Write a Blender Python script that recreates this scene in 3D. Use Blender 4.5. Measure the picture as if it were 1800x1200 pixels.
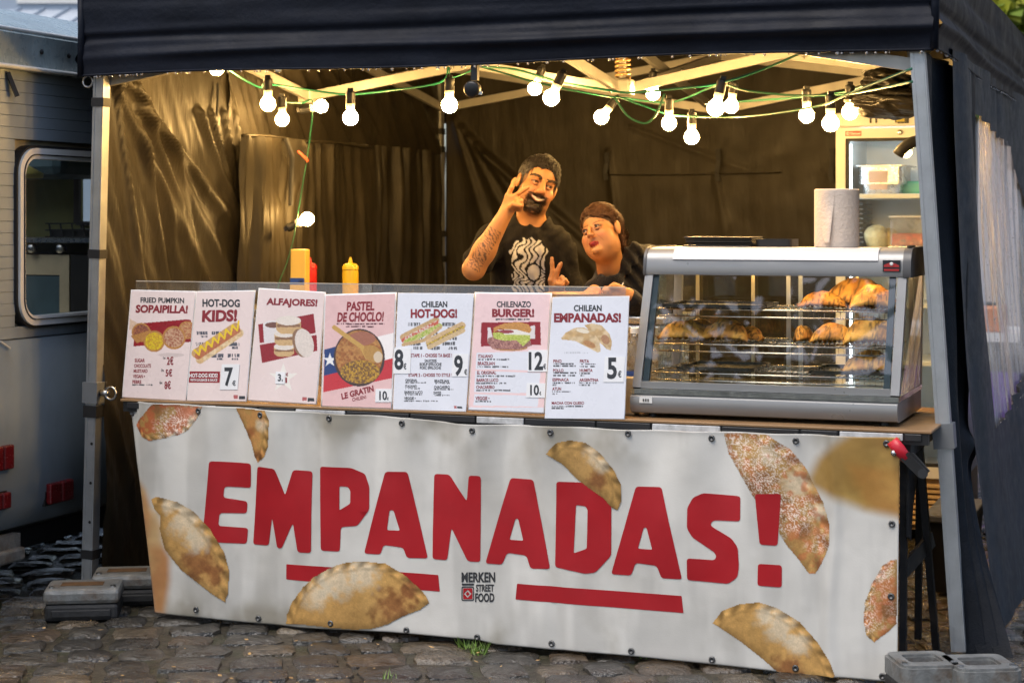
import bpy, bmesh, math, random
import numpy as np
from mathutils import Vector, Matrix, geometry

for _o in list(bpy.data.objects):
    bpy.data.objects.remove(_o)
SC = bpy.context.scene
COL = SC.collection
random.seed(7)
rng = np.random.default_rng(7)

# ------------------------------------------------------------------ camera
F, CX, HY, H = 3200.0, 900.0, 389.0, 1.43          # focal length, principal column, horizon row (photo pixels), eye height
PH = math.radians(20.7)
CS, SN = math.cos(PH), math.sin(PH)
cam = bpy.data.cameras.new('camera')
cam.sensor_width = 36.0
cam.lens = 36.0 * F / 1800.0
cam.shift_y = -(600.0 - HY) / 1800.0
cam.clip_end = 2000.0
cam.clip_start = 0.05
cam.dof.use_dof = True
cam.dof.focus_distance = 6.2
cam.dof.aperture_fstop = 4.0
camo = bpy.data.objects.new('camera', cam)
camo.location = (0, 0, H)
camo.rotation_euler = (math.pi / 2, 0, PH)
COL.objects.link(camo)
SC.camera = camo

# ------------------------------------------------------------------ light: rainy overcast daylight
SUN_EL, SUN_AZ = math.radians(62), math.radians(200)   # the bright part of the cloud is high behind the camera
world = bpy.data.worlds.new('World')
SC.world = world
world.use_nodes = True
nt = world.node_tree
nt.nodes.clear()
sky = nt.nodes.new('ShaderNodeTexSky')
sky.sky_type = 'NISHITA'
sky.sun_disc = False
sky.sun_elevation = SUN_EL
sky.sun_rotation = SUN_AZ
sky.air_density = 1.0
sky.dust_density = 3.0
sky.ozone_density = 1.0
bg = nt.nodes.new('ShaderNodeBackground')
bg.inputs['Strength'].default_value = 0.15
wo = nt.nodes.new('ShaderNodeOutputWorld')
nt.links.new(sky.outputs[0], bg.inputs[0])
nt.links.new(bg.outputs[0], wo.inputs[0])
sun = bpy.data.lights.new('sun', 'SUN')
sun.energy = 1.5
sun.angle = math.radians(40)
sun.color = (1.0, 0.95, 0.86)
suno = bpy.data.objects.new('sun', sun)
sd = Vector((math.sin(SUN_AZ) * math.cos(SUN_EL), math.cos(SUN_AZ) * math.cos(SUN_EL), math.sin(SUN_EL)))
suno.rotation_euler = (-sd).to_track_quat('-Z', 'Y').to_euler()
suno.location = (0, -6, 12)
COL.objects.link(suno)

BULB_COLOR = (1.0, 0.585, 0.185)
BULB_POWER = 270.0
vs_ = SC.view_settings
vs_.view_transform = 'Standard'
vs_.look = 'None'
vs_.exposure = 0.62
vs_.gamma = 1.0
vs_.use_curve_mapping = False
cy = SC.cycles
cy.max_bounces = 10
cy.diffuse_bounces = 4
cy.glossy_bounces = 4
cy.transmission_bounces = 8
cy.transparent_max_bounces = 16
cy.sample_clamp_indirect = 6.0
cy.caustics_reflective = False
cy.caustics_refractive = False
cy.use_denoising = True
try:
    cy.denoiser = 'OPENIMAGEDENOISE'
except Exception:
    pass

# ------------------------------------------------------------------ geometry of the view (only used to read sizes off the photograph)
EYE = Vector((0, 0, H))
def ray(px, py):
    a = (px - CX) / F
    b = (HY - py) / F
    return Vector((CS * a - SN, SN * a + CS, b))
def onY(px, py, Y):
    d = ray(px, py)
    return EYE + d * (Y / d.y)
def onX(px, py, X):
    d = ray(px, py)
    return EYE + d * (X / d.x)
def onZ(px, py, Z):
    d = ray(px, py)
    return EYE + d * ((Z - H) / d.z)
def onW(px, py, w):
    return EYE + ray(px, py) * w
def proj(p):
    u = p[0] * CS + p[1] * SN
    w = -p[0] * SN + p[1] * CS
    return CX + F * u / w, HY - F * (p[2] - H) / w, w

# ------------------------------------------------------------------ noise
def _h(i, j, s):
    n = (i.astype(np.int64) * 374761393 + j.astype(np.int64) * 668265263 + s * 974634777) & 0x7fffffff
    n = ((n ^ (n >> 13)) * 1274126177) & 0x7fffffff
    return ((n ^ (n >> 16)) & 0xffff) / 65535.0
def vnoise(x, y, s=0):
    x = np.asarray(x, float); y = np.asarray(y, float)
    i = np.floor(x).astype(np.int64); j = np.floor(y).astype(np.int64)
    f = x - i; g = y - j
    f = f * f * (3 - 2 * f); g = g * g * (3 - 2 * g)
    return (_h(i, j, s) * (1 - f) + _h(i + 1, j, s) * f) * (1 - g) + (_h(i, j + 1, s) * (1 - f) + _h(i + 1, j + 1, s) * f) * g
def fbm(x, y, s=0, o=4):
    r = 0; a = .5; t = 0
    for k in range(o):
        r = r + a * vnoise(np.asarray(x) * 2 ** k, np.asarray(y) * 2 ** k, s + k * 17); t += a; a *= .5
    return r / t
def noise3(P, f, s=0, o=3):
    x, y, z = P[..., 0] * f, P[..., 1] * f, P[..., 2] * f
    return (fbm(x + .3 * z, y + .7 * z, s, o) + fbm(y - .4 * x, z + .2 * x, s + 91, o)) / 2
def sstep(a, b, x):
    t = np.clip((x - a) / (b - a), 0, 1)
    return t * t * (3 - 2 * t)

# ------------------------------------------------------------------ materials
MATS = {}
def _base(name):
    m = bpy.data.materials.new(name)
    m.use_nodes = True
    t = m.node_tree
    t.nodes.clear()
    out = t.nodes.new('ShaderNodeOutputMaterial')
    p = t.nodes.new('ShaderNodeBsdfPrincipled')
    t.links.new(p.outputs[0], out.inputs[0])
    tc = t.nodes.new('ShaderNodeTexCoord')
    return m, t, p, tc, out
def _noise(t, tc, scale, detail=4, stretch=None, rough=.6, coord='Object'):
    src = tc.outputs[coord]
    if stretch:
        mp = t.nodes.new('ShaderNodeMapping')
        mp.inputs['Scale'].default_value = stretch
        t.links.new(src, mp.inputs[0]); src = mp.outputs[0]
    n = t.nodes.new('ShaderNodeTexNoise')
    n.inputs['Scale'].default_value = scale
    n.inputs['Detail'].default_value = detail
    n.inputs['Roughness'].default_value = rough
    t.links.new(src, n.inputs['Vector'])
    return n
def _map(t, src, a, b, c, d):
    r = t.nodes.new('ShaderNodeMapRange')
    r.inputs[1].default_value = a; r.inputs[2].default_value = b
    r.inputs[3].default_value = c; r.inputs[4].default_value = d
    t.links.new(src, r.inputs[0])
    return r.outputs[0]
def _mix(t, fac, a, b, mode='MIX'):
    m = t.nodes.new('ShaderNodeMix')
    m.data_type = 'RGBA'; m.blend_type = mode
    for s, v in ((m.inputs[0], fac), (m.inputs[6], a), (m.inputs[7], b)):
        if isinstance(v, (int, float)): s.default_value = v
        elif isinstance(v, tuple): s.default_value = v if len(v) == 4 else (*v, 1)
        else: t.links.new(v, s)
    return m.outputs[2]
def mat(name, col, rough=.5, metal=0., spec=.5, var=.12, vs=6., bump=0., bs=60., bstretch=None, dirt=None, damt=.5, ds=3., dstretch=None,
        dlo=.5, coat=0., trans=0., ior=1.45, alpha=1., emit=0., ecol=None, rvar=.08, vc=None, bump2=0., bs2=10., b2stretch=None, bdist=.01, wet=0., sheen=0.):
    if name in MATS: return MATS[name]
    m, t, p, tc, out = _base(name)
    n = _noise(t, tc, vs)
    c0 = tuple(max(0, v * (1 - var)) for v in col); c1 = tuple(v * (1 + var) for v in col)
    f = _map(t, n.outputs[0], .3, .7, 0, 1)
    colo = _mix(t, f, c0, c1)
    if vc:
        at = t.nodes.new('ShaderNodeAttribute'); at.attribute_name = vc
        colo = _mix(t, 1.0, at.outputs['Color'], colo, 'MULTIPLY')
    if dirt:
        dn = _noise(t, tc, ds, 6, dstretch)
        df = _map(t, dn.outputs[0], dlo, dlo + .22, 0, damt)
        colo = _mix(t, df, colo, dirt)
    t.links.new(colo, p.inputs['Base Color'])
    rn = _noise(t, tc, vs * 2.3, 3)
    rr = _map(t, rn.outputs[0], .3, .7, max(.02, rough - rvar), min(1, rough + rvar))
    if wet:
        wn = _noise(t, tc, 2.2, 4)
        wf = _map(t, wn.outputs[0], .42, .6, 0, wet)
        mm = t.nodes.new('ShaderNodeMix'); mm.data_type = 'FLOAT'
        t.links.new(wf, mm.inputs[0]); t.links.new(rr, mm.inputs[2]); mm.inputs[3].default_value = .09
        rr = mm.outputs[0]
    t.links.new(rr, p.inputs['Roughness'])
    p.inputs['Metallic'].default_value = metal
    p.inputs['Specular IOR Level'].default_value = spec
    p.inputs['IOR'].default_value = ior
    p.inputs['Coat Weight'].default_value = coat
    p.inputs['Coat Roughness'].default_value = .12
    p.inputs['Transmission Weight'].default_value = trans
    p.inputs['Alpha'].default_value = alpha
    p.inputs['Sheen Weight'].default_value = sheen
    if emit:
        p.inputs['Emission Color'].default_value = (*(ecol or col), 1)
        p.inputs['Emission Strength'].default_value = emit
    if bump:
        b = t.nodes.new('ShaderNodeBump'); b.inputs['Strength'].default_value = bump; b.inputs['Distance'].default_value = bdist
        bn = _noise(t, tc, bs, 5, bstretch)
        t.links.new(bn.outputs[0], b.inputs['Height'])
        if bump2:
            b2 = t.nodes.new('ShaderNodeBump'); b2.inputs['Strength'].default_value = bump2; b2.inputs['Distance'].default_value = .03
            n2 = _noise(t, tc, bs2, 3, b2stretch)
            t.links.new(n2.outputs[0], b2.inputs['Height']); t.links.new(b2.outputs[0], b.inputs['Normal'])
        t.links.new(b.outputs[0], p.inputs['Normal'])
    MATS[name] = m
    return m
def glass_mat(name, tint=(1, 1, 1), rough=.02, refl=1.0, streak=0., scol=(.8, .82, .85), sstretch=(1, 1, .1), ss=20., bump=0.):
    """thin clear sheet: see-through with a Fresnel reflection, optional pale streaks of water or scuffs on it"""
    m, t, p, tc, out = _base(name)
    t.nodes.remove(p)
    tr = t.nodes.new('ShaderNodeBsdfTransparent'); tr.inputs[0].default_value = (*tint, 1)
    gl = t.nodes.new('ShaderNodeBsdfGlossy'); gl.inputs['Roughness'].default_value = rough
    lw = t.nodes.new('ShaderNodeLayerWeight'); lw.inputs[0].default_value = .5                # facing is the same from both sides of the sheet
    pw_ = t.nodes.new('ShaderNodeMath'); pw_.operation = 'POWER'; pw_.inputs[1].default_value = 5.; t.links.new(lw.outputs['Facing'], pw_.inputs[0])
    ad = t.nodes.new('ShaderNodeMath'); ad.operation = 'MULTIPLY_ADD'; ad.inputs[1].default_value = .92; ad.inputs[2].default_value = .075; t.links.new(pw_.outputs[0], ad.inputs[0])
    mu = t.nodes.new('ShaderNodeMath'); mu.operation = 'MULTIPLY'; mu.inputs[1].default_value = refl; mu.use_clamp = True
    t.links.new(ad.outputs[0], mu.inputs[0])
    mx = t.nodes.new('ShaderNodeMixShader')
    t.links.new(mu.outputs[0], mx.inputs[0]); t.links.new(tr.outputs[0], mx.inputs[1]); t.links.new(gl.outputs[0], mx.inputs[2])
    last = mx
    if bump:
        b = t.nodes.new('ShaderNodeBump'); b.inputs['Strength'].default_value = bump; b.inputs['Distance'].default_value = .02
        bn = _noise(t, tc, 9, 3, sstretch); t.links.new(bn.outputs[0], b.inputs['Height'])
        t.links.new(b.outputs[0], gl.inputs['Normal'])
    if streak:
        df = t.nodes.new('ShaderNodeBsdfDiffuse'); df.inputs[0].default_value = (*scol, 1)
        sn = _noise(t, tc, ss, 6, sstretch, .7)
        sf = _map(t, sn.outputs[0], .42, .68, streak * .15, streak)
        m2 = t.nodes.new('ShaderNodeMixShader')
        t.links.new(sf, m2.inputs[0]); t.links.new(mx.outputs[0], m2.inputs[1]); t.links.new(df.outputs[0], m2.inputs[2])
        last = m2
    t.links.new(last.outputs[0], out.inputs[0])
    MATS[name] = m
    return m

# ------------------------------------------------------------------ objects
WORLD = {}                                      # where an object's own zero stands in the world
def link(o, parent=None, local=False):
    COL.objects.link(o)
    if parent is not None:
        o.parent = parent
        if not local:
            o.location = -WORLD[parent.name]
        WORLD[o.name] = WORLD[parent.name] + (o.location if not local else Vector((0, 0, 0)))
    else:
        WORLD[o.name] = o.location.copy()
    return o
def thing(name, label, cat, loc=(0, 0, 0), rotz=0., group=None):
    o = bpy.data.objects.new(name, None)
    o.empty_display_size = .1
    o.location = loc
    o.rotation_euler = (0, 0, rotz)
    link(o)
    return tag(o, label, cat, group)
def tag(o, label, cat, group=None):
    o['label'] = label; o['category'] = cat
    if group: o['group'] = group
    return o
def struct(o):
    o['kind'] = 'structure'; return o
def stuff(o):
    o['kind'] = 'stuff'; return o

class MB:
    def __init__(s):
        s.v = []; s.f = []; s.mi = []; s.c = None
    def add(s, vs, fs, mi=0):
        n = len(s.v)
        s.v += [tuple(v) for v in vs]
        s.f += [tuple(i + n for i in f) for f in fs]
        s.mi += [mi] * len(fs)
        return s
    def box(s, lo, hi, mi=0, M=None, bev=0.):
        if bev:
            return s.bevbox(lo, hi, bev, mi, M)
        x0, y0, z0 = lo; x1, y1, z1 = hi
        vs = [(x0, y0, z0), (x1, y0, z0), (x1, y1, z0), (x0, y1, z0), (x0, y0, z1), (x1, y0, z1), (x1, y1, z1), (x0, y1, z1)]
        if M is not None: vs = [M @ Vector(v) for v in vs]
        return s.add(vs, [(0, 3, 2, 1), (4, 5, 6, 7), (0, 1, 5, 4), (1, 2, 6, 5), (2, 3, 7, 6), (3, 0, 4, 7)], mi)
    def bevbox(s, lo, hi, b, mi=0, M=None, seg=2):
        bm = bmesh.new()
        bmesh.ops.create_cube(bm, size=1)
        for v in bm.verts:
            v.co = Vector([lo[k] + (v.co[k] + .5) * (hi[k] - lo[k]) for k in range(3)])
        bmesh.ops.bevel(bm, geom=bm.edges[:], offset=b, segments=seg, affect='EDGES', profile=.5)
        return s.bm(bm, mi, M)
    def bm(s, bm, mi=0, M=None):
        bm.verts.index_update()
        vs = [(M @ v.co) if M is not None else v.co.copy() for v in bm.verts]
        fs = [tuple(v.index for v in f.verts) for f in bm.faces]
        bm.free()
        return s.add(vs, fs, mi)
    def hexa(s, p, mi=0):
        """8 corners: four below in a ring, four above"""
        return s.add(p, [(0, 3, 2, 1), (4, 5, 6, 7), (0, 1, 5, 4), (1, 2, 6, 5), (2, 3, 7, 6), (3, 0, 4, 7)], mi)
    def bar(s, a, b, w, h, mi=0, up=(0, 0, 1)):
        a = Vector(a); b = Vector(b); d = (b - a).normalized(); up = Vector(up)
        x = d.cross(up)
        if x.length < 1e-4: x = d.cross(Vector((0, 1, 0)))
        x.normalize(); y = x.cross(d).normalized()
        vs = []
        for q in (a, b):
            for i, j in ((-1, -1), (1, -1), (1, 1), (-1, 1)):
                vs.append(q + x * (i * w / 2) + y * (j * h / 2))
        return s.add(vs, [(0, 1, 2, 3), (7, 6, 5, 4), (0, 4, 5, 1), (1, 5, 6, 2), (2, 6, 7, 3), (3, 7, 4, 0)], mi)
    def tube(s, pts, r, n=8, mi=0, cap=True, flat=1.):
        pts = [Vector(p) for p in pts]
        rs = r if isinstance(r, (list, tuple)) else [r] * len(pts)
        base = len(s.v); prev = None
        for i, p in enumerate(pts):
            d = (pts[min(i + 1, len(pts) - 1)] - pts[max(i - 1, 0)]).normalized()
            ref = prev if prev is not None else (Vector((0, 0, 1)) if abs(d.z) < .9 else Vector((1, 0, 0)))
            x = (ref - d * ref.dot(d)).normalized(); prev = x
            y = d.cross(x)
            for k in range(n):
                a = 2 * math.pi * k / n
                s.v.append(tuple(p + x * (math.cos(a) * rs[i]) + y * (math.sin(a) * rs[i] * flat)))
        for i in range(len(pts) - 1):
            for k in range(n):
                a = base + i * n + k; b = base + i * n + (k + 1) % n
                s.f.append((a, b, b + n, a + n)); s.mi.append(mi)
        if cap:
            s.f.append(tuple(base + k for k in reversed(range(n)))); s.mi.append(mi)
            e = base + (len(pts) - 1) * n
            s.f.append(tuple(e + k for k in range(n))); s.mi.append(mi)
        return s
    def lathe(s, prof, n=20, M=None, mi=0):
        base = len(s.v)
        for (r, z) in prof:
            for k in range(n):
                a = 2 * math.pi * k / n
                p = Vector((r * math.cos(a), r * math.sin(a), z))
                s.v.append(tuple(M @ p if M is not None else p))
        for i in range(len(prof) - 1):
            for k in range(n):
                a = base + i * n + k; b = base + i * n + (k + 1) % n
                s.f.append((a, b, b + n, a + n)); s.mi.append(mi)
        s.f.append(tuple(base + k for k in reversed(range(n)))); s.mi.append(mi)
        e = base + (len(prof) - 1) * n
        s.f.append(tuple(e + k for k in range(n))); s.mi.append(mi)
        return s
    def prism(s, poly, fn, d0, d1, mi=0):
        """poly: 2D outline; fn(a, b, d) -> 3D; between depths d0 and d1"""
        n = len(poly)
        vs = [fn(a, b, d0) for a, b in poly] + [fn(a, b, d1) for a, b in poly]
        fs = [tuple(range(n)), tuple(reversed(range(n, 2 * n)))]
        fs += [(i, i + n, (i + 1) % n + n, (i + 1) % n) for i in range(n)]
        return s.add(vs, fs, mi)
    def build(s, name, m, parent=None, smooth=False, local=False, normals=True, colors=None, angle=None):
        me = bpy.data.meshes.new(name)
        me.from_pydata(s.v, [], s.f)
        for k in (m if isinstance(m, (list, tuple)) else [m]): me.materials.append(k)
        if isinstance(m, (list, tuple)):
            me.polygons.foreach_set('material_index', s.mi)
        if normals:
            b = bmesh.new(); b.from_mesh(me)
            bmesh.ops.recalc_face_normals(b, faces=b.faces[:])
            b.to_mesh(me); b.free()
        if colors is not None:
            a = me.color_attributes.new('col', 'FLOAT_COLOR', 'POINT')
            cc = np.ones((len(s.v), 4)); cc[:, :3] = colors
            a.data.foreach_set('color', cc.ravel())
        if smooth:
            me.polygons.foreach_set('use_smooth', [True] * len(me.polygons))
            if angle: me.set_sharp_from_angle(angle=math.radians(angle))
        me.update()
        return link(bpy.data.objects.new(name, me), parent, local)
def grid_mesh(name, P, m, parent=None, colors=None, mask=None, local=False, smooth=True, closed=False):
    """P: array (nu, nv, 3) -> a sheet of quads (faces kept where mask of their first corner holds)"""
    nu, nv = P.shape[:2]
    me = bpy.data.meshes.new(name)
    idx = np.arange(nu * nv).reshape(nu, nv)
    q = np.stack([idx[:-1, :-1], idx[1:, :-1], idx[1:, 1:], idx[:-1, 1:]], -1).reshape(-1, 4)
    V = P.reshape(-1, 3); C_ = None if colors is None else colors.reshape(-1, 3)
    if mask is not None:
        q = q[mask[:-1, :-1].ravel()]
        used = np.unique(q); re = np.zeros(nu * nv, int); re[used] = np.arange(len(used))
        q = re[q]; V = V[used]
        if C_ is not None: C_ = C_[used]
    me.vertices.add(len(V)); me.vertices.foreach_set('co', V.astype(np.float32).ravel())
    me.loops.add(len(q) * 4); me.loops.foreach_set('vertex_index', q.astype(np.int32).ravel())
    me.polygons.add(len(q)); me.polygons.foreach_set('loop_start', np.arange(len(q), dtype=np.int32) * 4)
    me.update(calc_edges=True); me.validate()
    me.materials.append(m)
    if C_ is not None:
        a = me.color_attributes.new('col', 'FLOAT_COLOR', 'POINT')
        cc = np.ones((len(V), 4)); cc[:, :3] = C_
        a.data.foreach_set('color', cc.ravel())
    if smooth: me.polygons.foreach_set('use_smooth', [True] * len(me.polygons))
    return link(bpy.data.objects.new(name, me), parent, local)
def solidify(o, t, off=0.):
    md = o.modifiers.new('thickness', 'SOLIDIFY'); md.thickness = t; md.offset = off
    return o
def copy_tree(o, parent=None):
    c = o.copy(); COL.objects.link(c)
    if parent is not None: c.parent = parent
    WORLD[c.name] = WORLD[o.name].copy()
    for k in [x for x in o.children]: copy_tree(k, c)
    return c

# ------------------------------------------------------------------ lettering
_TXT = {}
def text2d(s, bold=.0):
    """outline lettering as (2D points in its own unit box, triangles, aspect)"""
    k = (s, bold)
    if k in _TXT: return _TXT[k]
    cu = bpy.data.curves.new('lettering', 'FONT'); cu.body = s; cu.offset = bold; cu.resolution_u = 3
    ob = bpy.data.objects.new('lettering', cu); COL.objects.link(ob)
    dg = bpy.context.evaluated_depsgraph_get(); dg.update()
    ev = ob.evaluated_get(dg); me = ev.to_mesh(); me.calc_loop_triangles()
    v = np.array([x.co[:2] for x in me.vertices]); t = [tuple(x.vertices) for x in me.loop_triangles]
    ev.to_mesh_clear()
    bpy.data.objects.remove(ob); bpy.data.curves.remove(cu)
    lo, hi = v.min(0), v.max(0)
    _TXT[k] = ((v - lo) / (hi - lo), t, (hi[0] - lo[0]) / (hi[1] - lo[1]))
    return _TXT[k]
def put_text(mb, s, box, fn, bold=.03, skew=0.):
    """box: (x0, top, x1, bottom) or three corners (top left, top right, bottom left); fn(x, y) -> 3D"""
    v, t, _ = text2d(s, bold)
    if len(box) == 4:
        tl, tr, bl = (box[0], box[1]), (box[2], box[1]), (box[0], box[3])
    else: tl, tr, bl = box
    pts = []
    for a, b in v:
        x = tl[0] + (tr[0] - tl[0]) * a + (bl[0] - tl[0]) * (1 - b)
        y = tl[1] + (tr[1] - tl[1]) * a + (bl[1] - tl[1]) * (1 - b)
        pts.append(fn(x, y))
    mb.add(pts, t)
def round_poly(pts, r=4., n=4):
    out = []; N = len(pts)
    for i in range(N):
        p = Vector(pts[i]); a = Vector(pts[i - 1]) - p; b = Vector(pts[(i + 1) % N]) - p
        ra = min(r, a.length * .45); rb = min(r, b.length * .45)
        A = p + a.normalized() * ra; B = p + b.normalized() * rb
        for k in range(n + 1):
            t = k / n
            q = A * (1 - t) ** 2 + p * 2 * t * (1 - t) + B * t * t
            out.append((q.x, q.y))
    return out
def fill2d(loops):
    vs = [p for l in loops for p in l]
    tr = geometry.tessellate_polygon([[Vector((p[0], p[1], 0)) for p in l] for l in loops])
    return vs, [tuple(t) for t in tr]
def put_poly(mb, loops, fn, step=0.):
    vs, tr = fill2d(loops)
    if not step:
        mb.add([fn(*p) for p in vs], tr); return
    bm = bmesh.new()
    bv = [bm.verts.new((p[0], p[1], 0)) for p in vs]
    for t in tr:
        try: bm.faces.new([bv[i] for i in t])
        except ValueError: pass
    xs = [p[0] for p in vs]; ys = [p[1] for p in vs]
    for ax, lo, hi in ((0, min(xs), max(xs)), (1, min(ys), max(ys))):
        k = math.ceil(lo / step) * step
        while k < hi:
            no = Vector((1, 0, 0)) if ax == 0 else Vector((0, 1, 0))
            bmesh.ops.bisect_plane(bm, geom=bm.verts[:] + bm.edges[:] + bm.faces[:], plane_co=no * k, plane_no=no)
            k += step
    bm.verts.index_update()
    mb.add([fn(v.co.x, v.co.y) for v in bm.verts], [tuple(v.index for v in f.verts) for f in bm.faces])
    bm.free()

# ------------------------------------------------------------------ a small colour canvas for printed pictures (gives vertex colours)
def inside(poly, X, Y):
    r = np.zeros(X.shape, bool); n = len(poly)
    for i in range(n):
        x0, y0 = poly[i]; x1, y1 = poly[(i + 1) % n]
        if y0 == y1: continue
        c = ((y0 > Y) != (y1 > Y)) & (X < (x1 - x0) * (Y - y0) / (y1 - y0) + x0)
        r ^= c
    return r
def polydist(poly, X, Y, close=True):
    d = np.full(X.shape, 1e9); n = len(poly)
    for i in range(n if close else n - 1):
        x0, y0 = poly[i]; x1, y1 = poly[(i + 1) % n]
        dx, dy = x1 - x0, y1 - y0
        t = np.clip(((X - x0) * dx + (Y - y0) * dy) / (dx * dx + dy * dy + 1e-9), 0, 1)
        d = np.minimum(d, np.hypot(X - x0 - t * dx, Y - y0 - t * dy))
    return d
def lin(r, g, b):
    f = lambda v: ((v / 255 + .055) / 1.055) ** 2.4 if v > 10 else v / 255 / 12.92
    return np.array((f(r), f(g), f(b)))
class Canvas:
    def __init__(s, X, Y, base):
        s.X, s.Y = X, Y
        s.C = np.ones(X.shape + (3,)) * np.array(base)
    def put(s, m, col, nz=0., sc=.1, seed=1, col2=None):
        if not np.any(m): return
        X, Y = s.X[m], s.Y[m]
        n = fbm(X * sc, Y * sc, seed, 3)
        c = np.array(col)[None, :] * np.ones((len(X), 1))
        if col2 is not None:
            t = sstep(.38, .62, n)[:, None]; c = c * (1 - t) + np.array(col2)[None] * t
        if nz: c = c * (1 + nz * (fbm(X * sc * 1.7 + 9, Y * sc * 1.7, seed + 5, 3) - .5) * 2)[:, None]
        s.C[m] = np.clip(c, 0, 1)
    def poly(s, p, col, **k): s.put(inside(p, s.X, s.Y), col, **k)
    def ell(s, cx, cy, rx, ry, col, rot=0., **k):
        a = math.radians(rot); u = (s.X - cx) * math.cos(a) + (s.Y - cy) * math.sin(a); v = -(s.X - cx) * math.sin(a) + (s.Y - cy) * math.cos(a)
        s.put((u / rx) ** 2 + (v / ry) ** 2 < 1, col, **k)
    def line(s, p, w, col, **k): s.put(polydist(p, s.X, s.Y, False) < w, col, **k)
    def dash(s, x0, y0, x1, h, col, seed=3):
        """a line of print too small to read"""
        sl = 0.
        m = (s.X > x0) & (s.X < x1) & (np.abs(s.Y - y0) < h) & (vnoise(s.X * .25, s.Y * 0 + seed, seed) > .3)
        s.put(m, col)

# ================================================================== shared materials
m_joint = mat('wet_joint_earth', (.05, .043, .03), .5, var=.6, vs=30, bump=1., bs=70, wet=.9, dirt=(.03, .045, .012), damt=.7, ds=5)
m_stone = [mat('cobble_%s' % n, c, .26, spec=1., var=.5, vs=17, bump=.8, bs=70, wet=1., dirt=(.025, .022, .016), damt=.7, ds=9, bump2=.55, bs2=24)
           for n, c in (('grey', (.056, .051, .042)), ('brown', (.070, .051, .034)), ('dark', (.033, .030, .025)), ('tan', (.092, .072, .048)))]
m_alu = mat('anodised_aluminium', (.42, .44, .46), .42, metal=.75, var=.1, vs=14, bump=.05, bs=200, dirt=(.16, .16, .16), damt=.35, ds=7, dstretch=(1, 1, .3))
m_bar = mat('truss_aluminium', (.42, .41, .39), .42, metal=.45, var=.08, vs=12)
m_black = mat('black_plastic', (.012, .012, .013), .42, var=.2)
m_rubber = mat('black_rubber', (.014, .014, .015), .6)
m_steel = mat('brushed_steel', (.5, .5, .5), .28, metal=1., var=.06, vs=20, bump=.03, bs=120, bstretch=(1, 1, 12))
m_galv = mat('galvanised_plate', (.19, .195, .19), .5, metal=.25, var=.3, vs=14, bump=.4, bs=50, dirt=(.10, .06, .03), damt=.9, ds=11, dlo=.5)
m_nylon = mat('black_nylon_inside', (.023, .019, .0125), .5, spec=.27, var=.25, vs=5, bump=.12, bs=40, bstretch=(1, 1, .35), bump2=.25, bs2=7, b2stretch=(1.6, 1.6, .35))
m_nyl_out = mat('navy_black_canopy', (.0065, .0085, .015), .55, spec=.16, var=.3, vs=4, bump=.2, bs=60, bump2=.2, bs2=4, b2stretch=(.8, .8, 1.6))
m_nyl_wet = mat('wet_black_sidewall', (.005, .007, .011), .55, spec=.16, var=.3, vs=9, bump=.3, bs=150, dirt=(.03, .037, .05), damt=.4, ds=120, dlo=.6)
m_blue_wall = mat('wet_blue_grey_sidewall', (.017, .026, .038), .5, spec=.22, var=.3, vs=9, bump=.3, bs=150, dirt=(.06, .08, .1), damt=.5, ds=130, dlo=.58)
m_black_cloth = mat('black_cotton', (.013, .012, .012), .85, spec=.2, var=.25, vs=14, bump=.5, bs=220, bump2=.5, bs2=12, sheen=.15)
m_wood = mat('pine_board', (.24, .14, .065), .5, var=.25, vs=3, bump=.15, bs=30, bstretch=(.15, 3, 3))
m_white = mat('white_enamel', (.72, .72, .7), .35, var=.04, vs=5)
m_paper = mat('laminated_paper', (.74, .74, .75), .25, spec=.5, var=.04, vs=5, bump=.05, bs=14)
m_leafs = mat('leaf_green', (.1, .15, .02), .5, var=.6, vs=2)
m_leafy = mat('leaf_yellow', (.34, .36, .04), .5, var=.5, vs=2)
m_bark = mat('bark', (.06, .045, .035), .85, var=.4, vs=8, bump=.8, bs=20, bstretch=(3, 3, .6))

# ================================================================== the ground
def ground_z(x, y):
    return .012 * (fbm(np.asarray(x) * .8, np.asarray(y) * .8, 3, 3) - .5)
gx = np.concatenate([np.linspace(-300, -12, 10), np.linspace(-11, 6, 60), np.linspace(8, 300, 10)])
gy = np.concatenate([np.linspace(-200, 0, 6), np.linspace(1, 16, 60), np.linspace(18, 500, 12)])
GX, GY = np.meshgrid(gx, gy, indexing='ij')
m_far = mat('wet_sett_paving', (.06, .055, .048), .5, var=.4, vs=6, bump=.8, bs=7, wet=.8)
ground = struct(grid_mesh('ground', np.stack([GX, GY, ground_z(GX, GY) - .012], -1), m_joint))
far_pave = struct(grid_mesh('pavement', np.stack([GX, GY, ground_z(GX, GY) - .012], -1), m_far, mask=((GY > 12.9) | (GX > 3) | (GX < -9) | (GY < 2))))

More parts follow.
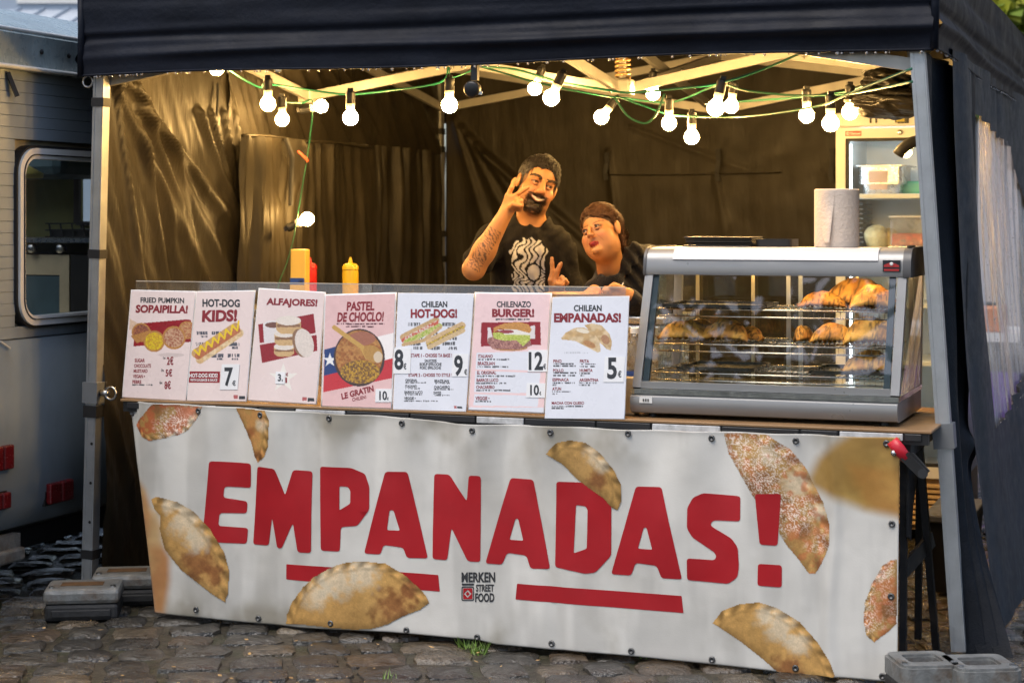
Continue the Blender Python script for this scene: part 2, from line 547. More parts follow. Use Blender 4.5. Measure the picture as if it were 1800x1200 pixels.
def stone_mesh(cx, cyy, w, d, rot, hgt, seed):
    r = random.Random(seed)
    N = 12
    pts = []
    for k in range(N):
        a = 2 * math.pi * (k + .5) / N
        ca, sa = math.cos(a), math.sin(a)
        q = (abs(ca) ** 9 + abs(sa) ** 9) ** (-1 / 9)
        q *= 1 + r.uniform(-.14, .05)
        x, y = q * ca * w / 2, q * sa * d / 2
        pts.append((x * math.cos(rot) - y * math.sin(rot), x * math.sin(rot) + y * math.cos(rot)))
    tx, ty = r.uniform(-.025, .025), r.uniform(-.025, .025)
    vs = [(cx, cyy, hgt + .004)]
    for s, z, j in ((.70, .002, .003), (.95, -.006, .004), (1.02, -.035, 0)):
        for (x, y) in pts:
            vs.append((cx + x * s, cyy + y * s, hgt + z + tx * x + ty * y + r.uniform(-j, j)))
    fs = [(0, 1 + k, 1 + (k + 1) % N) for k in range(N)]
    for q in range(2):
        for k in range(N):
            a = 1 + q * N + k; b = 1 + q * N + (k + 1) % N
            fs.append((a, a + N, b + N, b))
    return vs, fs
stones = []
lay = math.radians(27)
ca_, sa_ = math.cos(lay), math.sin(lay)
v = -1.5
row = 0
while v < 15.:
    dv = random.uniform(.15, .21)
    u = -11 + random.uniform(0, .2)
    while u < 10.5:
        wu = random.uniform(.14, .24)
        cx0, cy0 = u + wu / 2, v + dv / 2 + .045 * math.sin(u * .9 + 1.3) + random.uniform(-.008, .008)
        x, y = cx0 * ca_ - cy0 * sa_, cx0 * sa_ + cy0 * ca_
        if -8 < x < 3.5 and 3.8 < y < 12.9:
            stones.append((x, y, wu - random.uniform(.008, .024), dv - random.uniform(.006, .026), lay + random.uniform(-.11, .11), random.uniform(-.005, .005)))
        u += wu
    v += dv
    row += 1
vis, rest = [], []
for st in stones:
    px, py, w = proj((st[0], st[1], 0))
    seen = -40 < px < 1840 and py < 1260 and w > 4.5
    front = st[1] < 5.72 or px < 285 or (px > 1560 and st[1] < 9.2)
    if seen and front and st[1] < 9.5 and not (st[0] < -4.15 and st[1] > 7.6): vis.append((w, st))
    elif w > 4.5 or st[1] > 3.8: rest.append(st)
vis.sort(key=lambda a: a[0])
rest += [s for _, s in vis[290:]]
for k, (w, st) in enumerate(vis[:290]):
    mb = MB(); vs, fs = stone_mesh(st[0], st[1], st[2], st[3], st[4], st[5] + float(ground_z(st[0], st[1])), k)
    mb.add(vs, fs)
    mb.build('cobblestone', m_stone[(k * 7 + k // 3) % 4], ground, smooth=True, normals=False, angle=50)
mb = MB()
for k, st in enumerate(rest):
    vs, fs = stone_mesh(st[0], st[1], st[2], st[3], st[4], st[5] + float(ground_z(st[0], st[1])), 1000 + k)
    mb.add(vs, fs, k % 4)
stuff(mb.build('cobblestones_beyond', m_stone, ground, smooth=True, normals=False))

# grass and fallen leaves in the joints
mb = MB()
for (px, py, n) in ((845, 1143, 46), (822, 1132, 16), (1135, 1150, 6), (690, 1195, 8)):
    c0 = onZ(px, py, 0)
    for k in range(n):
        a = random.uniform(0, 6.28); q = random.uniform(0, .035)
        b = Vector((c0.x + math.cos(a) * q, c0.y + math.sin(a) * q, -.01))
        t = b + Vector((random.uniform(-.03, .03), random.uniform(-.03, .03), random.uniform(.02, .05)))
        s = Vector((CS, SN, 0)) * .003
        mb.add([b - s, b + s, t], [(0, 1, 2)])
o = stuff(tag(mb.build('grass', mat('grass_blade', (.12, .2, .03), .5, var=.4, vs=20), normals=False), 'small green grass tufts growing in the cobble joints', 'grass'))
mb = MB()
for k in range(70):
    px, py = random.uniform(20, 1300), random.uniform(1085, 1200)
    p = onZ(px, py, .012)
    if p.y > 5.62 and px > 285: continue
    a = random.uniform(0, 6.28); s = random.uniform(.004, .012)
    d1 = Vector((math.cos(a), math.sin(a), random.uniform(-.3, .3))) * s; d2 = Vector((-math.sin(a), math.cos(a), random.uniform(-.3, .3))) * s * .6
    mb.add([p - d1, p + d2, p + d1, p - d2], [(0, 1, 2, 3)])
stuff(tag(mb.build('leaf_litter', mat('dead_leaf', (.42, .26, .1), .6, var=.7, vs=9), normals=False), 'scraps of fallen leaf and litter scattered on the wet cobbles', 'litter'))

# ================================================================== caravan on the far side of the stall
XC = -4.2
m_cv = mat('caravan_grey_paint', (.23, .27, .31), .45, var=.1, vs=3, dirt=(.13, .14, .15), damt=.6, ds=2.5, dstretch=(1, 1, .5), bump=.08, bs=20)
m_cvlow = mat('caravan_lower_panel', (.17, .205, .235), .38, var=.12, vs=2.5, dirt=(.1, .11, .12), damt=.6, ds=3, dstretch=(1, 1, .4), bump=.1, bs=12)
m_cvroof = mat('caravan_roof_metal', (.25, .31, .32), .3, metal=.1, var=.2, vs=9, bump=.35, bs=70, bstretch=(1, 1, .12), dirt=(.35, .38, .38), damt=.5, ds=30, dstretch=(1, 1, .06))
m_trim = mat('caravan_pale_trim', (.5, .52, .52), .35, var=.1, vs=20)
m_olive = mat('olive_panelling', (.42, .39, .13), .5, var=.15, vs=3)
m_bluecab = mat('blue_cabinet', (.03, .06, .08), .5, var=.2)
m_beige = mat('beige_laminate', (.32, .28, .2), .5, var=.15)
cav = thing('caravan', 'grey caravan with rounded window and red tail lights beside the stall', 'caravan', (-6.2, 6.0, 0))
CY0, CY1 = 4.5, 7.5
WY0, WY1, WZ0, WZ1 = 5.80, 6.85, 1.045, 1.70          # window opening
z = .985; k = 0
while z < 2.0:
    h = .0445
    parts_ = [(CY0, WY0 - .012), (WY1 + .012, CY1)] if WZ0 - .03 < z + h / 2 < WZ1 + .03 else [(CY0, CY1)]
    for a, b in parts_:
        mb = MB(); mb.bevbox((XC - .03, a, z + .0004), (XC + random.uniform(-.0008, .0008), b, z + h - .0004), .0018, seg=1)
        mb.build('siding_panel', m_cv, cav)
    z += h
mb = MB()                                              # shell behind the siding
mb.box((XC - .05, CY0, .30), (XC - .031, WY0 - .012, 2.0)); mb.box((XC - .05, WY1 + .012, .30), (XC - .031, CY1, 2.0))
mb.box((XC - .05, WY0 - .012, .30), (XC - .031, WY1 + .012, WZ0)); mb.box((XC - .05, WY0 - .012, WZ1), (XC - .031, WY1 + .012, 2.0))
mb.build('inner_shell', m_beige, cav)
prof = [(.0, .98), (.0, .5), (-.004, .36), (-.03, .285), (-.06, .27)]
mb = MB()
ys = np.linspace(CY0, CY1, 16)
P = np.array([[(XC + a + .004 * math.sin(y * 3.1 + b * 4), y, b) for (a, b) in prof] for y in ys])
mb.build
lp = grid_mesh('lower_panel', P, m_cvlow, cav); solidify(lp, .02, -1)
mb = MB(); mb.box((XC - .02, CY0, .968), (XC + .008, CY1, .982)); mb.build('waist_trim', m_cvlow, cav)
mb = MB()
mb.prism([(-.55, 2.33), (-.3, 2.27), (-.1, 2.2), (.02, 2.155), (.045, 2.135), (.035, 2.06), (.04, 2.02), (.05, 2.0), (-.1, 2.0), (-.12, 2.05), (-.3, 2.15), (-.55, 2.22)],
         lambda a, b, d: (XC + a, d, b), CY0 - .05, CY1 + .05)
mb.build('roof_edge', m_cvroof, cav, smooth=True, angle=35)
mb = MB(); mb.tube([(XC + .052, y, 2.008) for y in np.linspace(CY0, CY1, 4)], .009); mb.build('drip_rail', m_trim, cav, smooth=True)
mb = MB(); mb.tube([(XC + .03, y, 2.152) for y in np.linspace(CY0, CY1, 4)], .008); mb.build('roof_seam', m_trim, cav, smooth=True)
for y in (5.9, 6.08, 6.6):
    mb = MB(); mb.lathe([(.009, 0), (.011, .006), (.004, .01)], 10, Matrix.Translation((XC + .036, y, 2.08)) @ Matrix.Rotation(math.pi / 2, 4, 'Y')); mb.build('roof_rivet', m_black, cav)
mb = MB(); mb.box((-8.2, CY0, 2.22), (-7.3, CY1, 2.26)); mb.box((-7.3, CY0, 2.22), (-4.74, 5.0, 2.26)); mb.box((-4.95, 5.0, 2.22), (-4.74, CY1, 2.26)); mb.box((-7.3, 7.35, 2.22), (-4.95, CY1, 2.26))
mb.build('roof', m_cvroof, cav)  # unseen opening left in the roof so daylight brightens the interior
mb = MB(); mb.box((-8.2, CY0, .3), (-8.15, CY1, 2.22)); mb.box((-8.15, CY0, .3), (XC - .05, CY0 + .04, 2.22)); mb.build('outer_wall', m_cv, cav)
mb = MB()                                              # side wall at the back with a small window in it
SX0, SX1, SZ0, SZ1 = -5.05, -4.45, 1.42, 1.68
mb.box((-8.15, CY1 - .04, .3), (SX0, CY1, 2.22)); mb.box((SX1, CY1 - .04, .3), (XC - .05, CY1, 2.22))
mb.box((SX0, CY1 - .04, .3), (SX1, CY1, SZ0)); mb.box((SX0, CY1 - .04, SZ1), (SX1, CY1, 2.22))
mb.build('side_wall', m_olive, cav)
mb = MB()
for a, b in (((SX0, SZ0), (SX0, SZ1)), ((SX1, SZ0), (SX1, SZ1)), ((SX0, SZ0), (SX1, SZ0)), ((SX0, SZ1), (SX1, SZ1))):
    mb.bar((a[0], CY1 - .05, a[1]), (b[0], CY1 - .05, b[1]), .03, .02)
mb.bar((SX0 + .18, CY1 - .046, SZ0), (SX0 + .42, CY1 - .046, SZ1), .02, .01)
mb.build('side_window_frame', mat('bronze_frame', (.06, .05, .045), .5), cav)
mb = MB(); mb.box((-8.15, CY0 + .04, .38), (XC - .05, CY1 - .04, .42)); mb.build('floor', m_beige, cav)
mb = MB(); mb.bevbox((-6.3, 7.0, 1.63), (-4.83, CY1 - .05, 1.95), .05); mb.build('overhead_cupboard', m_bluecab, cav)
mb = MB(); mb.lathe([(.22, 0), (.23, .03), (.12, .09), (.11, .12)], 20, Matrix.Translation((-4.99, 6.85, 1.625)) @ Matrix.Scale(.62, 4)); mb.build('hat', m_olive, cav, smooth=True)
mb = MB(); mb.box((-6.8, 6.86, 1.335), (XC - .1, CY1 - .05, 1.355)); mb.build('worktop', m_steel, cav)
mb = MB(); mb.box((-6.8, 6.9, 1.19), (-4.76, CY1 - .05, 1.28)); mb.build('drawer_front', m_beige, cav)
mb = MB(); mb.box((-6.8, 6.9, .45), (-4.765, CY1 - .05, 1.185)); mb.build('cabinet', m_bluecab, cav)
mb = MB(); mb.box((-4.76, 6.885, .45), (-4.71, CY1 - .05, 1.28)); mb.build('cabinet_side', m_beige, cav)
mb = MB(); mb.box((-4.705, 6.89, .45), (-4.3, CY1 - .05, 1.28)); mb.build('oven', m_black, cav)
for k in range(3):
    mb = MB(); mb.lathe([(.03, 0), (.034, .02), (.034, .05), (.03, .055)], 14, Matrix.Translation((-5.06 + .153 * k, 6.905, 1.308)) @ Matrix.Scale(.6, 4) @ Matrix.Rotation(math.pi / 2, 4, 'X')); mb.build('knob', m_steel, cav, smooth=True)
mb = MB()
for k in range(9):
    a = -4.85 + k * .06
    mb.bar((a, 6.95, 1.36), (a - .01, 6.95, 1.42), .006, .006); mb.bar((a, 7.2, 1.36), (a - .01, 7.2, 1.42), .006, .006)
for zz in (1.36, 1.39, 1.42):
    mb.bar((-4.88, 6.95, zz), (-4.35, 6.95, zz), .006, .006); mb.bar((-4.88, 7.2, zz), (-4.35, 7.2, zz), .006, .006)
mb.box((-4.86, 6.96, 1.36), (-4.36, 7.19, 1.395))
mb.build('wire_basket', m_black, cav)
def rrect(y0, z0, y1, z1, r, n=7):
    o_ = []
    for cx0, cz0, a0 in ((y1 - r, z1 - r, 0), (y0 + r, z1 - r, 90), (y0 + r, z0 + r, 180), (y1 - r, z0 + r, 270)):
        for k in range(n + 1):
            a = math.radians(a0 + 90 * k / n); o_.append((cx0 + r * math.cos(a), cz0 + r * math.sin(a)))
    return o_
def ring(mb, outer, inner, fn, d0, d1):
    n = len(outer); base = [fn(a, b, d0) for a, b in outer] + [fn(a, b, d1) for a, b in outer] + [fn(a, b, d0) for a, b in inner] + [fn(a, b, d1) for a, b in inner]
    fs = []
    for i in range(n):
        j = (i + 1) % n
        fs += [(i, j, j + n, i + n), (i + n, j + n, j + 3 * n, i + 3 * n), (i + 3 * n, j + 3 * n, j + 2 * n, i + 2 * n), (i + 2 * n, j + 2 * n, j, i)]
    return mb.add(base, fs)
fx = lambda a, b, d: (XC + d, a, b)
wn = None
mb = MB(); ring(mb, rrect(WY0 - .020, WZ0 - .024, WY1 + .035, WZ1 + .022, .115), rrect(WY0 - .012, WZ0 - .015, WY1 + .012, WZ1 + .012, .10), fx, -.031, .014)
wn = mb.build('window', m_rubber, cav)
mb = MB(); ring(mb, rrect(WY0 - .011, WZ0 - .014, WY1 + .011, WZ1 + .011, .10), rrect(WY0 + .022, WZ0 + .022, WY1 - .03, WZ1 - .03, .07), fx, -.028, .024); mb.build('frame', mat('pale_window_frame', (.68, .68, .67), .4, var=.06), wn)
mb = MB(); ring(mb, rrect(WY0 + .010, WZ0 + .008, WY1 - .012, WZ1 - .012, .08), rrect(WY0 + .013, WZ0 + .011, WY1 - .016, WZ1 - .016, .075), fx, .024, .029); mb.build('gasket', m_rubber, wn)
m_cvglass = glass_mat('caravan_glass', (.8, .86, .84), .01, 1.0, .06, (.6, .62, .62), (1, 1, 1), 160)
mb = MB(); p_ = rrect(WY0 + .02, WZ0 + .02, WY1 - .028, WZ1 - .028, .07); mb.add([fx(a, b, .002) for a, b in p_], [tuple(range(len(p_)))]); mb.build('pane', m_cvglass, wn)
m_red = mat('red_lens', (.10, .003, .005), .22, spec=.6, var=.2, vs=40, bump=.3, bs=300)
for (y0, y1, z0, z1) in ((5.955, 6.11, .335, .415), (5.60, 5.724, .505, .595), (5.60, 5.706, .36, .42)):
    mb = MB(); mb.bevbox((XC + .002, y0 - .008, z0 - .008), (XC + .02, y1 + .008, z1 + .008), .005); tl = mb.build('tail_light', m_black, cav)
    mb = MB(); mb.bevbox((XC + .02, y0, z0), (XC + .045, (y0 + y1) / 2 - .003, z1), .006); mb.bevbox((XC + .02, (y0 + y1) / 2 + .003, z0), (XC + .045, y1, z1), .006); mb.build('lens', m_red, tl)
mb = MB(); mb.box((XC - .02, 5.2, .17), (XC + .015, 5.80, .25)); mb.bevbox((XC + .0, 5.55, .15), (XC + .04, 5.80, .2), .01); mb.build('step_bracket', m_galv, cav)
mb = MB(); mb.box((-8.1, CY0 + .1, .16), (XC - .08, CY1 - .1, .3)); mb.build('chassis', m_black, cav)
for (x, y) in ((-6.4, 4.75), (-6.4, 7.2)):
    mb = MB(); mb.lathe([(.3, -.09), (.31, -.05), (.31, .05), (.3, .09)], 24, Matrix.Translation((x, y, .29)) @ Matrix.Rotation(math.pi / 2, 4, 'X')); wq = mb.build('wheel', m_rubber, cav)
    mb = MB(); mb.lathe([(.17, -.095), (.18, 0), (.17, .095)], 20, Matrix.Translation((x, y, .29)) @ Matrix.Rotation(math.pi / 2, 4, 'X')); mb.build('rim', m_steel, wq)
mb = MB()
mb.bar((XC + .03, 5.655, .985), (XC + .03, 5.715, .955), .006, .006); mb.build('door_stay', m_trim, cav)
mb = MB(); mb.bar((XC + .005, 5.735, 1.99), (XC + .03, 5.76, 1.90), .02, .015); mb.build('gutter_outlet', m_black, cav)

# ================================================================== background buildings and trees
def camf(u, w, z): return Vector((u * CS - w * SN, u * SN + w * CS, z))     # metres to the right, metres away, height
m_zinc = mat('zinc_sheet', (.42, .47, .54), .38, metal=.3, var=.12, vs=.8, bump=.05, bs=3)
m_zincd = mat('zinc_wall', (.3, .36, .44), .42, metal=.2, var=.1, vs=.8)
m_wglass = mat('window_glass', (.3, .35, .4), .08, metal=.2, var=.15, vs=1)
zb = thing('zinc_building', 'pale blue zinc clad building with standing seam roof behind the caravan', 'building', camf(-11, 30, 0))
def zpt(a, b, w=28.): return lambda d: camf(a, w + d, b)
for k in range(26):                                    # wall panels, then the slanted roof panels above
    u0 = -15 + k * .38
    mb = MB(); mb.hexa([camf(u0 + .01, 28, .0), camf(u0 + .37, 28, 0), camf(u0 + .37, 28.1, 0), camf(u0 + .01, 28.1, 0), camf(u0 + .01, 28, 4.18), camf(u0 + .37, 28, 4.18), camf(u0 + .37, 28.1, 4.18), camf(u0 + .01, 28.1, 4.18)])
    mb.build('wall_panel', m_zincd, zb)
    s = .42
    mb = MB(); mb.hexa([camf(u0 + .012, 27.9, 4.26), camf(u0 + .368, 27.9, 4.26), camf(u0 + .368 + s, 28.7, 4.72), camf(u0 + .012 + s, 28.7, 4.72),
                        camf(u0 + .012, 27.9, 4.3), camf(u0 + .368, 27.9, 4.3), camf(u0 + .368 + s, 28.7, 4.76), camf(u0 + .012 + s, 28.7, 4.76)])
    mb.build('roof_panel', m_zinc, zb)
    mb = MB(); mb.hexa([camf(u0 - .012, 27.9, 4.27), camf(u0 + .012, 27.9, 4.27), camf(u0 + .012 + s, 28.7, 4.73), camf(u0 - .012 + s, 28.7, 4.73),
                        camf(u0 - .012, 27.9, 4.345), camf(u0 + .012, 27.9, 4.345), camf(u0 + .012 + s, 28.7, 4.805), camf(u0 - .012 + s, 28.7, 4.805)])
    mb.build('roof_seam', m_zincd, zb)
mb = MB(); mb.bar(camf(-15, 27.88, 4.23), camf(-5, 27.88, 4.23), .12, .09); mb.build('gutter', m_zinc, zb)
mb = MB(); mb.hexa([camf(-15, 28.7, 4.7), camf(-5, 28.7, 4.7), camf(-5, 29, 4.7), camf(-15, 29, 4.7), camf(-15, 28.7, 7.5), camf(-5, 28.7, 7.5), camf(-5, 29, 7.5), camf(-15, 29, 7.5)])
mb.build('upper_wall', m_zincd, zb)
for k in range(5):
    u0 = -14.6 + k * 1.7
    mb = MB(); mb.hexa([camf(u0, 28.66, 4.86), camf(u0 + 1.2, 28.66, 4.86), camf(u0 + 1.2, 28.69, 4.86), camf(u0, 28.69, 4.86), camf(u0, 28.66, 6.6), camf(u0 + 1.2, 28.66, 6.6), camf(u0 + 1.2, 28.69, 6.6), camf(u0, 28.69, 6.6)])
    f_ = mb.build('window', m_white, zb)
    mb = MB(); mb.add([camf(u0 + .08, 28.65, 4.94), camf(u0 + 1.12, 28.65, 4.94), camf(u0 + 1.12, 28.65, 6.5), camf(u0 + .08, 28.65, 6.5)], [(0, 1, 2, 3)]); mb.build('pane', m_wglass, f_)
m_plaster = mat('beige_plaster', (.46, .4, .36), .8, var=.1, vs=.6, dirt=(.3, .27, .25), damt=.4, ds=.7)
tb = thing('townhouse', 'beige plastered house with rows of windows behind the clear side wall', 'building', (2, 24.2, 0))
mb = MB(); mb.box((-8, 24, 0), (14, 30, 9.5)); mb.build('wall', m_plaster, tb)
mb = MB(); mb.prism([(23.8, 9.5), (27, 12), (30.2, 9.5)], lambda a, b, d: (d, a, b), -8.1, 14.1); mb.build('roof', mat('slate_roof', (.06, .065, .075), .5, var=.3, vs=2), tb)
for j in range(3):
    for k in range(8):
        x = -7 + k * 2.6; zz = .9 + j * 2.9
        mb = MB(); mb.box((x, 23.94, zz), (x + 1.2, 23.998, zz + 1.8)); f_ = mb.build('window', m_white, tb)
        mb = MB(); mb.box((x + .08, 23.925, zz + .08), (x + .57, 23.938, zz + 1.72)); mb.box((x + .63, 23.925, zz + .08), (x + 1.12, 23.938, zz + 1.72)); mb.build('pane', m_wglass, f_)
def leaf_tree(base, height, crown_r, n, label, mats, name='leafy_tree', size=.16, seed=1, squash=.8):
    r = random.Random(seed)
    t = thing(name, label, 'tree', base)
    b = Vector(base)
    mb = MB(); mb.tube([b, b + Vector((.08, .05, height * .3)), b + Vector((.0, .1, height * .6)), b + Vector((.1, 0, height * .9))], [.2, .15, .1, .04], 8)
    for k in range(9):
        a = r.uniform(0, 6.28); h0 = height * r.uniform(.32, .7)
        e = b + Vector((math.cos(a) * crown_r * .75, math.sin(a) * crown_r * .75, h0 + height * .2))
        mb.tube([b + Vector((0, .05, h0)), (b + Vector((0, 0, h0)) + e) / 2 + Vector((0, 0, .1)), e], [.06, .04, .015], 6)
    mb.build('trunk', m_bark, t, smooth=True)
    cl = []
    for k in range(26):
        a = r.uniform(0, 6.28); q = crown_r * math.sqrt(r.random()) * .85; zc = r.uniform(-1, 1)
        cl.append((b + Vector((math.cos(a) * q * math.sqrt(1 - zc * zc * .8), math.sin(a) * q * math.sqrt(1 - zc * zc * .8), height * .68 + zc * height * .3 * squash)), r.uniform(.25, .5) * crown_r * .6))
    mb = MB()
    for k in range(n):
        c0, q = r.choice(cl)
        d = Vector((r.gauss(0, 1), r.gauss(0, 1), r.gauss(0, 1))); d = d.normalized() * q * r.random() ** .4
        p = c0 + d; s = size * r.uniform(.6, 1.3)
        e1 = Vector((r.gauss(0, 1), r.gauss(0, 1), r.gauss(0, .6))).normalized() * s; e2 = e1.cross(Vector((r.gauss(0, 1), r.gauss(0, 1), r.gauss(0, 1)))).normalized() * s * .55
        mb.add([p - e1, p + e2, p + e1, p - e2], [(0, 1, 2, 3)], k % len(mats))
    mb.build('crown', mats, t, normals=False)
leaf_tree(camf(5.55, 15.5, 0), 4.4, 1.75, 2600, 'young yellow green tree at the edge of the picture beyond the stall', [m_leafs, m_leafy, m_leafy], size=.15, seed=3)
leaf_tree((2.6, -5.5, 0), 13.5, 4.2, 1500, 'tall leafy tree behind the viewer mirrored in the display case glass', [m_leafs], size=.26, seed=5)
leaf_tree((-4.6, -7, 0), 14, 4.4, 1500, 'broad leafy tree behind the viewer further from the display case', [m_leafs], size=.26, seed=6)

m_purple = mat('purple_cloth', (.14, .07, .3), .6, var=.3, vs=5)
mt_ = thing('market_table', 'white topped table with purple cloth seen through the wet clear window', 'table', (-1.2, 13, 0))
mb = MB(); mb.box((-3, 12.6, .62), (1.0, 13.4, .68)); mb.build('table_top', m_white, mt_)
mb = MB(); mb.box((-3, 12.55, .12), (1.0, 12.58, .42)); mb.build('cloth', m_purple, mt_)
for x in (-2.9, .9):
    for y in (12.65, 13.3):
        mb = MB(); mb.box((x - .03, y - .03, 0), (x + .03, y + .03, .62)); mb.build('leg', m_black, mt_)
for k, x in enumerate((-1.62, -1.05)):
    mb = MB(); mb.bevbox((x, 12.62, .682), (x + .38, 12.95, .86), .02)
    b_ = tag(mb.build('crate', mat('orange_crate_plastic', (.55, .2, .07), .5), None), ['orange crate on the distant white table, nearer the stall leg', 'orange crate on the distant white table, farther from the stall leg'][k], 'crate', 'orange crates on the distant table')
    mb = MB(); mb.box((x + .02, 12.64, .861), (x + .36, 12.93, .875)); mb.build('rim', m_black, b_)

# ================================================================== the pop-up tent
TX0, TX1, TY0, TY1 = -3.955, -.80, 5.97, 9.42
TXM, TYM = (TX0 + TX1) / 2, (TY0 + TY1) / 2
tent = thing('market_tent', 'black pop-up market tent with aluminium legs and dripping valance over the stall', 'tent', (TXM, TYM, 0))
def leg(bx, by, tx, ty, straps, slider, ringside=0):
    mb = MB(); b, t = Vector((bx, by, .055)), Vector((tx, ty, 2.2))
    mb.bar(b, t, .046, .046, up=(0, 1, 0)); o = mb.build('leg', m_alu, tent)
    at = lambda z: b + (t - b) * ((z - b.z) / (t.z - b.z))
    mb = MB()
    for sx in (-1, 1):                                  # the rolled ridges of the profile
        p0, p1 = at(.06), at(2.19)
        mb.bar(p0 + Vector((sx * .015, -.0235, 0)), p1 + Vector((sx * .015, -.0235, 0)), .006, .004, up=(0, 1, 0))
    mb.build('ridge', m_alu, o)
    for z in straps:
        mb = MB(); mb.bar(at(z - .017), at(z + .017), .054, .054, up=(0, 1, 0)); mb.build('strap', m_rubber, o)
    if slider:
        mb = MB(); mb.bar(at(slider - .04), at(slider + .04), .066, .066, up=(0, 1, 0)); mb.build('slider', mat('grey_slider_plastic', (.16, .17, .18), .4), o)
        if ringside:
            p = at(slider)
            mb = MB(); mb.tube([p + Vector((.03, -.01, 0)), p + Vector((.075, -.02, 0))], .012, 10); mb.build('lock_pin', m_steel, o, smooth=True)
            mb = MB(); mb.tube([p + Vector((.088 + .024 * math.cos(a), -.022, .024 * math.sin(a))) for a in np.linspace(0, 6.283, 17)], .005, 6, cap=False); mb.build('pull_ring', m_steel, o, smooth=True)
            mb = MB(); mb.bar(at(slider - .095), at(slider - .05), .058, .058, up=(0, 1, 0)); mb.build('strap', m_rubber, o)
    else:
        p = None
    return o
LFL = leg(-3.99, 5.97, -3.93, 5.97, (1.885, 1.305, .155), .775, 1)
mb = MB()
for z in (.58, .43, .28):
    x = -3.99 + .06 * z / 2
    mb.lathe([(.006, 0), (.006, .002)], 10, Matrix.Translation((x + .008, 5.9455, z)) @ Matrix.Rotation(math.pi / 2, 4, 'X'))
mb.build('peg_hole', m_black, LFL)
LFR = leg(-.722, 5.97, -.868, 5.97, (), .742)
LBL = leg(-3.955, 9.36, -3.975, 9.36, (1.93, 1.83, 1.36, 1.22), None)
LBR = leg(-.80, 9.36, -.83, 9.36, (1.6, .6), None)
mb = MB(); mb.tube([Vector((-3.985 + .022 * math.cos(a), 5.95, 1.965 + .022 * math.sin(a))) for a in np.linspace(0, 6.283, 15)], .005, 6, cap=False); mb.build('corner_ring', m_steel, LFL, smooth=True)

FL, FR, BL, BR = (-3.93, 5.99), (-.865, 5.99), (-3.96, 9.36), (-.83, 9.36)
FM, BM_, LM, RM = (TXM, 5.99), (TXM, 9.36), (-3.94, TYM), (-.84, TYM)
CN = (-2.38, 7.68)
def pz(p, z): return Vector((p[0], p[1], z))
bars = []
for A, B, M, al, bl, mh in ((FL, FR, FM, 1.97, 1.935, 2.21), (FL, BL, LM, 1.97, 2.06, 2.30), (BL, BR, BM_, 2.06, 2.08, 2.30), (FR, BR, RM, 1.96, 2.08, 2.30)):
    bars += [(pz(A, 2.29), pz(M, 2.015)), (pz(A, al), pz(M, mh)), (pz(B, 2.29), pz(M, 2.015)), (pz(B, bl), pz(M, mh))]
for M, mh in ((FM, 2.21), (LM, 2.30), (BM_, 2.30), (RM, 2.30)):
    d = (Vector(CN) - Vector(M)).normalized() * .06
    bars += [(pz(M, 2.015), pz((CN[0] - d.x, CN[1] - d.y), 2.245)), (pz(M, mh), pz((CN[0] - d.x, CN[1] - d.y), 2.02))]
for i, (a, b) in enumerate(bars):
    d = (b - a).normalized(); n = Vector((-d.y, d.x, 0)).normalized() * (.014 if i % 2 else -.014)
    mb = MB(); mb.bar(a + n, b + n, .022, .042); o = mb.build('truss_bar', m_bar, tent)
    q = (a + b) / 2 + n
    mb = MB(); mb.lathe([(.011, -.02), (.011, .02)], 10, Matrix.Translation(q) @ Matrix.Rotation(math.pi / 2, 4, 'X') if abs(d.x) > abs(d.y) else Matrix.Translation(q) @ Matrix.Rotation(math.pi / 2, 4, 'Y')); mb.build('pivot_bolt', m_steel, o)
for p in (FM, LM, BM_, RM):
    mb = MB(); mb.bevbox((p[0] - .035, p[1] - .035, 1.985), (p[0] + .035, p[1] + .035, 2.05), .008); mb.build('joint', mat('joint_plastic', (.5, .47, .42), .45), tent)
mb = MB(); mb.bevbox((CN[0] - .045, CN[1] - .045, 1.985), (CN[0] + .045, CN[1] + .045, 2.055), .01); hub = mb.build('centre_hub', m_bar, tent)
mb = MB(); mb.tube([(CN[0], CN[1], 2.05), (CN[0], CN[1], 3.0)], .018, 12); mb.build('centre_pole', m_bar, tent, smooth=True)
mb = MB()
mb.tube([(CN[0] + .03 * math.cos(t), CN[1] + .03 * math.sin(t), 2.06 + .02 * t / 6.283) for t in np.linspace(0, 6.283 * 6, 120)], .0065, 6)
mb.build('spring', mat('brass_spring', (.5, .33, .16), .4, metal=.5), hub, smooth=True)

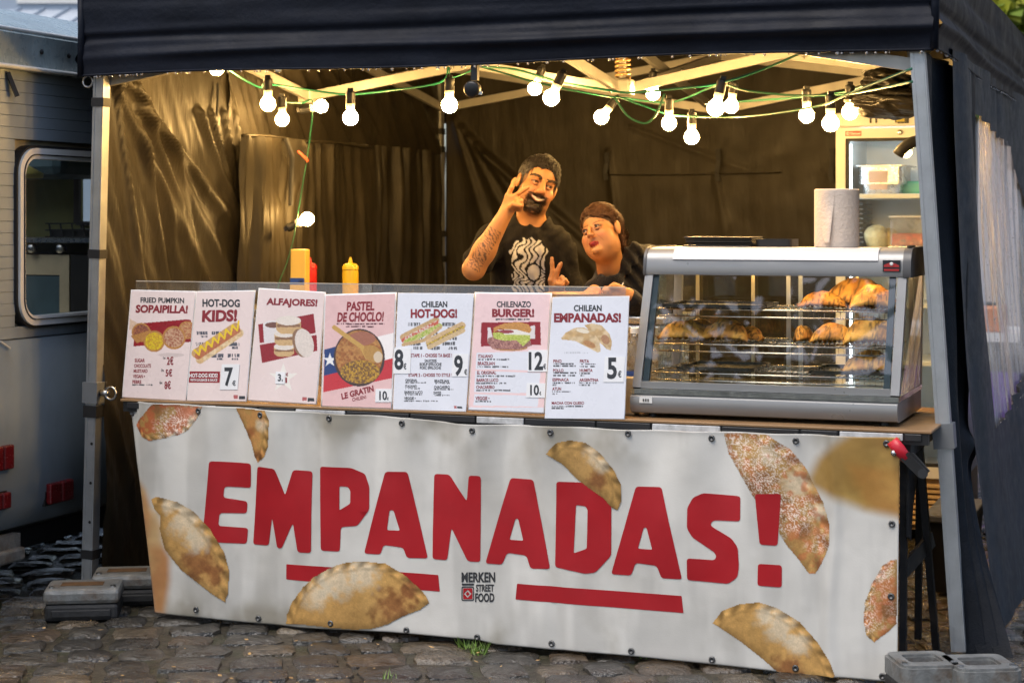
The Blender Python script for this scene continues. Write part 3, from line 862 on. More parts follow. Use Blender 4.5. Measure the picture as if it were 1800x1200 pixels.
# fabric: roof, valances, side walls
ZV = 1.985
ax, ay, az = TXM, TYM, 3.1
V0x, V1x, V0y, V1y = -4.0, -.795, 5.925, 9.46
n = 24
for (A, B) in (((V0x, V0y), (V1x, V0y)), ((V1x, V0y), (V1x, V1y)), ((V1x, V1y), (V0x, V1y)), ((V0x, V1y), (V0x, V0y))):
    s = np.linspace(0, 1, n)[:, None]; t = np.linspace(0, 1, 14)[None, :]
    X = (A[0] + (B[0] - A[0]) * s) * (1 - t) + ax * t; Y = (A[1] + (B[1] - A[1]) * s) * (1 - t) + ay * t
    Z = 2.325 * (1 - t) + az * t - .05 * np.sin(math.pi * t) * np.sin(math.pi * s)
    grid_mesh('roof_panel', np.stack([X, Y, Z + 0 * X], -1), m_nylon, tent)
def valance(A, B, nrm, seed, name='valance'):
    L = math.dist(A, B); nu = int(L / .012); nv = 40
    s = np.linspace(0, 1, nu)[:, None]; t = np.linspace(0, 1, nv)[None, :]
    Z = ZV + (2.33 - ZV) * t + 0 * s
    q = s * L
    d = .016 * (fbm(q * 1.1, t * 3.2 + 3, seed, 4) - .5) + .05 * (fbm(q * .55 + t * .35, t * 5.5, seed + 4, 3) - .5) * np.sin(math.pi * np.clip(t, 0, 1)) ** .7 + .006 * np.sin(q * 2.3 + 3 * t)
    d = .55 * d + .02 * np.exp(-((t - .22 - .09 * (fbm(q * .8, q * 0, seed + 9, 2) - .5)) / .05) ** 2) * sstep(.1, .6, fbm(q * .6, q * 0, seed + 11, 2)) - .014 * np.exp(-((t - .40) / .045) ** 2)
    X = A[0] + (B[0] - A[0]) * s + nrm[0] * d; Y = A[1] + (B[1] - A[1]) * s + nrm[1] * d
    Z = Z + .006 * np.sin(q * 3.3) * (1 - t)
    return grid_mesh(name, np.stack([X + 0 * Z, Y + 0 * Z, Z], -1), m_nyl_out, tent)
vf = valance((V0x, V0y), (V1x, V0y), (0, -1), 3)
vr = valance((V1x, V0y), (V1x, V1y), (1, 0), 13)
valance((V0x, V1y), (V0x, V0y), (-1, 0), 23)
valance((V1x, V1y), (V0x, V1y), (0, 1), 33)
mb = MB(); mb.tube([(x, V0y - .004, ZV + .006 * math.sin((x - V0x) * 3.3) - .0) for x in np.linspace(V0x, V1x, 90)], .0045, 6); mb.build('hem', m_nyl_out, vf, smooth=True)
mb = MB(); mb.tube([(V1x + .004, y, ZV + .006 * math.sin((y - V0y) * 3.3)) for y in np.linspace(V0y, V1y, 90)], .0045, 6); mb.build('hem', m_nyl_out, vr, smooth=True)
m_drop = mat('water_drop', (.9, .9, .92), .03, trans=.75, ior=1.33, var=0, rvar=0)
mb = MB()
for k in range(95):
    x = random.uniform(V0x + .05, V1x); z = ZV + .006 * math.sin((x - V0x) * 3.3) - .007
    r = random.uniform(.0025, .0055); mb.lathe([(.0003, r * 1.3), (r * .7, r * .5), (r, -.3 * r), (r * .7, -r), (.0003, -r * 1.25)], 7, Matrix.Translation((x, V0y - .004, z)))
for k in range(60):
    y = random.uniform(V0y, V1y); z = ZV + .006 * math.sin((y - V0y) * 3.3) - .007
    r = random.uniform(.0025, .0055); mb.lathe([(.0003, r * 1.3), (r * .7, r * .5), (r, -.3 * r), (r * .7, -r), (.0003, -r * 1.25)], 7, Matrix.Translation((V1x + .004, y, z)))
stuff(mb.build('water_drops', m_drop, vf, smooth=True))

for (x, y) in ((V0x, V0y), (V1x, V0y), (V1x, V1y), (V0x, V1y)):
    mb = MB(); mb.tube([(x, y, ZV - .004), (x + .004, y - .002, 2.15), (x, y, 2.34)], .014, 8); mb.build('corner_strip', m_nyl_out, tent, smooth=True)  # added strips stopping bulb light from leaking through the canopy corners
def creases(S, T, lines):
    """each: (s0, t0, s1, t1, width, height): a soft ridge along a line on the cloth, fading towards its second end"""
    d = 0 * S
    for (s0, t0, s1, t1, w, h) in lines:
        dx, dy = s1 - s0, t1 - t0; L2 = dx * dx + dy * dy
        k = ((S - s0) * dx + (T - t0) * dy) / L2; kc = np.clip(k, 0, 1)
        q = ((S - s0 - kc * dx) * dy - (T - t0 - kc * dy) * dx) / math.sqrt(L2)
        e = np.hypot(S - s0 - kc * dx, T - t0 - kc * dy)
        ww = w * (.35 + .9 * kc)
        d = d + h * np.exp(-(e / ww) ** 2) * np.where(q > 0, 1, np.exp(-(q / (ww * .5)) ** 2)) * (1 - .6 * kc)
    return d
# left wall: the part near the viewer (glossy, creased from its top corner), then a second sheet beyond an open slit
def wall_sheet(name, Y0, Y1, Z0, Z1, X, lines, seed, amp, fold, parent=tent, m=m_nylon, plane='X', res=.013, sgn=1, drift=(.08, .99)):
    nu, nv = int((Y1 - Y0) / res), int((Z1 - Z0) / res)
    S, T = np.meshgrid(np.linspace(Y0, Y1, nu), np.linspace(Z0, Z1, nv), indexing='ij')
    dx_, dz_ = drift; p_, a_ = S * dz_ + T * dx_, S * dx_ - T * dz_
    n1 = fbm(p_ * 6 + .6 * fbm(S * 2, T * 2, seed + 3, 2), a_ * .8, seed, 3); n2 = fbm(p_ * 13, a_ * 1.6 + 2, seed + 9, 3)
    rdg = lambda n: 1 - np.abs(2 * n - 1) * 2.2
    d = creases(S, T, lines) + amp * (1.3 * rdg(n1) + .5 * rdg(n2)) * fbm(S * 1.1 + 4, T * 1.1, seed + 21, 2) * 1.6 + amp * (fbm(S * 1.4, T * .9, seed + 40, 2) - .5)
    wv = S * fold[0] + 1.5 * fbm(S * 1.2, T * .5, seed + 7, 2) * 3
    d = d + fold[1] * (np.sin(wv * 2 * math.pi) ** 3) * sstep(Z1, Z0 + .25 * (Z1 - Z0), T)
    P = np.stack([X + sgn * d, S, T], -1) if plane == 'X' else np.stack([S, X - d, T], -1)
    return grid_mesh(name, P, m, parent)
rr = random.Random(4)
ln = [(6.0 + rr.uniform(0, .25), 2.02 - rr.uniform(0, .25), 6.35 + .16 * k + rr.uniform(-.05, .1), .95 + rr.uniform(-.2, .35), rr.uniform(.03, .06), rr.uniform(.02, .045)) for k in range(7)]
ln += [(6.7 + .1 * k, 1.9, 7.15 + .03 * k, 1.25 - .1 * k, .035, .03) for k in range(4)]
wl1 = wall_sheet('side_wall', 5.99, 7.4, .0, 2.30, -3.955, ln, 5, .026, (2.6, .004), drift=(.42, .9))
ln2 = [(6.95 + .13 * k + rr.uniform(-.03, .03), 1.82, 6.95 + .13 * k + rr.uniform(-.08, .08), .2, rr.uniform(.03, .06), rr.uniform(.015, .035)) for k in range(7)]
ln2 += [(6.99 + .075 * k, 1.80, 6.98 + .085 * k + rr.uniform(-.04, .04), .5 + rr.uniform(-.2, .4), rr.uniform(.018, .03), rr.uniform(.025, .05)) for k in range(6)]
ln2 += [(7.2, 1.82, 7.35, 1.62, .05, .05), (7.45, 1.8, 7.55, 1.62, .05, .04)]
wl2 = wall_sheet('side_wall', 6.93, 8.3, .0, 1.80, -3.885, ln2, 15, .018, (2.2, .012))
ln3 = [(6.9 + .16 * k, 2.25, 7.0 + .24 * k, 1.8, .05, .02) for k in range(8)]
wl3 = wall_sheet('side_wall', 6.95, 9.40, 1.80, 2.30, -3.97, ln3, 25, .02, (2., .004), drift=(.6, .8))
ln4 = [(8.2 + .14 * k + rr.uniform(-.04, .04), 1.95, 8.2 + .14 * k + rr.uniform(-.12, .12), .3, rr.uniform(.03, .06), rr.uniform(.03, .06)) for k in range(9)]
wl4 = wall_sheet('side_wall', 8.15, 9.44, .0, 1.82, -3.98, ln4, 35, .02, (1.9, .014))
mb = MB(); mb.tube([(-3.86, y, 1.802 + .004 * math.sin(y * 9)) for y in np.linspace(6.93, 8.25, 20)], .007, 6); mb.build('top_cord', m_nylon, wl2, smooth=True)
def tie(p, parent, h=.14, w=.025, ax='Y'):
    mb = MB(); q = Vector(p)
    pts = [q, q + Vector((.006, -.012, -h * .4)), q + Vector((-.004, -.014, -h * .75)), q + Vector((.004, -.01, -h))]
    for a, b in zip(pts[:-1], pts[1:]): mb.bar(a, b, w, .004, up=(0, 1, 0) if ax == 'Y' else (1, 0, 0))
    mb.build('tie_strap', m_rubber, parent)
mb = MB(); mb.tube([(-3.83, 7.27, 1.80), (-3.80, 7.275, 1.72), (-3.815, 7.29, 1.60), (-3.81, 7.28, 1.50)], .012, 6, flat=.4); mb.build('tie_strap', m_rubber, wl2)
mb = MB(); mb.tube([(-3.93, 6.84, 2.02), (-3.925, 6.83, 1.95), (-3.93, 6.82, 1.82)], .006, 6); mb.build('zip_pull', m_rubber, wl1)
# back wall
lb = [(-3.9 + .05 * k, 2.0 - .05 * k, -3.55 + .30 * k, .9 - .05 * k, .06, .03) for k in range(5)]
lb += [(-2.9, 1.95, -2.2, 1.69, .02, .01), (-3.0, 1.8, -2.85, .7, .05, .02), (-2.4, 1.66, -2.25, .9, .06, .012), (-1.7, 1.66, -1.55, 1.0, .06, .010)]
wb = wall_sheet('back_wall', -3.96, -1.22, .0, 2.32, 9.43, lb, 45, .006, (1.1, .006), plane='Y')
mb = MB(); mb.tube([(x, 9.405 + .004 * math.sin(x * 7), 1.685 + .006 * math.sin(x * 3)) for x in np.linspace(-3.0, -2.05, 20)], .003, 6); mb.build('seam', m_nylon, wb, smooth=True)
tie(onY(1066, 268, 9.40), wb, .15); tie(onY(1262, 262, 9.40), wb, .17); tie(onY(1462, 262, 9.40), wb, .17)
# right wall, seen from outside: a gathered front flap, then the panel with the clear window
NS, NT = 60, 110
s = np.linspace(0, 1, NS)[:, None]; t = np.linspace(0, 1, NT)[None, :]          # t: 0 at the top
def pw(pts, t):
    ts = [p[0] for p in pts]; return [np.interp(t, ts, [p[k] for p in pts]) for k in (1, 2, 3)]
def smooth_pw(pts):
    tt = np.linspace(0, 1, NT); r = np.array(pw(pts, tt)); ker = np.ones(17) / 17
    r2 = np.array([np.convolve(np.pad(q, 8, mode='edge'), ker, 'valid') for q in r]); return r2[:, None, :]
ia = smooth_pw([(0, -.845, 6.0, 2.02), (.3, -.83, 6.0, 1.4), (.62, -.775, 6.0, .76), (1, -.70, 5.965, .01)])
ib = smooth_pw([(0, -.79, 7.0, 2.02), (.3, -.785, 6.92, 1.4), (.55, -.775, 6.68, .9), (.66, -.765, 6.45, .72), (.8, -.70, 6.2, .42), (1, -.54, 5.92, .01)])
P = ia + (ib - ia) * s[None]
ph = s * 3.3 + .25 * t
fold = (.028 * np.sin(2 * math.pi * ph) + .02 * (fbm(s * 5 + 0 * t, t * 3 + 0 * s, 51, 3) - .5) * 2) * (.35 + .65 * np.sin(math.pi * np.clip(s, 0, 1))) * (.4 + .6 * sstep(0, .25, t))
P[0] += fold; P[2] += 0 * s
P[0] += .03 * np.exp(-((t - .63 - .06 * s) / .02) ** 2) * sstep(.35, .6, s)
flap = grid_mesh('front_flap', np.stack([P[0], P[1], P[2] + 0 * s], -1), m_nyl_wet, tent)
nu, nv = 180, 120
S, T = np.meshgrid(np.linspace(6.30, 9.42, nu), np.linspace(.01, 2.02, nv), indexing='ij')
def wallx(S, T):
    lean = .17 * (1 - T / 2.02) ** 1.6
    f = .010 * np.sin(S * 13 + 2.2 * np.sin(S * 4) + .8 * T) * (.3 + .7 * sstep(.0, .5, T)) + .06 * (fbm(S * 1.7 + .3 * T, T * .6, 61, 3) - .5)
    return -.795 + lean + f
edge_b = .64 + .10 * sstep(6.95, 7.9, S) + .02 * np.sin(S * 3)
win = (S > 6.87) & (S < 8.45 + .75 * sstep(1.8, 1.2, T)) & (T > edge_b) & (T < 1.83 - .05 * (S - 6.95))
wr = grid_mesh('side_wall', np.stack([wallx(S, T), S, T], -1), m_blue_wall, tent, mask=~win)
mat_idx = None
m_vinyl = glass_mat('wet_clear_vinyl', (.86, .85, .88), .10, 1.2, .58, (.72, .70, .74), (1.2, 7, .3), 4.5, bump=.6)
S2, T2 = np.meshgrid(np.linspace(6.85, 9.24, 170), np.linspace(.62, 1.85, 90), indexing='ij')
crinkle = .012 * np.sin(S2 * 42 + 3 * np.sin(T2 * 2.2)) * sstep(.6, 1.6, T2) + .02 * (fbm(S2 * 6, T2 * .8, 71, 3) - .5)
grid_mesh('clear_window', np.stack([wallx(S2, T2) - .024 + crinkle, S2, T2], -1), m_vinyl, wr)
mb = MB()
for k in range(420):
    y = random.uniform(6.95, 8.5); z = random.uniform(.66, 1.78); x = float(wallx(np.array(y), np.array(z))) + .012
    r = random.uniform(.0015, .0042); mb.lathe([(r * .2, -r * .4), (r, 0), (r * .2, r * .6)], 6, Matrix.Translation((x, y, z)) @ Matrix.Rotation(math.pi / 2, 4, 'Y'))
stuff(mb.build('rain_drops', m_drop, wr, smooth=True))

# black bundle of rolled cloth hung under the roof at the right
def lumpy(name, c, r, seed, m, parent=None, nu=80, nv=50, wr_=.3, fr=(9, 2.6)):
    U, V = np.meshgrid(np.linspace(0, 2 * math.pi, nu), np.linspace(.02, math.pi - .02, nv), indexing='ij')
    D = np.stack([np.cos(U) * np.sin(V), np.sin(U) * np.sin(V), np.cos(V)], -1)
    q = 1 + wr_ * (noise3(D, 1.6, seed) - .5) * 2 + (.22 * (.5 - np.abs(2 * noise3(D, fr[1], seed + 3, 3) - 1) * 2.5) if fr[0] == 9 else .06 * np.sin(fr[0] * V + fr[1] * np.sin(U + seed)))
    P = D * q[..., None] * np.array(r) + np.array(c); P[-1] = P[0]
    return grid_mesh(name, P, m, parent)
m_shiny = mat('shiny_black_nylon', (.02, .018, .016), .32, spec=.6, var=.2, bump=.3, bs=30)
bp = onW(1570, 176, 6.75)
fb = thing('fabric_bundle', 'rolled bundle of shiny black cloth hung beside the fridge top', 'cloth bundle', bp)
lumpy('roll', bp + Vector((.0, 0, -.01)), (.15, .13, .055), 3, m_shiny, fb)
lumpy('roll', bp + Vector((-.03, .02, .065)), (.085, .09, .05), 8, m_shiny, fb)
mb = MB()
hp = [onW(x, y, 6.7) for x, y in ((1578, 273), (1584, 264), (1593, 256), (1604, 250), (1616, 247), (1632, 248))]
mb.tube(hp, .021, 8, flat=.6); mb.tube([onW(1632, 248, 6.72), onW(1638, 226, 6.74), onW(1628, 200, 6.76)], .02, 8, flat=.6)
mb.build('carry_strap', m_rubber, fb, smooth=True)
# hanging black clamp lamp without light, by the front edge
cl = thing('spotlight', 'small unlit black clamp spotlight hung under the front valance', 'spotlight', onW(835, 140, 6.4))
mb = MB(); mb.bar(onW(835, 112, 6.4), onW(835, 142, 6.4), .024, .02, up=(0, 1, 0)); mb.build('bracket', m_black, cl)
mb = MB(); mb.lathe([(.018, -.02), (.026, 0), (.03, .03), (.022, .035)], 14, Matrix.Translation(onW(834, 156, 6.4)) @ Matrix.Rotation(math.radians(100), 4, 'X')); mb.build('lamp_head', m_black, cl, smooth=True)
mb = MB(); mb.bar(onW(826, 163, 6.38), onW(848, 164, 6.38), .012, .012); mb.build('clip', m_steel, cl)

# ================================================================== leg weights
m_wbase = mat('weight_rubber_base', (.02, .02, .021), .55, var=.2, bump=.3, bs=60)
def weight(px, py, z, rot, label, hole=True, sz=(.27, .2), slot=False):
    p = onZ(px, py, 0.)
    t = thing('tent_weight', label, 'weight', p, rot, 'weights on the tent legs')
    w, d = sz
    mb = MB(); mb.bevbox((-w / 2 + .004, -d / 2 + .004, -.008), (w / 2 - .004, d / 2 - .004, .055), .014)
    mb.bevbox((-w / 2 + .03, -d / 2 - .004, .008), (w / 2 - .03, -d / 2 + .01, .035), .004); mb.build('base', m_wbase, t, local=True)
    mb = MB()
    if hole:
        b = bmesh.new()
        o_ = rrect(-w / 2, -d / 2, w / 2, d / 2, .03, 4); i_ = rrect(-w * .26, -d * .2, w * .26, d * .24, .012, 4)
        ring(mb, o_, i_, lambda a, bb, dd: (a, bb, dd), .053, .102)
        b.free()
        o2 = rrect(-w / 2 + .008, -d / 2 + .008, w / 2 - .008, d / 2 - .008, .026, 4)
        ring(mb, o2, rrect(-w * .28, -d * .22, w * .28, d * .26, .014, 4), lambda a, bb, dd: (a, bb, dd), .1, .110)
    else:
        mb.bevbox((-w / 2, -d / 2, .053), (w / 2, d / 2, .108), .016)
    o = mb.build('plate', m_galv, t, local=True)
    mb = MB(); mb.box((-w * .2, -d * .17, .056), (w * .2, d * .2, .106 - (.03 if hole else -.006))) if hole else mb.bevbox((-w * .30, -d * .16, .1085), (w * .26, d * .16, .1105), .0008)
    mb.build('rusty_recess', mat('rust', (.1, .052, .02), .7, var=.5, vs=30), t, local=True)
    for sx in (-1, 1):
        mb = MB(); mb.lathe([(.011, 0), (.011, .006)], 6, Matrix.Translation((sx * w * .4, -d * .3, .108))); mb.build('bolt', m_steel, t, local=True)
    return t
weight(148, 1078, 0, PH + .12, 'galvanised tent weight with rusty recess in front of the caravan side leg', False, (.27, .2))
weight(226, 1052, 0, PH + .12, 'galvanised tent weight tucked between leg and banner edge', False, (.26, .2))
weight(1622, 1220, 0, PH + .1, 'dirty grey tent weight next to the banner corner', True, (.19, .2))
weight(1722, 1226, 0, PH + .1, 'dirty grey tent weight under the hanging side flap', True, (.2, .2))

# ================================================================== counter: board on two trestles
ZB = .783
YB = 5.715
m_strip = mat('black_tape', (.02, .02, .022), .4)
m_stripw = mat('scuffed_white_tape', (.5, .5, .5), .5, var=.3, vs=30)
ct = thing('counter', 'long pine board counter of the stall carrying menu cards and display case', 'counter', (-2.23, 6.0, 0))
for k in range(4):
    y0 = YB + k * .18
    mb = MB(); mb.bevbox((-3.69, y0, ZB - .010), (-.775, y0 + .178, ZB - random.uniform(0, .0015)), .002, seg=1); mb.build('plank', m_wood, ct)
mb = MB(); mb.box((-3.68, YB + .005, ZB - .046), (-.785, YB + .03, ZB - .0105)); mb.build('front_rail', m_black, ct)
x = -3.66
k = 0
while x < -.84:
    L = random.uniform(.10, .26); e = min(x + L, -.80)
    mb = MB(); mb.bevbox((x, YB - .002, ZB - .034), (e - .006, YB + .0045, ZB - .0125), .0015, seg=1); mb.build('rail_tile', m_stripw if k % 3 == 1 else m_strip, ct)
    x = e; k += 1
m_tr = mat('trestle_black_steel', (.03, .031, .034), .45, metal=.2, var=.3, dirt=(.1, .08, .06), damt=.4, ds=12)
def trestle(x, label):
    t = thing('trestle', label, 'trestle', (x, 6.08, 0), 0, 'trestles under the counter')
    mb = MB(); mb.box((x - .03, 5.76, ZB - .09), (x + .03, 6.38, ZB - .047)); mb.build('beam', m_tr, t)
    for (y0, y1, dx) in ((5.90, 6.00, -.03), (6.02, 6.20, .05), (6.26, 6.34, -.03)):
        mb = MB(); mb.bar((x + dx * .4, y0, ZB - .09), (x + dx, y1, 0.0), .03, .022, up=(1, 0, 0)); mb.build('leg', m_tr, t)
    mb = MB(); mb.bar((x - .03, 5.955, .29), (x + .045, 6.14, .38), .012, .055); mb.build('brace', m_tr, t)
    mb = MB()
    mb.prism([(5.86, ZB - .06), (6.14, ZB - .06), (6.13, ZB - .15), (5.99, .50), (5.95, .40), (5.90, .42), (5.90, .6)], lambda a, b, d: (x + d, a, b), -.004, .004)
    mb.build('gusset', m_tr, t)
    return t
trestle(-.875, 'black steel trestle showing beside the banner edge by the red clamp')
trestle(-3.45, 'black steel trestle hidden behind the caravan end of the banner')
# spring clamp
cp = thing('spring_clamp', 'red and black spring clamp gripping the banner corner', 'clamp', onY(1600, 805, 5.67))
A = lambda x, y, o=0.: onY(x, y, 5.668 + o)
mb = MB(); mb.tube([A(1568, 774), A(1580, 790), A(1596, 808)], [.019, .021, .016], 10, flat=.7); mb.build('grip', mat('red_grip', (.5, .015, .03), .35, var=.1), cp, smooth=True)
mb = MB(); mb.bar(A(1590, 800), A(1622, 832), .022, .032); mb.bar(A(1602, 796, .01), A(1632, 830, .01), .014, .012); mb.tube([A(1622, 832, -.015), A(1622, 832, .02)], .016, 10); mb.build('jaw', m_black, cp)
mb = MB(); mb.tube([A(1571, 796, -.012), A(1571, 796, .0)], .009, 10); mb.build('rivet', m_steel, cp, smooth=True)

# ================================================================== banner
YN = 5.69
def bwave(X, Z):
    d = .016 * (fbm(X * 1.5, Z * 1.1, 81, 3) - .5) * 2 + .007 * np.sin(X * 5.1 + Z * 2) * sstep(.1, .75, Z)
    d = d + .014 * np.cos((X + .12) * 2 * math.pi / .254) * np.exp(-((Z - .74) / .16) ** 2)
    d = d - .010 * np.exp(-((X + 1.08 + .01 * np.sin(Z * 9)) / .022) ** 2) + .006 * np.exp(-((X + 2.05 + .2 * (Z - .4)) / .03) ** 2) + .012 * np.exp(-(((X + 3.2) + .35 * (Z - .5)) / .09) ** 2)
    d = d + .03 * np.exp(-((X + 3.68) / .12) ** 2) + .004 * (fbm(X * 9, Z * 9, 83, 3) - .5)
    return d
def BNv(px, py, off=0.):
    px = np.asarray(px, float); py = np.asarray(py, float)
    a = (px - CX) / F; b = (HY - py) / F
    dx, dy = CS * a - SN, SN * a + CS
    t = YN / dy
    X, Z = dx * t, H + b * t
    return np.stack([X, YN + bwave(X, Z) - off, np.maximum(Z, .004)], -1)
def BN(off): return lambda x, y: Vector(BNv(x, y, off))
topx = [215, 416, 720, 800, 960, 1140, 1240, 1400, 1580]; topy = [705, 716, 734, 745, 748, 756, 758, 763, 770]
botx = [270, 520, 680, 840, 872, 1080, 1240, 1380, 1577]; boty = [1077, 1103, 1110, 1124, 1132, 1150, 1166, 1182, 1199]
s = np.linspace(0, 1, 420)[:, None]; t = np.linspace(0, 1, 150)[None, :]
lx = np.interp(t, [0, .25, .6, 1], [215, 231, 251, 270]); rx = np.interp(t, [0, 1], [1580, 1577])
PX = lx + (rx - lx) * s
ty_ = np.interp(PX, topx, topy); by_ = np.interp(PX, botx, boty)
PY = ty_ + (by_ - ty_) * t
PB = BNv(PX, PY)
m_banner = mat('banner_vinyl', (1, 1, 1), .42, spec=.4, var=.05, vs=4, vc='col', bump=.06, bs=160)
tt = t + 0 * s; xx = PB[..., 0]; zz = PB[..., 2]
base = np.ones(PX.shape + (3,)) * np.array([.615, .60, .56])
d1 = sstep(.45, .75, fbm(xx * 5, zz * 4, 91, 5)) * np.clip(np.exp(-(tt / .12) ** 2) + np.exp(-((1 - tt) / .1) ** 2) + .25, 0, 1)
base = base * (1 - d1[..., None] * np.array([.46, .49, .55]))
d2 = sstep(.5, .7, fbm(xx * 9 + 3, zz * 1.6, 95, 4)) * .16
base = base * (1 - d2[..., None])
edge = np.exp(-(tt / .02) ** 2) + np.exp(-((1 - tt) / .015) ** 2)
base = base * (1 - .35 * edge[..., None] * fbm(xx * 8, zz, 99, 3)[..., None])
# out-of-focus pastry printed at both ends of the banner
def blob(poly, blur, col, amt=1.):
    global base
    dd = polydist(poly, PX, PY); sd = np.where(inside(poly, PX, PY), dd, -dd)
    a = sstep(-blur, blur, sd)[..., None] * amt
    n = fbm(PX * .012, PY * .012, 101, 4)[..., None]
    c = np.array(col[0]) * (1 - sstep(.35, .65, n)) + np.array(col[1]) * sstep(.35, .65, n)
    base = base * (1 - a) + c * a * (.85 + .3 * fbm(PX * .06, PY * .06, 104, 3)[..., None])
z5 = lambda pts: [(200 + x / 2.727, 690 + y / 2.727) for x, y in pts]
z6 = lambda pts: [(680 + x / 2.5, 720 + y / 2.5) for x, y in pts]
z7 = lambda pts: [(1180 + x / 2.5, 720 + y / 2.5) for x, y in pts]
TAN, BRN, ORG = (.46, .27, .09), (.26, .13, .045), (.48, .24, .07)
blob(z5([(95, 420), (140, 470), (170, 560), (215, 640), (215, 700), (265, 790), (265, 900), (240, 1060), (180, 1060), (130, 700)]), 9, ((.5, .33, .14), (.42, .2, .08)))
blob(z5([(165, 560), (215, 570), (230, 690), (215, 740), (160, 720)]), 12, ((.6, .45, .24), (.56, .38, .18)), .8)
blob(z7([(600, 300), (640, 215), (720, 150), (800, 95), (1020, 95), (1020, 475), (850, 440), (700, 385), (610, 340)]), 13, ((.42, .27, .08), (.3, .18, .05)))
blob(z7([(780, 240), (1015, 260), (1015, 470), (850, 430)]), 15, ((.46, .25, .06), (.42, .2, .05)), .7)
ban = thing('banner', 'dirty white vinyl banner reading EMPANADAS! hung along the counter front', 'banner', (-2.23, YN, 0))
sheet = grid_mesh('sheet', PB, m_banner, ban, colors=base)
solidify(sheet, .002, 1)
m_printred = mat('printed_red', (.36, .012, .018), .4, spec=.4, var=.10, vs=5)
m_printblk = mat('printed_charcoal', (.035, .036, .04), .4, spec=.4)
letters = [
 [z5([(458, 327), (655, 340), (652, 457), (526, 450), (521, 503), (634, 523), (630, 580), (505, 576), (500, 637), (637, 650), (630, 725), (424, 712)])],
 [z5([(690, 352), (778, 362), (826, 490), (864, 368), (955, 375), (946, 767), (882, 764), (862, 622), (805, 745), (782, 744), (760, 598), (738, 733), (660, 728)])],
 [z5([(992, 352), (1140, 358), (1205, 388), (1226, 450), (1226, 560), (1168, 637), (1090, 642), (1085, 760), (993, 755)]), z5([(1086, 446), (1126, 449), (1137, 468), (1136, 530), (1083, 562)])],
 [[(676.7, 828.6), (716.8, 828.5), (752, 980.8), (715, 980), (708.8, 962), (674, 957), (669, 974), (640, 972)], [(685, 896), (692, 896), (703, 932), (680.5, 931)]],
 [z6([(205, 282), (272, 285), (350, 402), (360, 288), (413, 290), (410, 668), (355, 665), (283, 518), (265, 660), (200, 655)])],
 [z6([(540, 300), (640, 308), (715, 700), (630, 697), (612, 640), (527, 628), (505, 680), (432, 674)]), z6([(564, 478), (576, 478), (598, 575), (538, 570)])],
 [z6([(745, 315), (930, 322), (972, 360), (986, 410), (985, 640), (915, 715), (870, 720), (738, 690)]), z6([(830, 418), (872, 424), (881, 440), (877, 610), (820, 630)])],
 [z6([(1095, 336), (1205, 340), (1296, 745), (1205, 740), (1185, 685), (1092, 672), (1072, 728), (984, 722)]), z6([(1129, 517), (1141, 517), (1166, 614), (1103, 609)])],
 [z7([(140, 365), (302, 380), (302, 490), (185, 485), (172, 500), (177, 512), (265, 565), (292, 605), (297, 690), (290, 735), (250, 764), (68, 748), (67, 652), (190, 660), (198, 642), (188, 625), (92, 560), (68, 520), (70, 430), (95, 385)])],
 [z7([(366, 370), (482, 368), (466, 597), (388, 592)])], [z7([(380, 676), (485, 682), (485, 780), (378, 772)])]]
for k, loops in enumerate(letters):
    mb = MB(); put_poly(mb, [round_poly(l, 5.5 if i == 0 else 3.) for i, l in enumerate(loops)], BN(.0016), 14)
    mb.build('exclamation_dot' if k == 10 else 'letter', m_printred, ban, normals=False, smooth=True)
for l in ([(503, 991), (640, 1000), (770, 1010), (773, 1039), (640, 1030), (502, 1018)], z6([(571, 763), (1293, 818), (1302, 893), (900, 860), (565, 832)])):
    mb = MB(); put_poly(mb, [round_poly(l, 1.5)], BN(.0012), 14); mb.build('underline', m_printred, ban, normals=False, smooth=True)
mb = MB(); fn = BN(.0015)
zz6 = lambda x, y: fn(680 + x / 2.5, 720 + y / 2.5)
put_text(mb, 'MERKEN', (328, 713, 475, 757), zz6, .035)
put_text(mb, 'STREET', (391, 766, 470, 798), zz6, .035)
put_text(mb, 'FOOD', (388, 804, 472, 844), zz6, .035)
def frame_loop(a, b): put_poly(mb, [a, b], zz6)
frame_loop(round_poly([(328, 775), (383, 775), (383, 838), (328, 838)], 8), round_poly([(332, 780), (379, 780), (379, 834), (332, 834)], 6))
put_poly(mb, [[(328, 762), (383, 762), (381, 771), (331, 771)]], zz6)
logo = mb.build('logo', m_printblk, ban, normals=False)
mb = MB()
put_poly(mb, [round_poly([(335, 783), (376, 783), (376, 831), (335, 831)], 5), [(355, 789), (372, 807), (355, 825), (338, 807)]], zz6); put_poly(mb, [[(355, 797), (364, 807), (355, 817), (346, 807)]], zz6)
mb.build('logo_badge', m_printred, logo, normals=False)

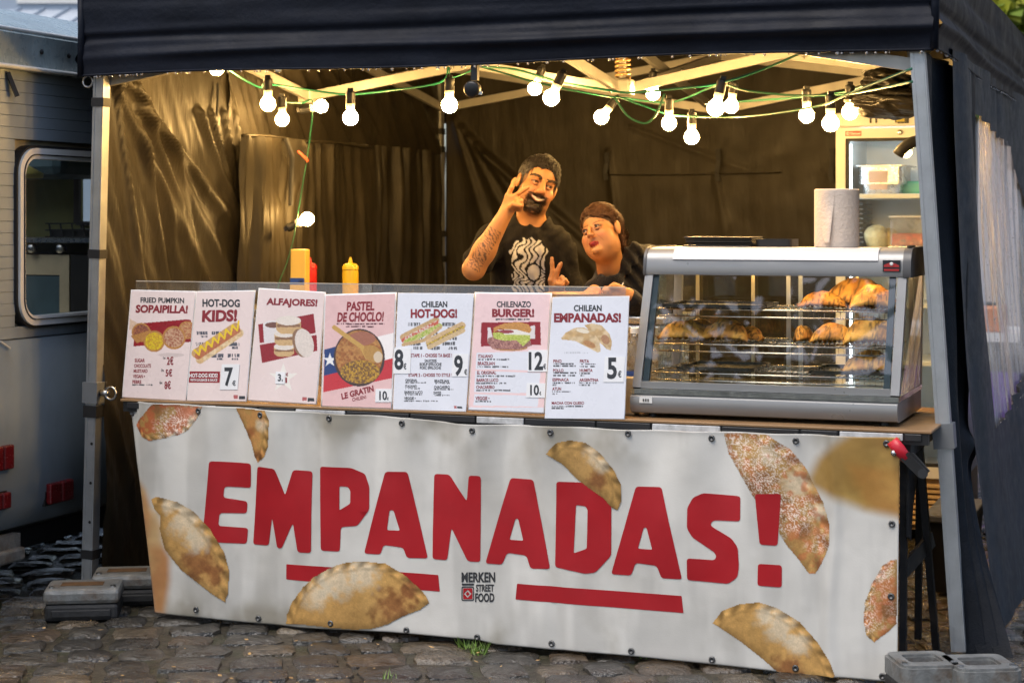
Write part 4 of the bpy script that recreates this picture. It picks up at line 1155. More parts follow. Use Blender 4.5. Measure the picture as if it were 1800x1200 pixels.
m_print = mat('print_ink', (1, 1, 1), .4, spec=.4, var=.02, vc='col')
def pastry(name, poly, off, flour, brown, red=0., crimp=None, step=1.5, seed=1, dark=1., sugar=0.):
    """printed half-moon pasty; flour, brown: (x, y, radius) patches; crimp: the plaited edge as a polyline"""
    P_ = np.array(poly); lo, hi = P_.min(0) - 2, P_.max(0) + 2
    X, Y = np.meshgrid(np.arange(lo[0], hi[0], step), np.arange(lo[1], hi[1], step), indexing='ij')
    jx = 2.2 * (fbm(X * .12, Y * .12, seed, 3) - .5); m = inside(poly, X + jx, Y + jx * .7)
    d = polydist(poly, X, Y); size = min(hi - lo)
    n1, n2, n3 = fbm(X * .02, Y * .02, seed, 4), fbm(X * .09, Y * .09, seed + 3, 4), vnoise(X * .7, Y * .7, seed + 5)
    c = np.array([.41, .235, .075])[None, None] * np.ones(X.shape + (1,))
    c = c * (1 - .5 * sstep(.45, .75, n1)[..., None]) + np.array([.48, .29, .10]) * .5 * sstep(.45, .75, n1)[..., None]
    for (bx, by, br) in brown:
        a = sstep(1.1, .2, np.hypot(X - bx, Y - by) / br + (n2 - .5) * 1.3)[..., None] * .85
        c = c * (1 - a) + np.array([.22, .085, .03]) * a
    for (bx, by, br) in flour:
        a = sstep(1.15, .25, np.hypot(X - bx, Y - by) / br + (n2 - .5) * 1.1)[..., None] * .68
        c = c * (1 - a) + np.array([.62, .54, .40]) * a
    if red:
        a = (sstep(.42, .6, n2) * red)[..., None]; c = c * (1 - a) + np.array([.36, .07, .03]) * a
        q = (sstep(.5, .72, n3) * sstep(.35, .6, n1) * sugar)[..., None]; c = c * (1 - q) + np.array([.74, .66, .58]) * q
    c = c * (.70 + .60 * n2)[..., None] * (.86 + .28 * n3)[..., None]
    if crimp:
        c = c * (1.30 - .48 * np.clip(polydist(crimp, X, Y, False) / size, 0, 1))[..., None]
    rim = sstep(0, .10 * size, d); c = c * (.68 + .32 * rim)[..., None]
    if crimp:
        dc = polydist(crimp, X, Y, False); L = 0; s_ = np.zeros(X.shape); best = np.full(X.shape, 1e9); acc = 0.
        for (x0, y0), (x1, y1) in zip(crimp[:-1], crimp[1:]):
            dx, dy = x1 - x0, y1 - y0; LL = math.hypot(dx, dy); k = np.clip(((X - x0) * dx + (Y - y0) * dy) / LL ** 2, 0, 1)
            e = np.hypot(X - x0 - k * dx, Y - y0 - k * dy); u = e < best; best = np.where(u, e, best); s_ = np.where(u, acc + k * LL, s_); acc += LL
        w_ = .085 * size + 3
        band = sstep(w_, w_ * .55, dc); tw = np.sin((s_ + dc * .8) / (w_ * .34))
        c = c * (1 + band * .42 * tw)[..., None]; c = c * (1 - .22 * (sstep(w_ * .7, w_, dc) * sstep(w_ * 1.35, w_, dc)))[..., None]
    c = np.clip(c * dark, 0, 1)
    return grid_mesh(name, BNv(X, Y, off), m_print, ban, colors=c, mask=m)
pastry('printed_pasty', z5([(84, 158), (95, 140), (130, 110), (165, 70), (190, 52), (418, 66), (405, 100), (350, 175), (300, 200), (250, 213), (170, 230), (120, 212)]), .0009, [(330, 728, 24), (305, 760, 16)], [(275, 712, 22)], .75, z5([(84, 158), (120, 212), (170, 230), (250, 213), (350, 175), (405, 100)]), seed=3, sugar=.7)
pastry('printed_pasty', z5([(576, 72), (738, 84), (757, 130), (752, 215), (745, 260), (725, 300), (690, 333), (672, 300), (655, 240), (620, 170)]), .0009, [(462, 745, 14)], [(440, 760, 15), (455, 800, 14)], .2, z5([(738, 84), (757, 130), (752, 215), (725, 300), (690, 333)]), seed=5)
pastry('printed_pasty', z5([(168, 512), (200, 498), (300, 520), (380, 565), (460, 650), (525, 760), (550, 850), (545, 960), (530, 1000), (470, 962), (320, 845), (240, 745), (215, 650), (220, 590), (190, 560)]), .0024, [(325, 915, 36), (345, 950, 26), (300, 890, 18)], [(345, 990, 40), (375, 1010, 26)], .0, z5([(168, 512), (200, 498), (300, 520), (380, 565), (460, 650), (525, 760), (550, 850), (545, 960), (530, 1000)]), seed=7)
pastry('printed_pasty', z5([(815, 1108), (822, 1060), (850, 1000), (905, 930), (960, 880), (1060, 825), (1130, 808), (1200, 805), (1300, 815)]) + z6([(75, 722), (140, 782), (170, 815), (185, 846), (150, 872), (50, 912), (0, 940), (-60, 958), (-140, 963), (-250, 955), (-330, 944)]), .0024, [(592, 1020, 42), (560, 1045, 30), (640, 1010, 34)], [(690, 1065, 46), (720, 1040, 26)], .0, z5([(815, 1108), (850, 1000), (905, 930), (960, 880), (1060, 825), (1200, 805), (1300, 815)]) + z6([(75, 722), (140, 782), (185, 846)]), seed=9)
pastry('printed_pasty', z6([(702, 190), (722, 165), (750, 143), (800, 132), (870, 145), (940, 190), (1000, 262), (1030, 330), (1027, 400), (1012, 438), (985, 425), (950, 385), (890, 345), (830, 300), (770, 235)]), .0024, [(1045, 800, 22), (1060, 815, 18)], [(1050, 845, 22)], .0, z6([(702, 190), (750, 143), (800, 132), (870, 145), (940, 190), (1000, 262), (1030, 330), (1027, 400), (1012, 438)]), seed=11, dark=.85)
pastry('printed_pasty', z7([(226, 102), (420, 107), (520, 172), (590, 262), (612, 310), (660, 400), (690, 500), (692, 590), (665, 655), (630, 720), (600, 715), (560, 660), (510, 600), (470, 540), (470, 490), (400, 430), (350, 370), (290, 270), (245, 190)]), .0009, [(1400, 850, 26), (1440, 900, 18), (1350, 800, 18)], [(1335, 850, 34), (1410, 935, 22), (1370, 890, 26)], .5, z7([(420, 107), (520, 172), (590, 262), (660, 400), (690, 500), (692, 590), (665, 655), (630, 720)]), seed=13, sugar=.75)
pastry('printed_pasty', z7([(989, 655), (960, 660), (925, 685), (880, 760), (850, 840), (842, 920), (855, 990), (890, 1018), (940, 980), (988, 935)]), .0009, [(1545, 1010, 18)], [(1560, 1070, 26)], .55, z7([(960, 660), (925, 685), (880, 760), (850, 840), (842, 920), (855, 990), (890, 1018)]), seed=15, sugar=.6)
pastry('printed_pasty', z7([(177, 935), (220, 882), (300, 850), (380, 843), (460, 868), (560, 930), (640, 1020), (700, 1110), (718, 1165), (695, 1183), (600, 1176), (480, 1165), (400, 1095), (300, 1015), (215, 958)]), .0009, [(1370, 1100, 34), (1400, 1130, 26), (1345, 1080, 24)], [(1385, 1175, 34), (1300, 1150, 18)], .0, z7([(177, 935), (220, 882), (300, 850), (380, 843), (460, 868), (560, 930), (640, 1020), (700, 1110), (718, 1165)]), seed=17)
m_eye = mat('eyelet_metal', (.12, .12, .12), .4, metal=.8, var=.3, vs=40)
for (x, y) in ((232, 714), (222, 727), (347.5, 722), (461, 728.5), (582.5, 734), (708.6, 743), (832, 756), (970, 759), (1106, 761), (1251, 770), (1398, 775), (1557, 780), (1571, 796), (1567, 921), (1566, 1048), (1563, 1172), (1551, 1188),
               (344, 1071), (452, 1087), (581, 1095), (714, 1107), (839, 1119), (970, 1130), (1109, 1144), (1251, 1159), (1398, 1174)):
    p = BN(.001)(x, y)
    M = Matrix.Translation(p) @ Matrix.Rotation(math.pi / 2, 4, 'X')
    mb = MB(); mb.lathe([(.0035, .0005), (.0045, .004), (.008, .0055), (.0105, .0035), (.011, 0)], 14, M); mb.build('eyelet', m_eye, ban, smooth=True)

# ================================================================== clear screen and the seven menu cards
LEAN = .15
def card_fn(yb):
    def f(px, py, off=0.):
        px = np.asarray(px, float); py = np.asarray(py, float)
        a = (px - CX) / F; b = (HY - py) / F
        dx, dy = CS * a - SN, SN * a + CS
        t = (yb + LEAN * (H - ZB)) / (dy - LEAN * b)
        return np.stack([dx * t, dy * t - off, H + b * t + LEAN * off], -1)
    return f
m_plexi = glass_mat('acrylic_sheet', (.95, .94, .9), .05, .75, .07, (.6, .5, .36), (1, 1, 1), 7)  # warm tint and streak colour stand in for a warm brown reflection
def screen(x0, x1, label, yb):
    p = lambda x, z, o=0.: Vector((x, yb + LEAN * (z - ZB) + o, z))
    mb = MB(); mb.hexa([p(x0, ZB + .002), p(x1, ZB + .002), p(x1, ZB + .002, .004), p(x0, ZB + .002, .004), p(x0, 1.208), p(x1, 1.208), p(x1, 1.208, .004), p(x0, 1.208, .004)])
    t = thing('sneeze_guard', label, 'screen', p((x0 + x1) / 2, ZB), 0, 'clear screens behind the menu cards')
    mb.build('sheet', m_plexi, t)
    mb = MB(); mb.bar(p(x0, 1.2095, .002), p(x1, 1.2095, .002), .004, .003); mb.build('polished_edge', mat('acrylic_edge', (.45, .42, .36), .3), t)
    for x in (x0 + .05, x1 - .05):
        mb = MB(); mb.bevbox((x - .012, yb + .004, ZB), (x + .012, yb + .10, ZB + .015), .003); mb.build('foot', m_black, t)
screen(-3.68, -2.72, 'clear acrylic screen behind the pumpkin, kids hot-dog and alfajores cards', 5.742)
screen(-2.76, -1.79, 'clear acrylic screen behind the burger and Chilean hot-dog cards', 5.748)
m_ink_d = mat('ink_charcoal', (.028, .03, .036), .35)
m_ink_r = mat('ink_red', (.22, .018, .026), .35)
m_ink_w = mat('ink_white', (.75, .74, .73), .35)
PINK, WHT, RED = lin(229, 211, 207) * .92, lin(222, 224, 232) * .92, lin(138, 28, 36)
Z1 = lambda x, y: (210 + x / 4.8, 480 + y / 4.8)
Z2 = lambda x, y: (550 + x / 4.614, 480 + y / 4.614)
Z3 = lambda x, y: (810 + x / 4.284, 480 + y / 4.284)
def card(label, zf, inv, cor, yb, paper, border, paint, texts, tags=(), name='menu_card'):
    f = card_fn(yb)
    cp_ = [zf(*c) for c in cor]                         # tl tr br bl
    quad = lambda u, v: tuple(np.array(cp_[0]) * (1 - u) * (1 - v) + np.array(cp_[1]) * u * (1 - v) + np.array(cp_[2]) * u * v + np.array(cp_[3]) * (1 - u) * v)
    cen = Vector(f(*quad(.5, 1)))
    t = thing(name, label, 'menu card', cen, 0, 'menu cards along the counter')
    bow = lambda u, v: 0.
    nu, nv = 12, 14
    P0 = np.array([[f(*quad(u, v), .0005 + bow(u, v)) for v in np.linspace(0, 1, nv)] for u in np.linspace(0, 1, nu)])
    o = grid_mesh('paper', P0, m_paper, t); solidify(o, .0012, -1 if False else 1)
    b = border
    U, V = np.meshgrid(np.linspace(b, 1 - b, 150), np.linspace(b * .6, 1 - b * .6, 230), indexing='ij')
    q = [np.array(cp_[0])[k] * (1 - U) * (1 - V) + np.array(cp_[1])[k] * U * (1 - V) + np.array(cp_[2])[k] * U * V + np.array(cp_[3])[k] * (1 - U) * V for k in (0, 1)]
    zx, zy = inv(q[0], q[1])
    cv = Canvas(zx, zy, paper)
    cv.C *= (.95 + .1 * fbm(U * 3, V * 4, int(yb * 1e4) % 97, 3))[..., None]
    paint(cv)
    Pp = f(q[0], q[1], .0016)
    grid_mesh('picture', Pp, m_print2, t, colors=cv.C)
    def on(x, y, o=.0042): return Vector(f(*zf(x, y), o))
    for key, m in (('d', m_ink_d), ('r', m_ink_r), ('w', m_ink_w)):
        for tx in texts:
            if tx[0] == key:
                mb = MB(); put_text(mb, tx[1], tx[2], lambda x, y: on(x, y, .0021), tx[3] if len(tx) > 3 else .03)
                mb.build('lettering', m, t, normals=False)
    for (tx, x0, y0, x1, y1, slant, words_) in tags:
        mb = MB(); c4 = [(x0, y0), (x1, y0 + slant[1]), (x1 - slant[0], y1 + slant[1]), (x0 - slant[0], y1)]
        lo = [on(a, bb, .0024) for a, bb in c4]; hi = [on(a, bb, .0034) for a, bb in c4]
        mb.hexa(lo + hi); pt = mb.build('price_tag', m_paper, t)
        mb = MB()
        for (s_, box) in words_: put_text(mb, s_, box, lambda x, y: on(x, y, .0039), .03)
        mb.build('price', m_ink_d, pt, normals=False)
    return t
m_print2 = mat('print_glossy', (1, 1, 1), .28, spec=.5, var=.01, vc='col')
i1 = lambda x, y: ((x - 210) * 4.8, (y - 480) * 4.8)
i2 = lambda x, y: ((x - 550) * 4.614, (y - 480) * 4.614)
i3 = lambda x, y: ((x - 810) * 4.284, (y - 480) * 4.284)
GOLD, CRUST = (.55, .33, .09), (.42, .2, .06)
def sop(cv, cx, cy, r, cols, seed):
    cv.ell(cx, cy, r, r * 1.0, CRUST, nz=.3, sc=.1, seed=seed); cv.ell(cx, cy, r * .85, r * .82, cols[0], col2=cols[1], sc=.11, seed=seed + 1, nz=.3)
def paint1(cv):
    cv.poly([(165, 425), (565, 390), (605, 395), (605, 580), (120, 618), (125, 520)], RED, nz=.2, sc=.02)
    cv.poly([(90, 385), (170, 430), (160, 470), (85, 480)], (.62, .45, .33), nz=.2)
    sop(cv, 185, 500, 80, ((.2, .07, .05), (.35, .13, .06)), 2); cv.poly([(95, 530), (270, 480), (240, 555), (150, 590)], CRUST, nz=.3)
    sop(cv, 575, 480, 75, ((.5, .28, .13), (.36, .12, .06)), 5)
    sop(cv, 295, 575, 90, ((.62, .46, .02), (.5, .28, .03)), 8); sop(cv, 462, 545, 98, ((.52, .32, .2), (.33, .12, .07)), 11)
    cv.dash(110, 942, 280, 5, (.1, .1, .1))
    cv.ell(440, 690, 110, 18, tuple(PINK * .8))
dd = 'd'; r_ = 'r'
card('menu card headed FRIED PUMPKIN SOPAIPILLA! at the caravan end of the row', Z1, i1, [(98, 140), (648, 152), (565, 1080), (20, 1050)], 5.728, PINK, .012, paint1,
     [(dd, 'FRIED PUMPKIN', ((180, 205), (548, 210), (180, 250))), (r_, 'SOPAIPILLA!', ((143, 266), (582, 272), (137, 335)), .045), (r_, 'SUGAR', (131, 720, 216, 752)), (r_, 'CHOCOLATE', (126, 766, 268, 797)), (r_, 'MUSTARD', (122, 810, 240, 840)),
      (r_, 'VEGAN •', (116, 855, 218, 885)), (r_, 'PEBRE', (112, 902, 187, 932)), (r_, '2€', (402, 703, 458, 775)), (r_, '5€', (392, 808, 448, 872)), (r_, '8€', (382, 908, 436, 978)), (dd, '1x', (370, 705, 392, 725)), (dd, '3x', (355, 808, 380, 830)), (dd, '6x', (340, 910, 366, 934))])
def hotdog(cv, a, b, w, seed):
    (ax_, ay_), (bx_, by_) = a, b; L = math.hypot(bx_ - ax_, by_ - ay_); nx, ny = -(by_ - ay_) / L, (bx_ - ax_) / L
    def ln(o, q, c, **k): cv.line([(ax_ + nx * o, ay_ + ny * o), (bx_ + nx * o, by_ + ny * o)], q, c, **k)
    ln(-w * .45, w * .62, (.5, .3, .12), nz=.25, sc=.05, seed=seed); ln(w * .5, w * .6, (.58, .38, .18), nz=.3, sc=.04, seed=seed + 1, col2=(.66, .5, .3))
    ln(0, w * .45, (.42, .14, .06), nz=.25, sc=.05)
def paint2(cv):
    for j in range(3):
        for k in range(3): cv.dash(645 + k * 135, 505 + j * 95, 745 + k * 135, 15, (.08, .08, .1), seed=3 + j * 3 + k); cv.dash(690 + k * 130, 535 + j * 95, 745 + k * 130, 9, (.08, .08, .1), seed=30 + j * 3 + k)
    hotdog(cv, (665, 700), (995, 480), 62, 4)
    zz_ = []
    for k in range(15): q = k / 14; zz_.append((640 + 375 * q + (22 if k % 2 else -22) * .3, 672 - 240 * q + (34 if k % 2 else -26)))
    cv.line(zz_, 8, (.72, .5, .02))
    cv.poly([(588, 828), (852, 828), (848, 925), (582, 922)], RED, nz=.1)
    cv.poly([(965, 1028), (1000, 1028), (1000, 1060), (965, 1060)], (.4, .1, .1)); cv.poly([(1010, 1036), (1062, 1036), (1062, 1064), (1008, 1064)], (.03, .03, .035))
card('menu card headed HOT-DOG KIDS! with a mustard hot-dog', Z1, i1, [(650, 152), (1148, 145), (1075, 1085), (565, 1080)], 5.726, PINK, .012, paint2,
     [(dd, 'HOT-DOG', ((702, 218), (1018, 222), (702, 285)), .04), (r_, 'KIDS!', ((702, 312), (998, 305), (697, 415)), .05), ('w', 'HOT-DOG KIDS!', (592, 845, 830, 880), .03), ('w', 'WITH SAUSAGE & SAUCE', (600, 890, 828, 912), .02)],
     [('', 868, 768, 1018, 982, (18, 0), [('7', (890, 795, 962, 955)), ('€', (955, 905, 985, 950))])])
def biscuit(cv, cx, cy, rx, ry, h):
    cv.poly([(cx - rx, cy), (cx + rx, cy), (cx + rx * .98, cy + h), (cx + rx * .6, cy + h + ry * .8), (cx - rx * .6, cy + h + ry * .8), (cx - rx * .98, cy + h)], (.55, .36, .17), nz=.2, sc=.08)
    cv.poly([(cx - rx * .97, cy + h * .38), (cx + rx * .97, cy + h * .38), (cx + rx * .9, cy + h * .7), (cx - rx * .9, cy + h * .7)], (.24, .13, .07), nz=.3, sc=.1)
    cv.ell(cx, cy, rx, ry, (.7, .63, .56), nz=.12, sc=.07)
def paint3(cv):
    cv.poly([(1172, 432), (1640, 342), (1658, 505), (1185, 590)], RED, nz=.1); cv.poly([(1185, 605), (1665, 520), (1672, 655), (1205, 758)], RED, nz=.1)
    cv.poly([(1212, 430), (1380, 420), (1370, 590), (1222, 585)], (.66, .62, .62), nz=.15, sc=.2); cv.ell(1300, 432, 85, 32, (.7, .66, .65)); cv.ell(1300, 438, 70, 24, (.16, .07, .05), nz=.3)
    biscuit(cv, 1390, 620, 85, 30, 60); biscuit(cv, 1400, 510, 92, 32, 75); biscuit(cv, 1428, 400, 105, 40, 80)
    cv.ell(1545, 585, 75, 128, (.5, .33, .16), rot=-15, nz=.2); cv.ell(1530, 590, 66, 122, (.25, .14, .08), rot=-15); cv.ell(1562, 590, 76, 122, (.66, .58, .52), rot=-15, nz=.15, sc=.06)
    st_ = []
    for k in range(10):
        a = math.radians(-90 + 36 * k); q = 125 if k % 2 == 0 else 48; st_.append((1385 + q * math.cos(a), 885 + q * 1.05 * math.sin(a)))
    cv.poly(st_, (.76, .72, .66))
    cv.poly([(1545, 1045), (1582, 1045), (1582, 1075), (1545, 1075)], (.4, .1, .1)); cv.poly([(1592, 1052), (1645, 1052), (1645, 1082), (1590, 1082)], (.03, .03, .035))
card('menu card headed ALFAJORES! with stacked round biscuits', Z1, i1, [(1175, 125), (1742, 160), (1665, 1110), (1080, 1075)], 5.730, PINK, .014, paint3,
     [(r_, 'ALFAJORES!', ((1245, 208), (1675, 222), (1238, 285)), .045), (r_, '€', (1405, 840, 1425, 870)), (r_, '1', (1402, 880, 1416, 925))],
     [('', 1322, 830, 1402, 932, (5, 4), [('3', (1340, 850, 1368, 912)), ('€', (1372, 895, 1384, 914))])])
def paint4(cv):
    cv.poly([(85, 150), (700, 150), (700, 1100), (60, 1100)], lin(216, 180, 178), nz=.06, sc=.01)
    cv.poly([(95, 620), (670, 480), (665, 690), (650, 700), (90, 840)], lin(232, 226, 224)); cv.poly([(95, 620), (205, 590), (200, 815), (92, 838)], (.02, .045, .16)); cv.poly([(92, 832), (655, 688), (650, 850), (85, 965)], (.5, .03, .04), nz=.1)
    st_ = []
    for k in range(10):
        a = math.radians(-90 + 36 * k); q = 58 if k % 2 == 0 else 23; st_.append((140 + q * math.cos(a), 705 + q * math.sin(a)))
    cv.poly(st_, (.75, .74, .74))
    cv.ell(378, 685, 207, 233, (.06, .035, .03), nz=.2); cv.ell(376, 675, 190, 212, (.42, .2, .06), col2=(.3, .11, .03), sc=.05, nz=.35, seed=4)
    cv.ell(400, 530, 110, 55, (.33, .13, .08), nz=.2); cv.ell(385, 800, 160, 95, (.16, .08, .03), col2=(.45, .25, .03), sc=.09, nz=.5, seed=9)
    cv.line([(175, 440), (300, 530), (400, 600), (440, 680)], 18, (.5, .3, .08), nz=.15); cv.ell(490, 655, 88, 62, (.42, .23, .06), rot=35, nz=.2); cv.ell(530, 680, 36, 46, (.6, .48, .34))
    cv.dash(195, 412, 580, 6, (.1, .03, .04)); cv.dash(270, 434, 500, 6, (.1, .03, .04), seed=8)
card('menu card headed PASTEL DE CHOCLO! with bowl on a Chilean flag', Z2, i2, [(95, 172), (680, 155), (645, 1105), (65, 1085)], 5.724, WHT, .02, paint4,
     [(r_, 'PASTEL', ((280, 232), (505, 228), (275, 308)), .04), (r_, 'DE CHOCLO!', ((205, 318), (580, 312), (198, 398)), .04), (r_, 'LE GRATIN', ((230, 975), (490, 908), (238, 1025)), .04), (r_, 'CHILIEN!', ((318, 1012), (432, 988), (322, 1040)), .02)],
     [('', 512, 938, 645, 1045, (4, 0), [('10', (542, 955, 605, 1030)), ('€', (604, 1005, 618, 1030))])])
def paint5(cv):
    for j in range(3):
        for k in range(3): cv.dash(770 + k * 140, 415 + j * 78, 875 + k * 140, 14, (.1, .1, .11), seed=3 + j * 3 + k); cv.dash(815 + k * 140, 452 + j * 78, 890 + k * 140, 13, (.1, .1, .11), seed=40 + j * 3 + k)
    cv.line([(735, 520), (1000, 385)], 28, (.5, .33, .16), nz=.3, sc=.06); cv.line([(740, 545), (1010, 405)], 22, (.5, .09, .05), col2=(.62, .5, .42), sc=.09)
    cv.line([(760, 560), (1030, 430)], 22, (.3, .4, .06), col2=(.55, .5, .2), sc=.1); cv.line([(735, 580), (900, 545), (1035, 440)], 14, (.5, .33, .16), nz=.3)
    cv.line([(945, 560), (1210, 425)], 30, (.55, .38, .2), nz=.3, sc=.06); cv.line([(940, 585), (1215, 440)], 16, (.2, .12, .06), col2=(.6, .42, .05), sc=.12); cv.line([(945, 600), (1220, 465)], 18, (.55, .4, .22), nz=.3)
    for (x, y, x1) in ((750, 888, 920), (748, 936, 870), (745, 985, 890), (740, 1036, 1020), (985, 893, 1120), (982, 943, 1140), (978, 990, 1110)): cv.dash(x, y, x1, 5, (.12, .12, .13), seed=x)
    cv.poly([(1145, 1075), (1168, 1075), (1168, 1095), (1145, 1095)], (.4, .12, .12)); cv.poly([(1172, 1080), (1212, 1080), (1212, 1098), (1172, 1098)], (.03, .03, .035))
card('menu card headed CHILEAN HOT-DOG! priced 8 and 9 euros', Z2, i2, [(690, 160), (1308, 165), (1245, 1125), (648, 1105)], 5.722, WHT, .006, paint5,
     [(dd, 'CHILEAN', (882, 228, 1092, 278), .035), (r_, 'HOT-DOG!', (795, 290, 1172, 365), .05), (r_, 'ETAPE 1 - CHOISIS TA BASE !', (795, 652, 1130, 682)), (r_, 'ETAPE 2 - CHOISIS TO STYLE !', (778, 812, 1130, 840)), (dd, 'SAUCISSE', (908, 698, 1005, 722)), (dd, 'BOEUF EFFILOCHE', (868, 726, 1045, 752)), (dd, 'PORC EFFILOCHE', (870, 756, 1040, 780)),
      (dd, 'ORIGINAL', (752, 857, 850, 880)), (dd, 'ITALIANO', (750, 905, 846, 928)), (dd, 'BARROS LUCO', (745, 953, 892, 978)), (dd, 'VEGGIE •', (742, 1002, 835, 1026)), (dd, 'BRAZILIAN', (988, 862, 1105, 886)), (dd, 'CHACARERO', (984, 912, 1112, 936)), (dd, 'SWISS', (980, 958, 1042, 982))],
     [('', 662, 605, 800, 815, (8, 0), [('8', (664, 618, 738, 785)), ('€', (738, 730, 762, 780))]), ('', 1140, 655, 1268, 838, (12, 0), [('9', (1148, 665, 1220, 835)), ('€', (1230, 778, 1254, 825))])])
def paint6(cv):
    cv.poly([(100, 145), (690, 150), (640, 1010), (50, 1010)], lin(226, 196, 196), nz=.05, sc=.01)
    cv.poly([(155, 372), (600, 366), (605, 540), (152, 552)], RED, nz=.1); cv.poly([(205, 410), (225, 410), (245, 500), (200, 500)], (.66, .6, .6)); cv.poly([(525, 400), (560, 392), (560, 495), (520, 495)], (.66, .6, .6))
    cv.ell(370, 560, 135, 26, (.4, .2, .08), nz=.3); cv.poly([(205, 490), (300, 460), (520, 490), (535, 545), (440, 575), (240, 570), (200, 520)], (.24, .1, .09), nz=.5, sc=.12, col2=(.4, .2, .16))
    cv.poly([(240, 450), (330, 440), (520, 450), (525, 500), (470, 550), (420, 505), (330, 510), (250, 490)], (.35, .42, .06), col2=(.52, .55, .15), sc=.12, nz=.4)
    cv.poly([(275, 425), (420, 425), (530, 445), (520, 465), (330, 460)], (.72, .68, .62), nz=.1); cv.ell(345, 440, 55, 14, (.28, .05, .06))
    cv.poly([(248, 450), (250, 410), (330, 378), (440, 368), (510, 385), (535, 425), (520, 452), (420, 425), (290, 420)], (.5, .24, .06), nz=.3, sc=.07)
    cv.poly([(120, 600), (640, 585), (630, 735), (110, 722)], WHT); cv.poly([(110, 735), (600, 750), (590, 905), (100, 895)], WHT); cv.poly([(105, 912), (590, 922), (580, 1005), (95, 995)], WHT)
    cv.dash(260, 348, 522, 7, (.1, .1, .1))
    for (x, y, x1) in ((132, 650, 365), (128, 705, 360), (122, 775, 410), (118, 829, 345), (114, 882, 375), (110, 965, 230)): cv.dash(x, y, x1, 6, (.1, .1, .11), seed=y)
card('menu card headed CHILENAZO BURGER! with price stickers 12 and 10', Z3, i3, [(105, 143), (688, 150), (635, 1060), (48, 1035)], 5.728, WHT, .02, paint6,
     [(dd, 'CHILENAZO', (272, 212, 530, 258), .03), (r_, 'BURGER!', (237, 268, 555, 332), .05), (r_, 'ITALIANO', (133, 612, 242, 638)), (r_, 'BRAZILIAN', (129, 666, 258, 692)), (r_, 'EL ORIGINAL', (124, 736, 268, 762)), (r_, 'BARROS LUCO', (120, 792, 284, 818)), (r_, 'CHACARERO', (117, 845, 256, 870)), (r_, 'VEGGIE •', (112, 928, 218, 955))],
     [('', 512, 578, 660, 742, (8, 0), [('12', (514, 592, 622, 730)), ('€', (622, 682, 645, 722))]), ('', 500, 825, 642, 935, (6, 4), [('10', (525, 840, 592, 920)), ('€', (594, 890, 608, 918))])])
def paint7(cv):
    def emp(pts, s): cv.poly(pts, (.5, .33, .15), col2=(.62, .47, .28), nz=.25, sc=.02, seed=s)
    emp([(930, 392), (985, 378), (1060, 392), (1120, 455), (1140, 520), (1130, 582), (1095, 570), (1000, 470)], 3); cv.ell(1090, 500, 28, 40, (.38, .2, .1), rot=-30, nz=.3)
    cv.dash(780, 600, 960, 5, tuple(WHT * .7))
    emp([(757, 490), (790, 448), (860, 412), (930, 410), (1000, 445), (1045, 510), (1055, 590), (1030, 598), (960, 560), (860, 510), (765, 500)], 5); cv.ell(920, 435, 50, 16, (.72, .64, .5), rot=10); cv.ell(970, 535, 50, 22, (.4, .2, .08), rot=25, nz=.3)
    for (x, y, x1) in ((700, 683, 850), (698, 700, 866), (697, 752, 870), (696, 770, 864), (692, 826, 858), (691, 842, 725), (688, 892, 826), (687, 908, 728), (900, 685, 1018), (898, 702, 1010), (896, 755, 978), (895, 772, 930), (893, 826, 1025), (892, 842, 975), (686, 1003, 930), (685, 1018, 775)): cv.dash(x, y, x1, 5.5, (.07, .07, .08), seed=y + x)
card('menu card headed CHILEAN EMPANADAS! priced 5 euros beside the display case', Z3, i3, [(690, 180), (1270, 172), (1235, 1100), (630, 1095)], 5.716, WHT, .006, paint7,
     [(dd, 'CHILEAN', (852, 240, 1062, 288), .035), (r_, 'EMPANADAS!', (703, 300, 1208, 372), .05), (r_, 'PINO', (698, 650, 760, 675)), (r_, 'FRITA', (898, 650, 968, 675)), (r_, 'POLLO', (696, 720, 775, 744)), (r_, 'HUMITA', (896, 720, 994, 744)), (r_, 'ESPINACA', (692, 790, 816, 814)), (r_, 'ARGENTINA', (894, 792, 1038, 816)), (r_, 'ATUN', (690, 858, 757, 882)), (r_, 'MACHA CON QUESO', (686, 966, 930, 992))],
     [('', 1088, 630, 1240, 820, (12, 0), [('5', (1105, 635, 1178, 798)), ('€', (1185, 735, 1212, 785))])])

# ================================================================== things on and behind the counter
prep = thing('prep_station', 'steel prep station behind the menu cards', 'work station', (-2.8, 6.45, 0))
mb = MB(); mb.bevbox((-3.88, 6.44, .12), (-1.85, 6.84, 1.05), .01); mb.build('cabinet', m_steel, prep)  # carries the bottles; unseen, also stretched to the left wall to block bulb light
mb = MB(); mb.bevbox((-3.9, 6.43, 1.052), (-1.83, 6.86, 1.08), .006); mb.build('top', m_steel, prep)
for x in (-3.55, -1.9):
    for y in (6.46, 6.76):
        mb = MB(); mb.box((x - .02, y - .02, 0), (x + .02, y + .02, .12)); mb.build('leg', m_steel, prep)
def bottle_base(px, w, y): 
    p = onW(px, 500, w); return Vector((p.x, p.y, 1.08))
m_yb = mat('mayonnaise_yellow', (.78, .5, .09), .4, var=.05)
m_mus = mat('mustard_yellow', (.75, .46, .02), .32, var=.05)
m_ket = mat('ketchup_red', (.55, .015, .012), .3, var=.05)
p = bottle_base(527, 7.25, 0)
t = thing('sauce_bottle', 'tall pale yellow sauce bottle with flat cap beside the red one', 'bottle', p)
mb = MB(); zt = 1.43 - (438 - 389) / 3200 * 7.25
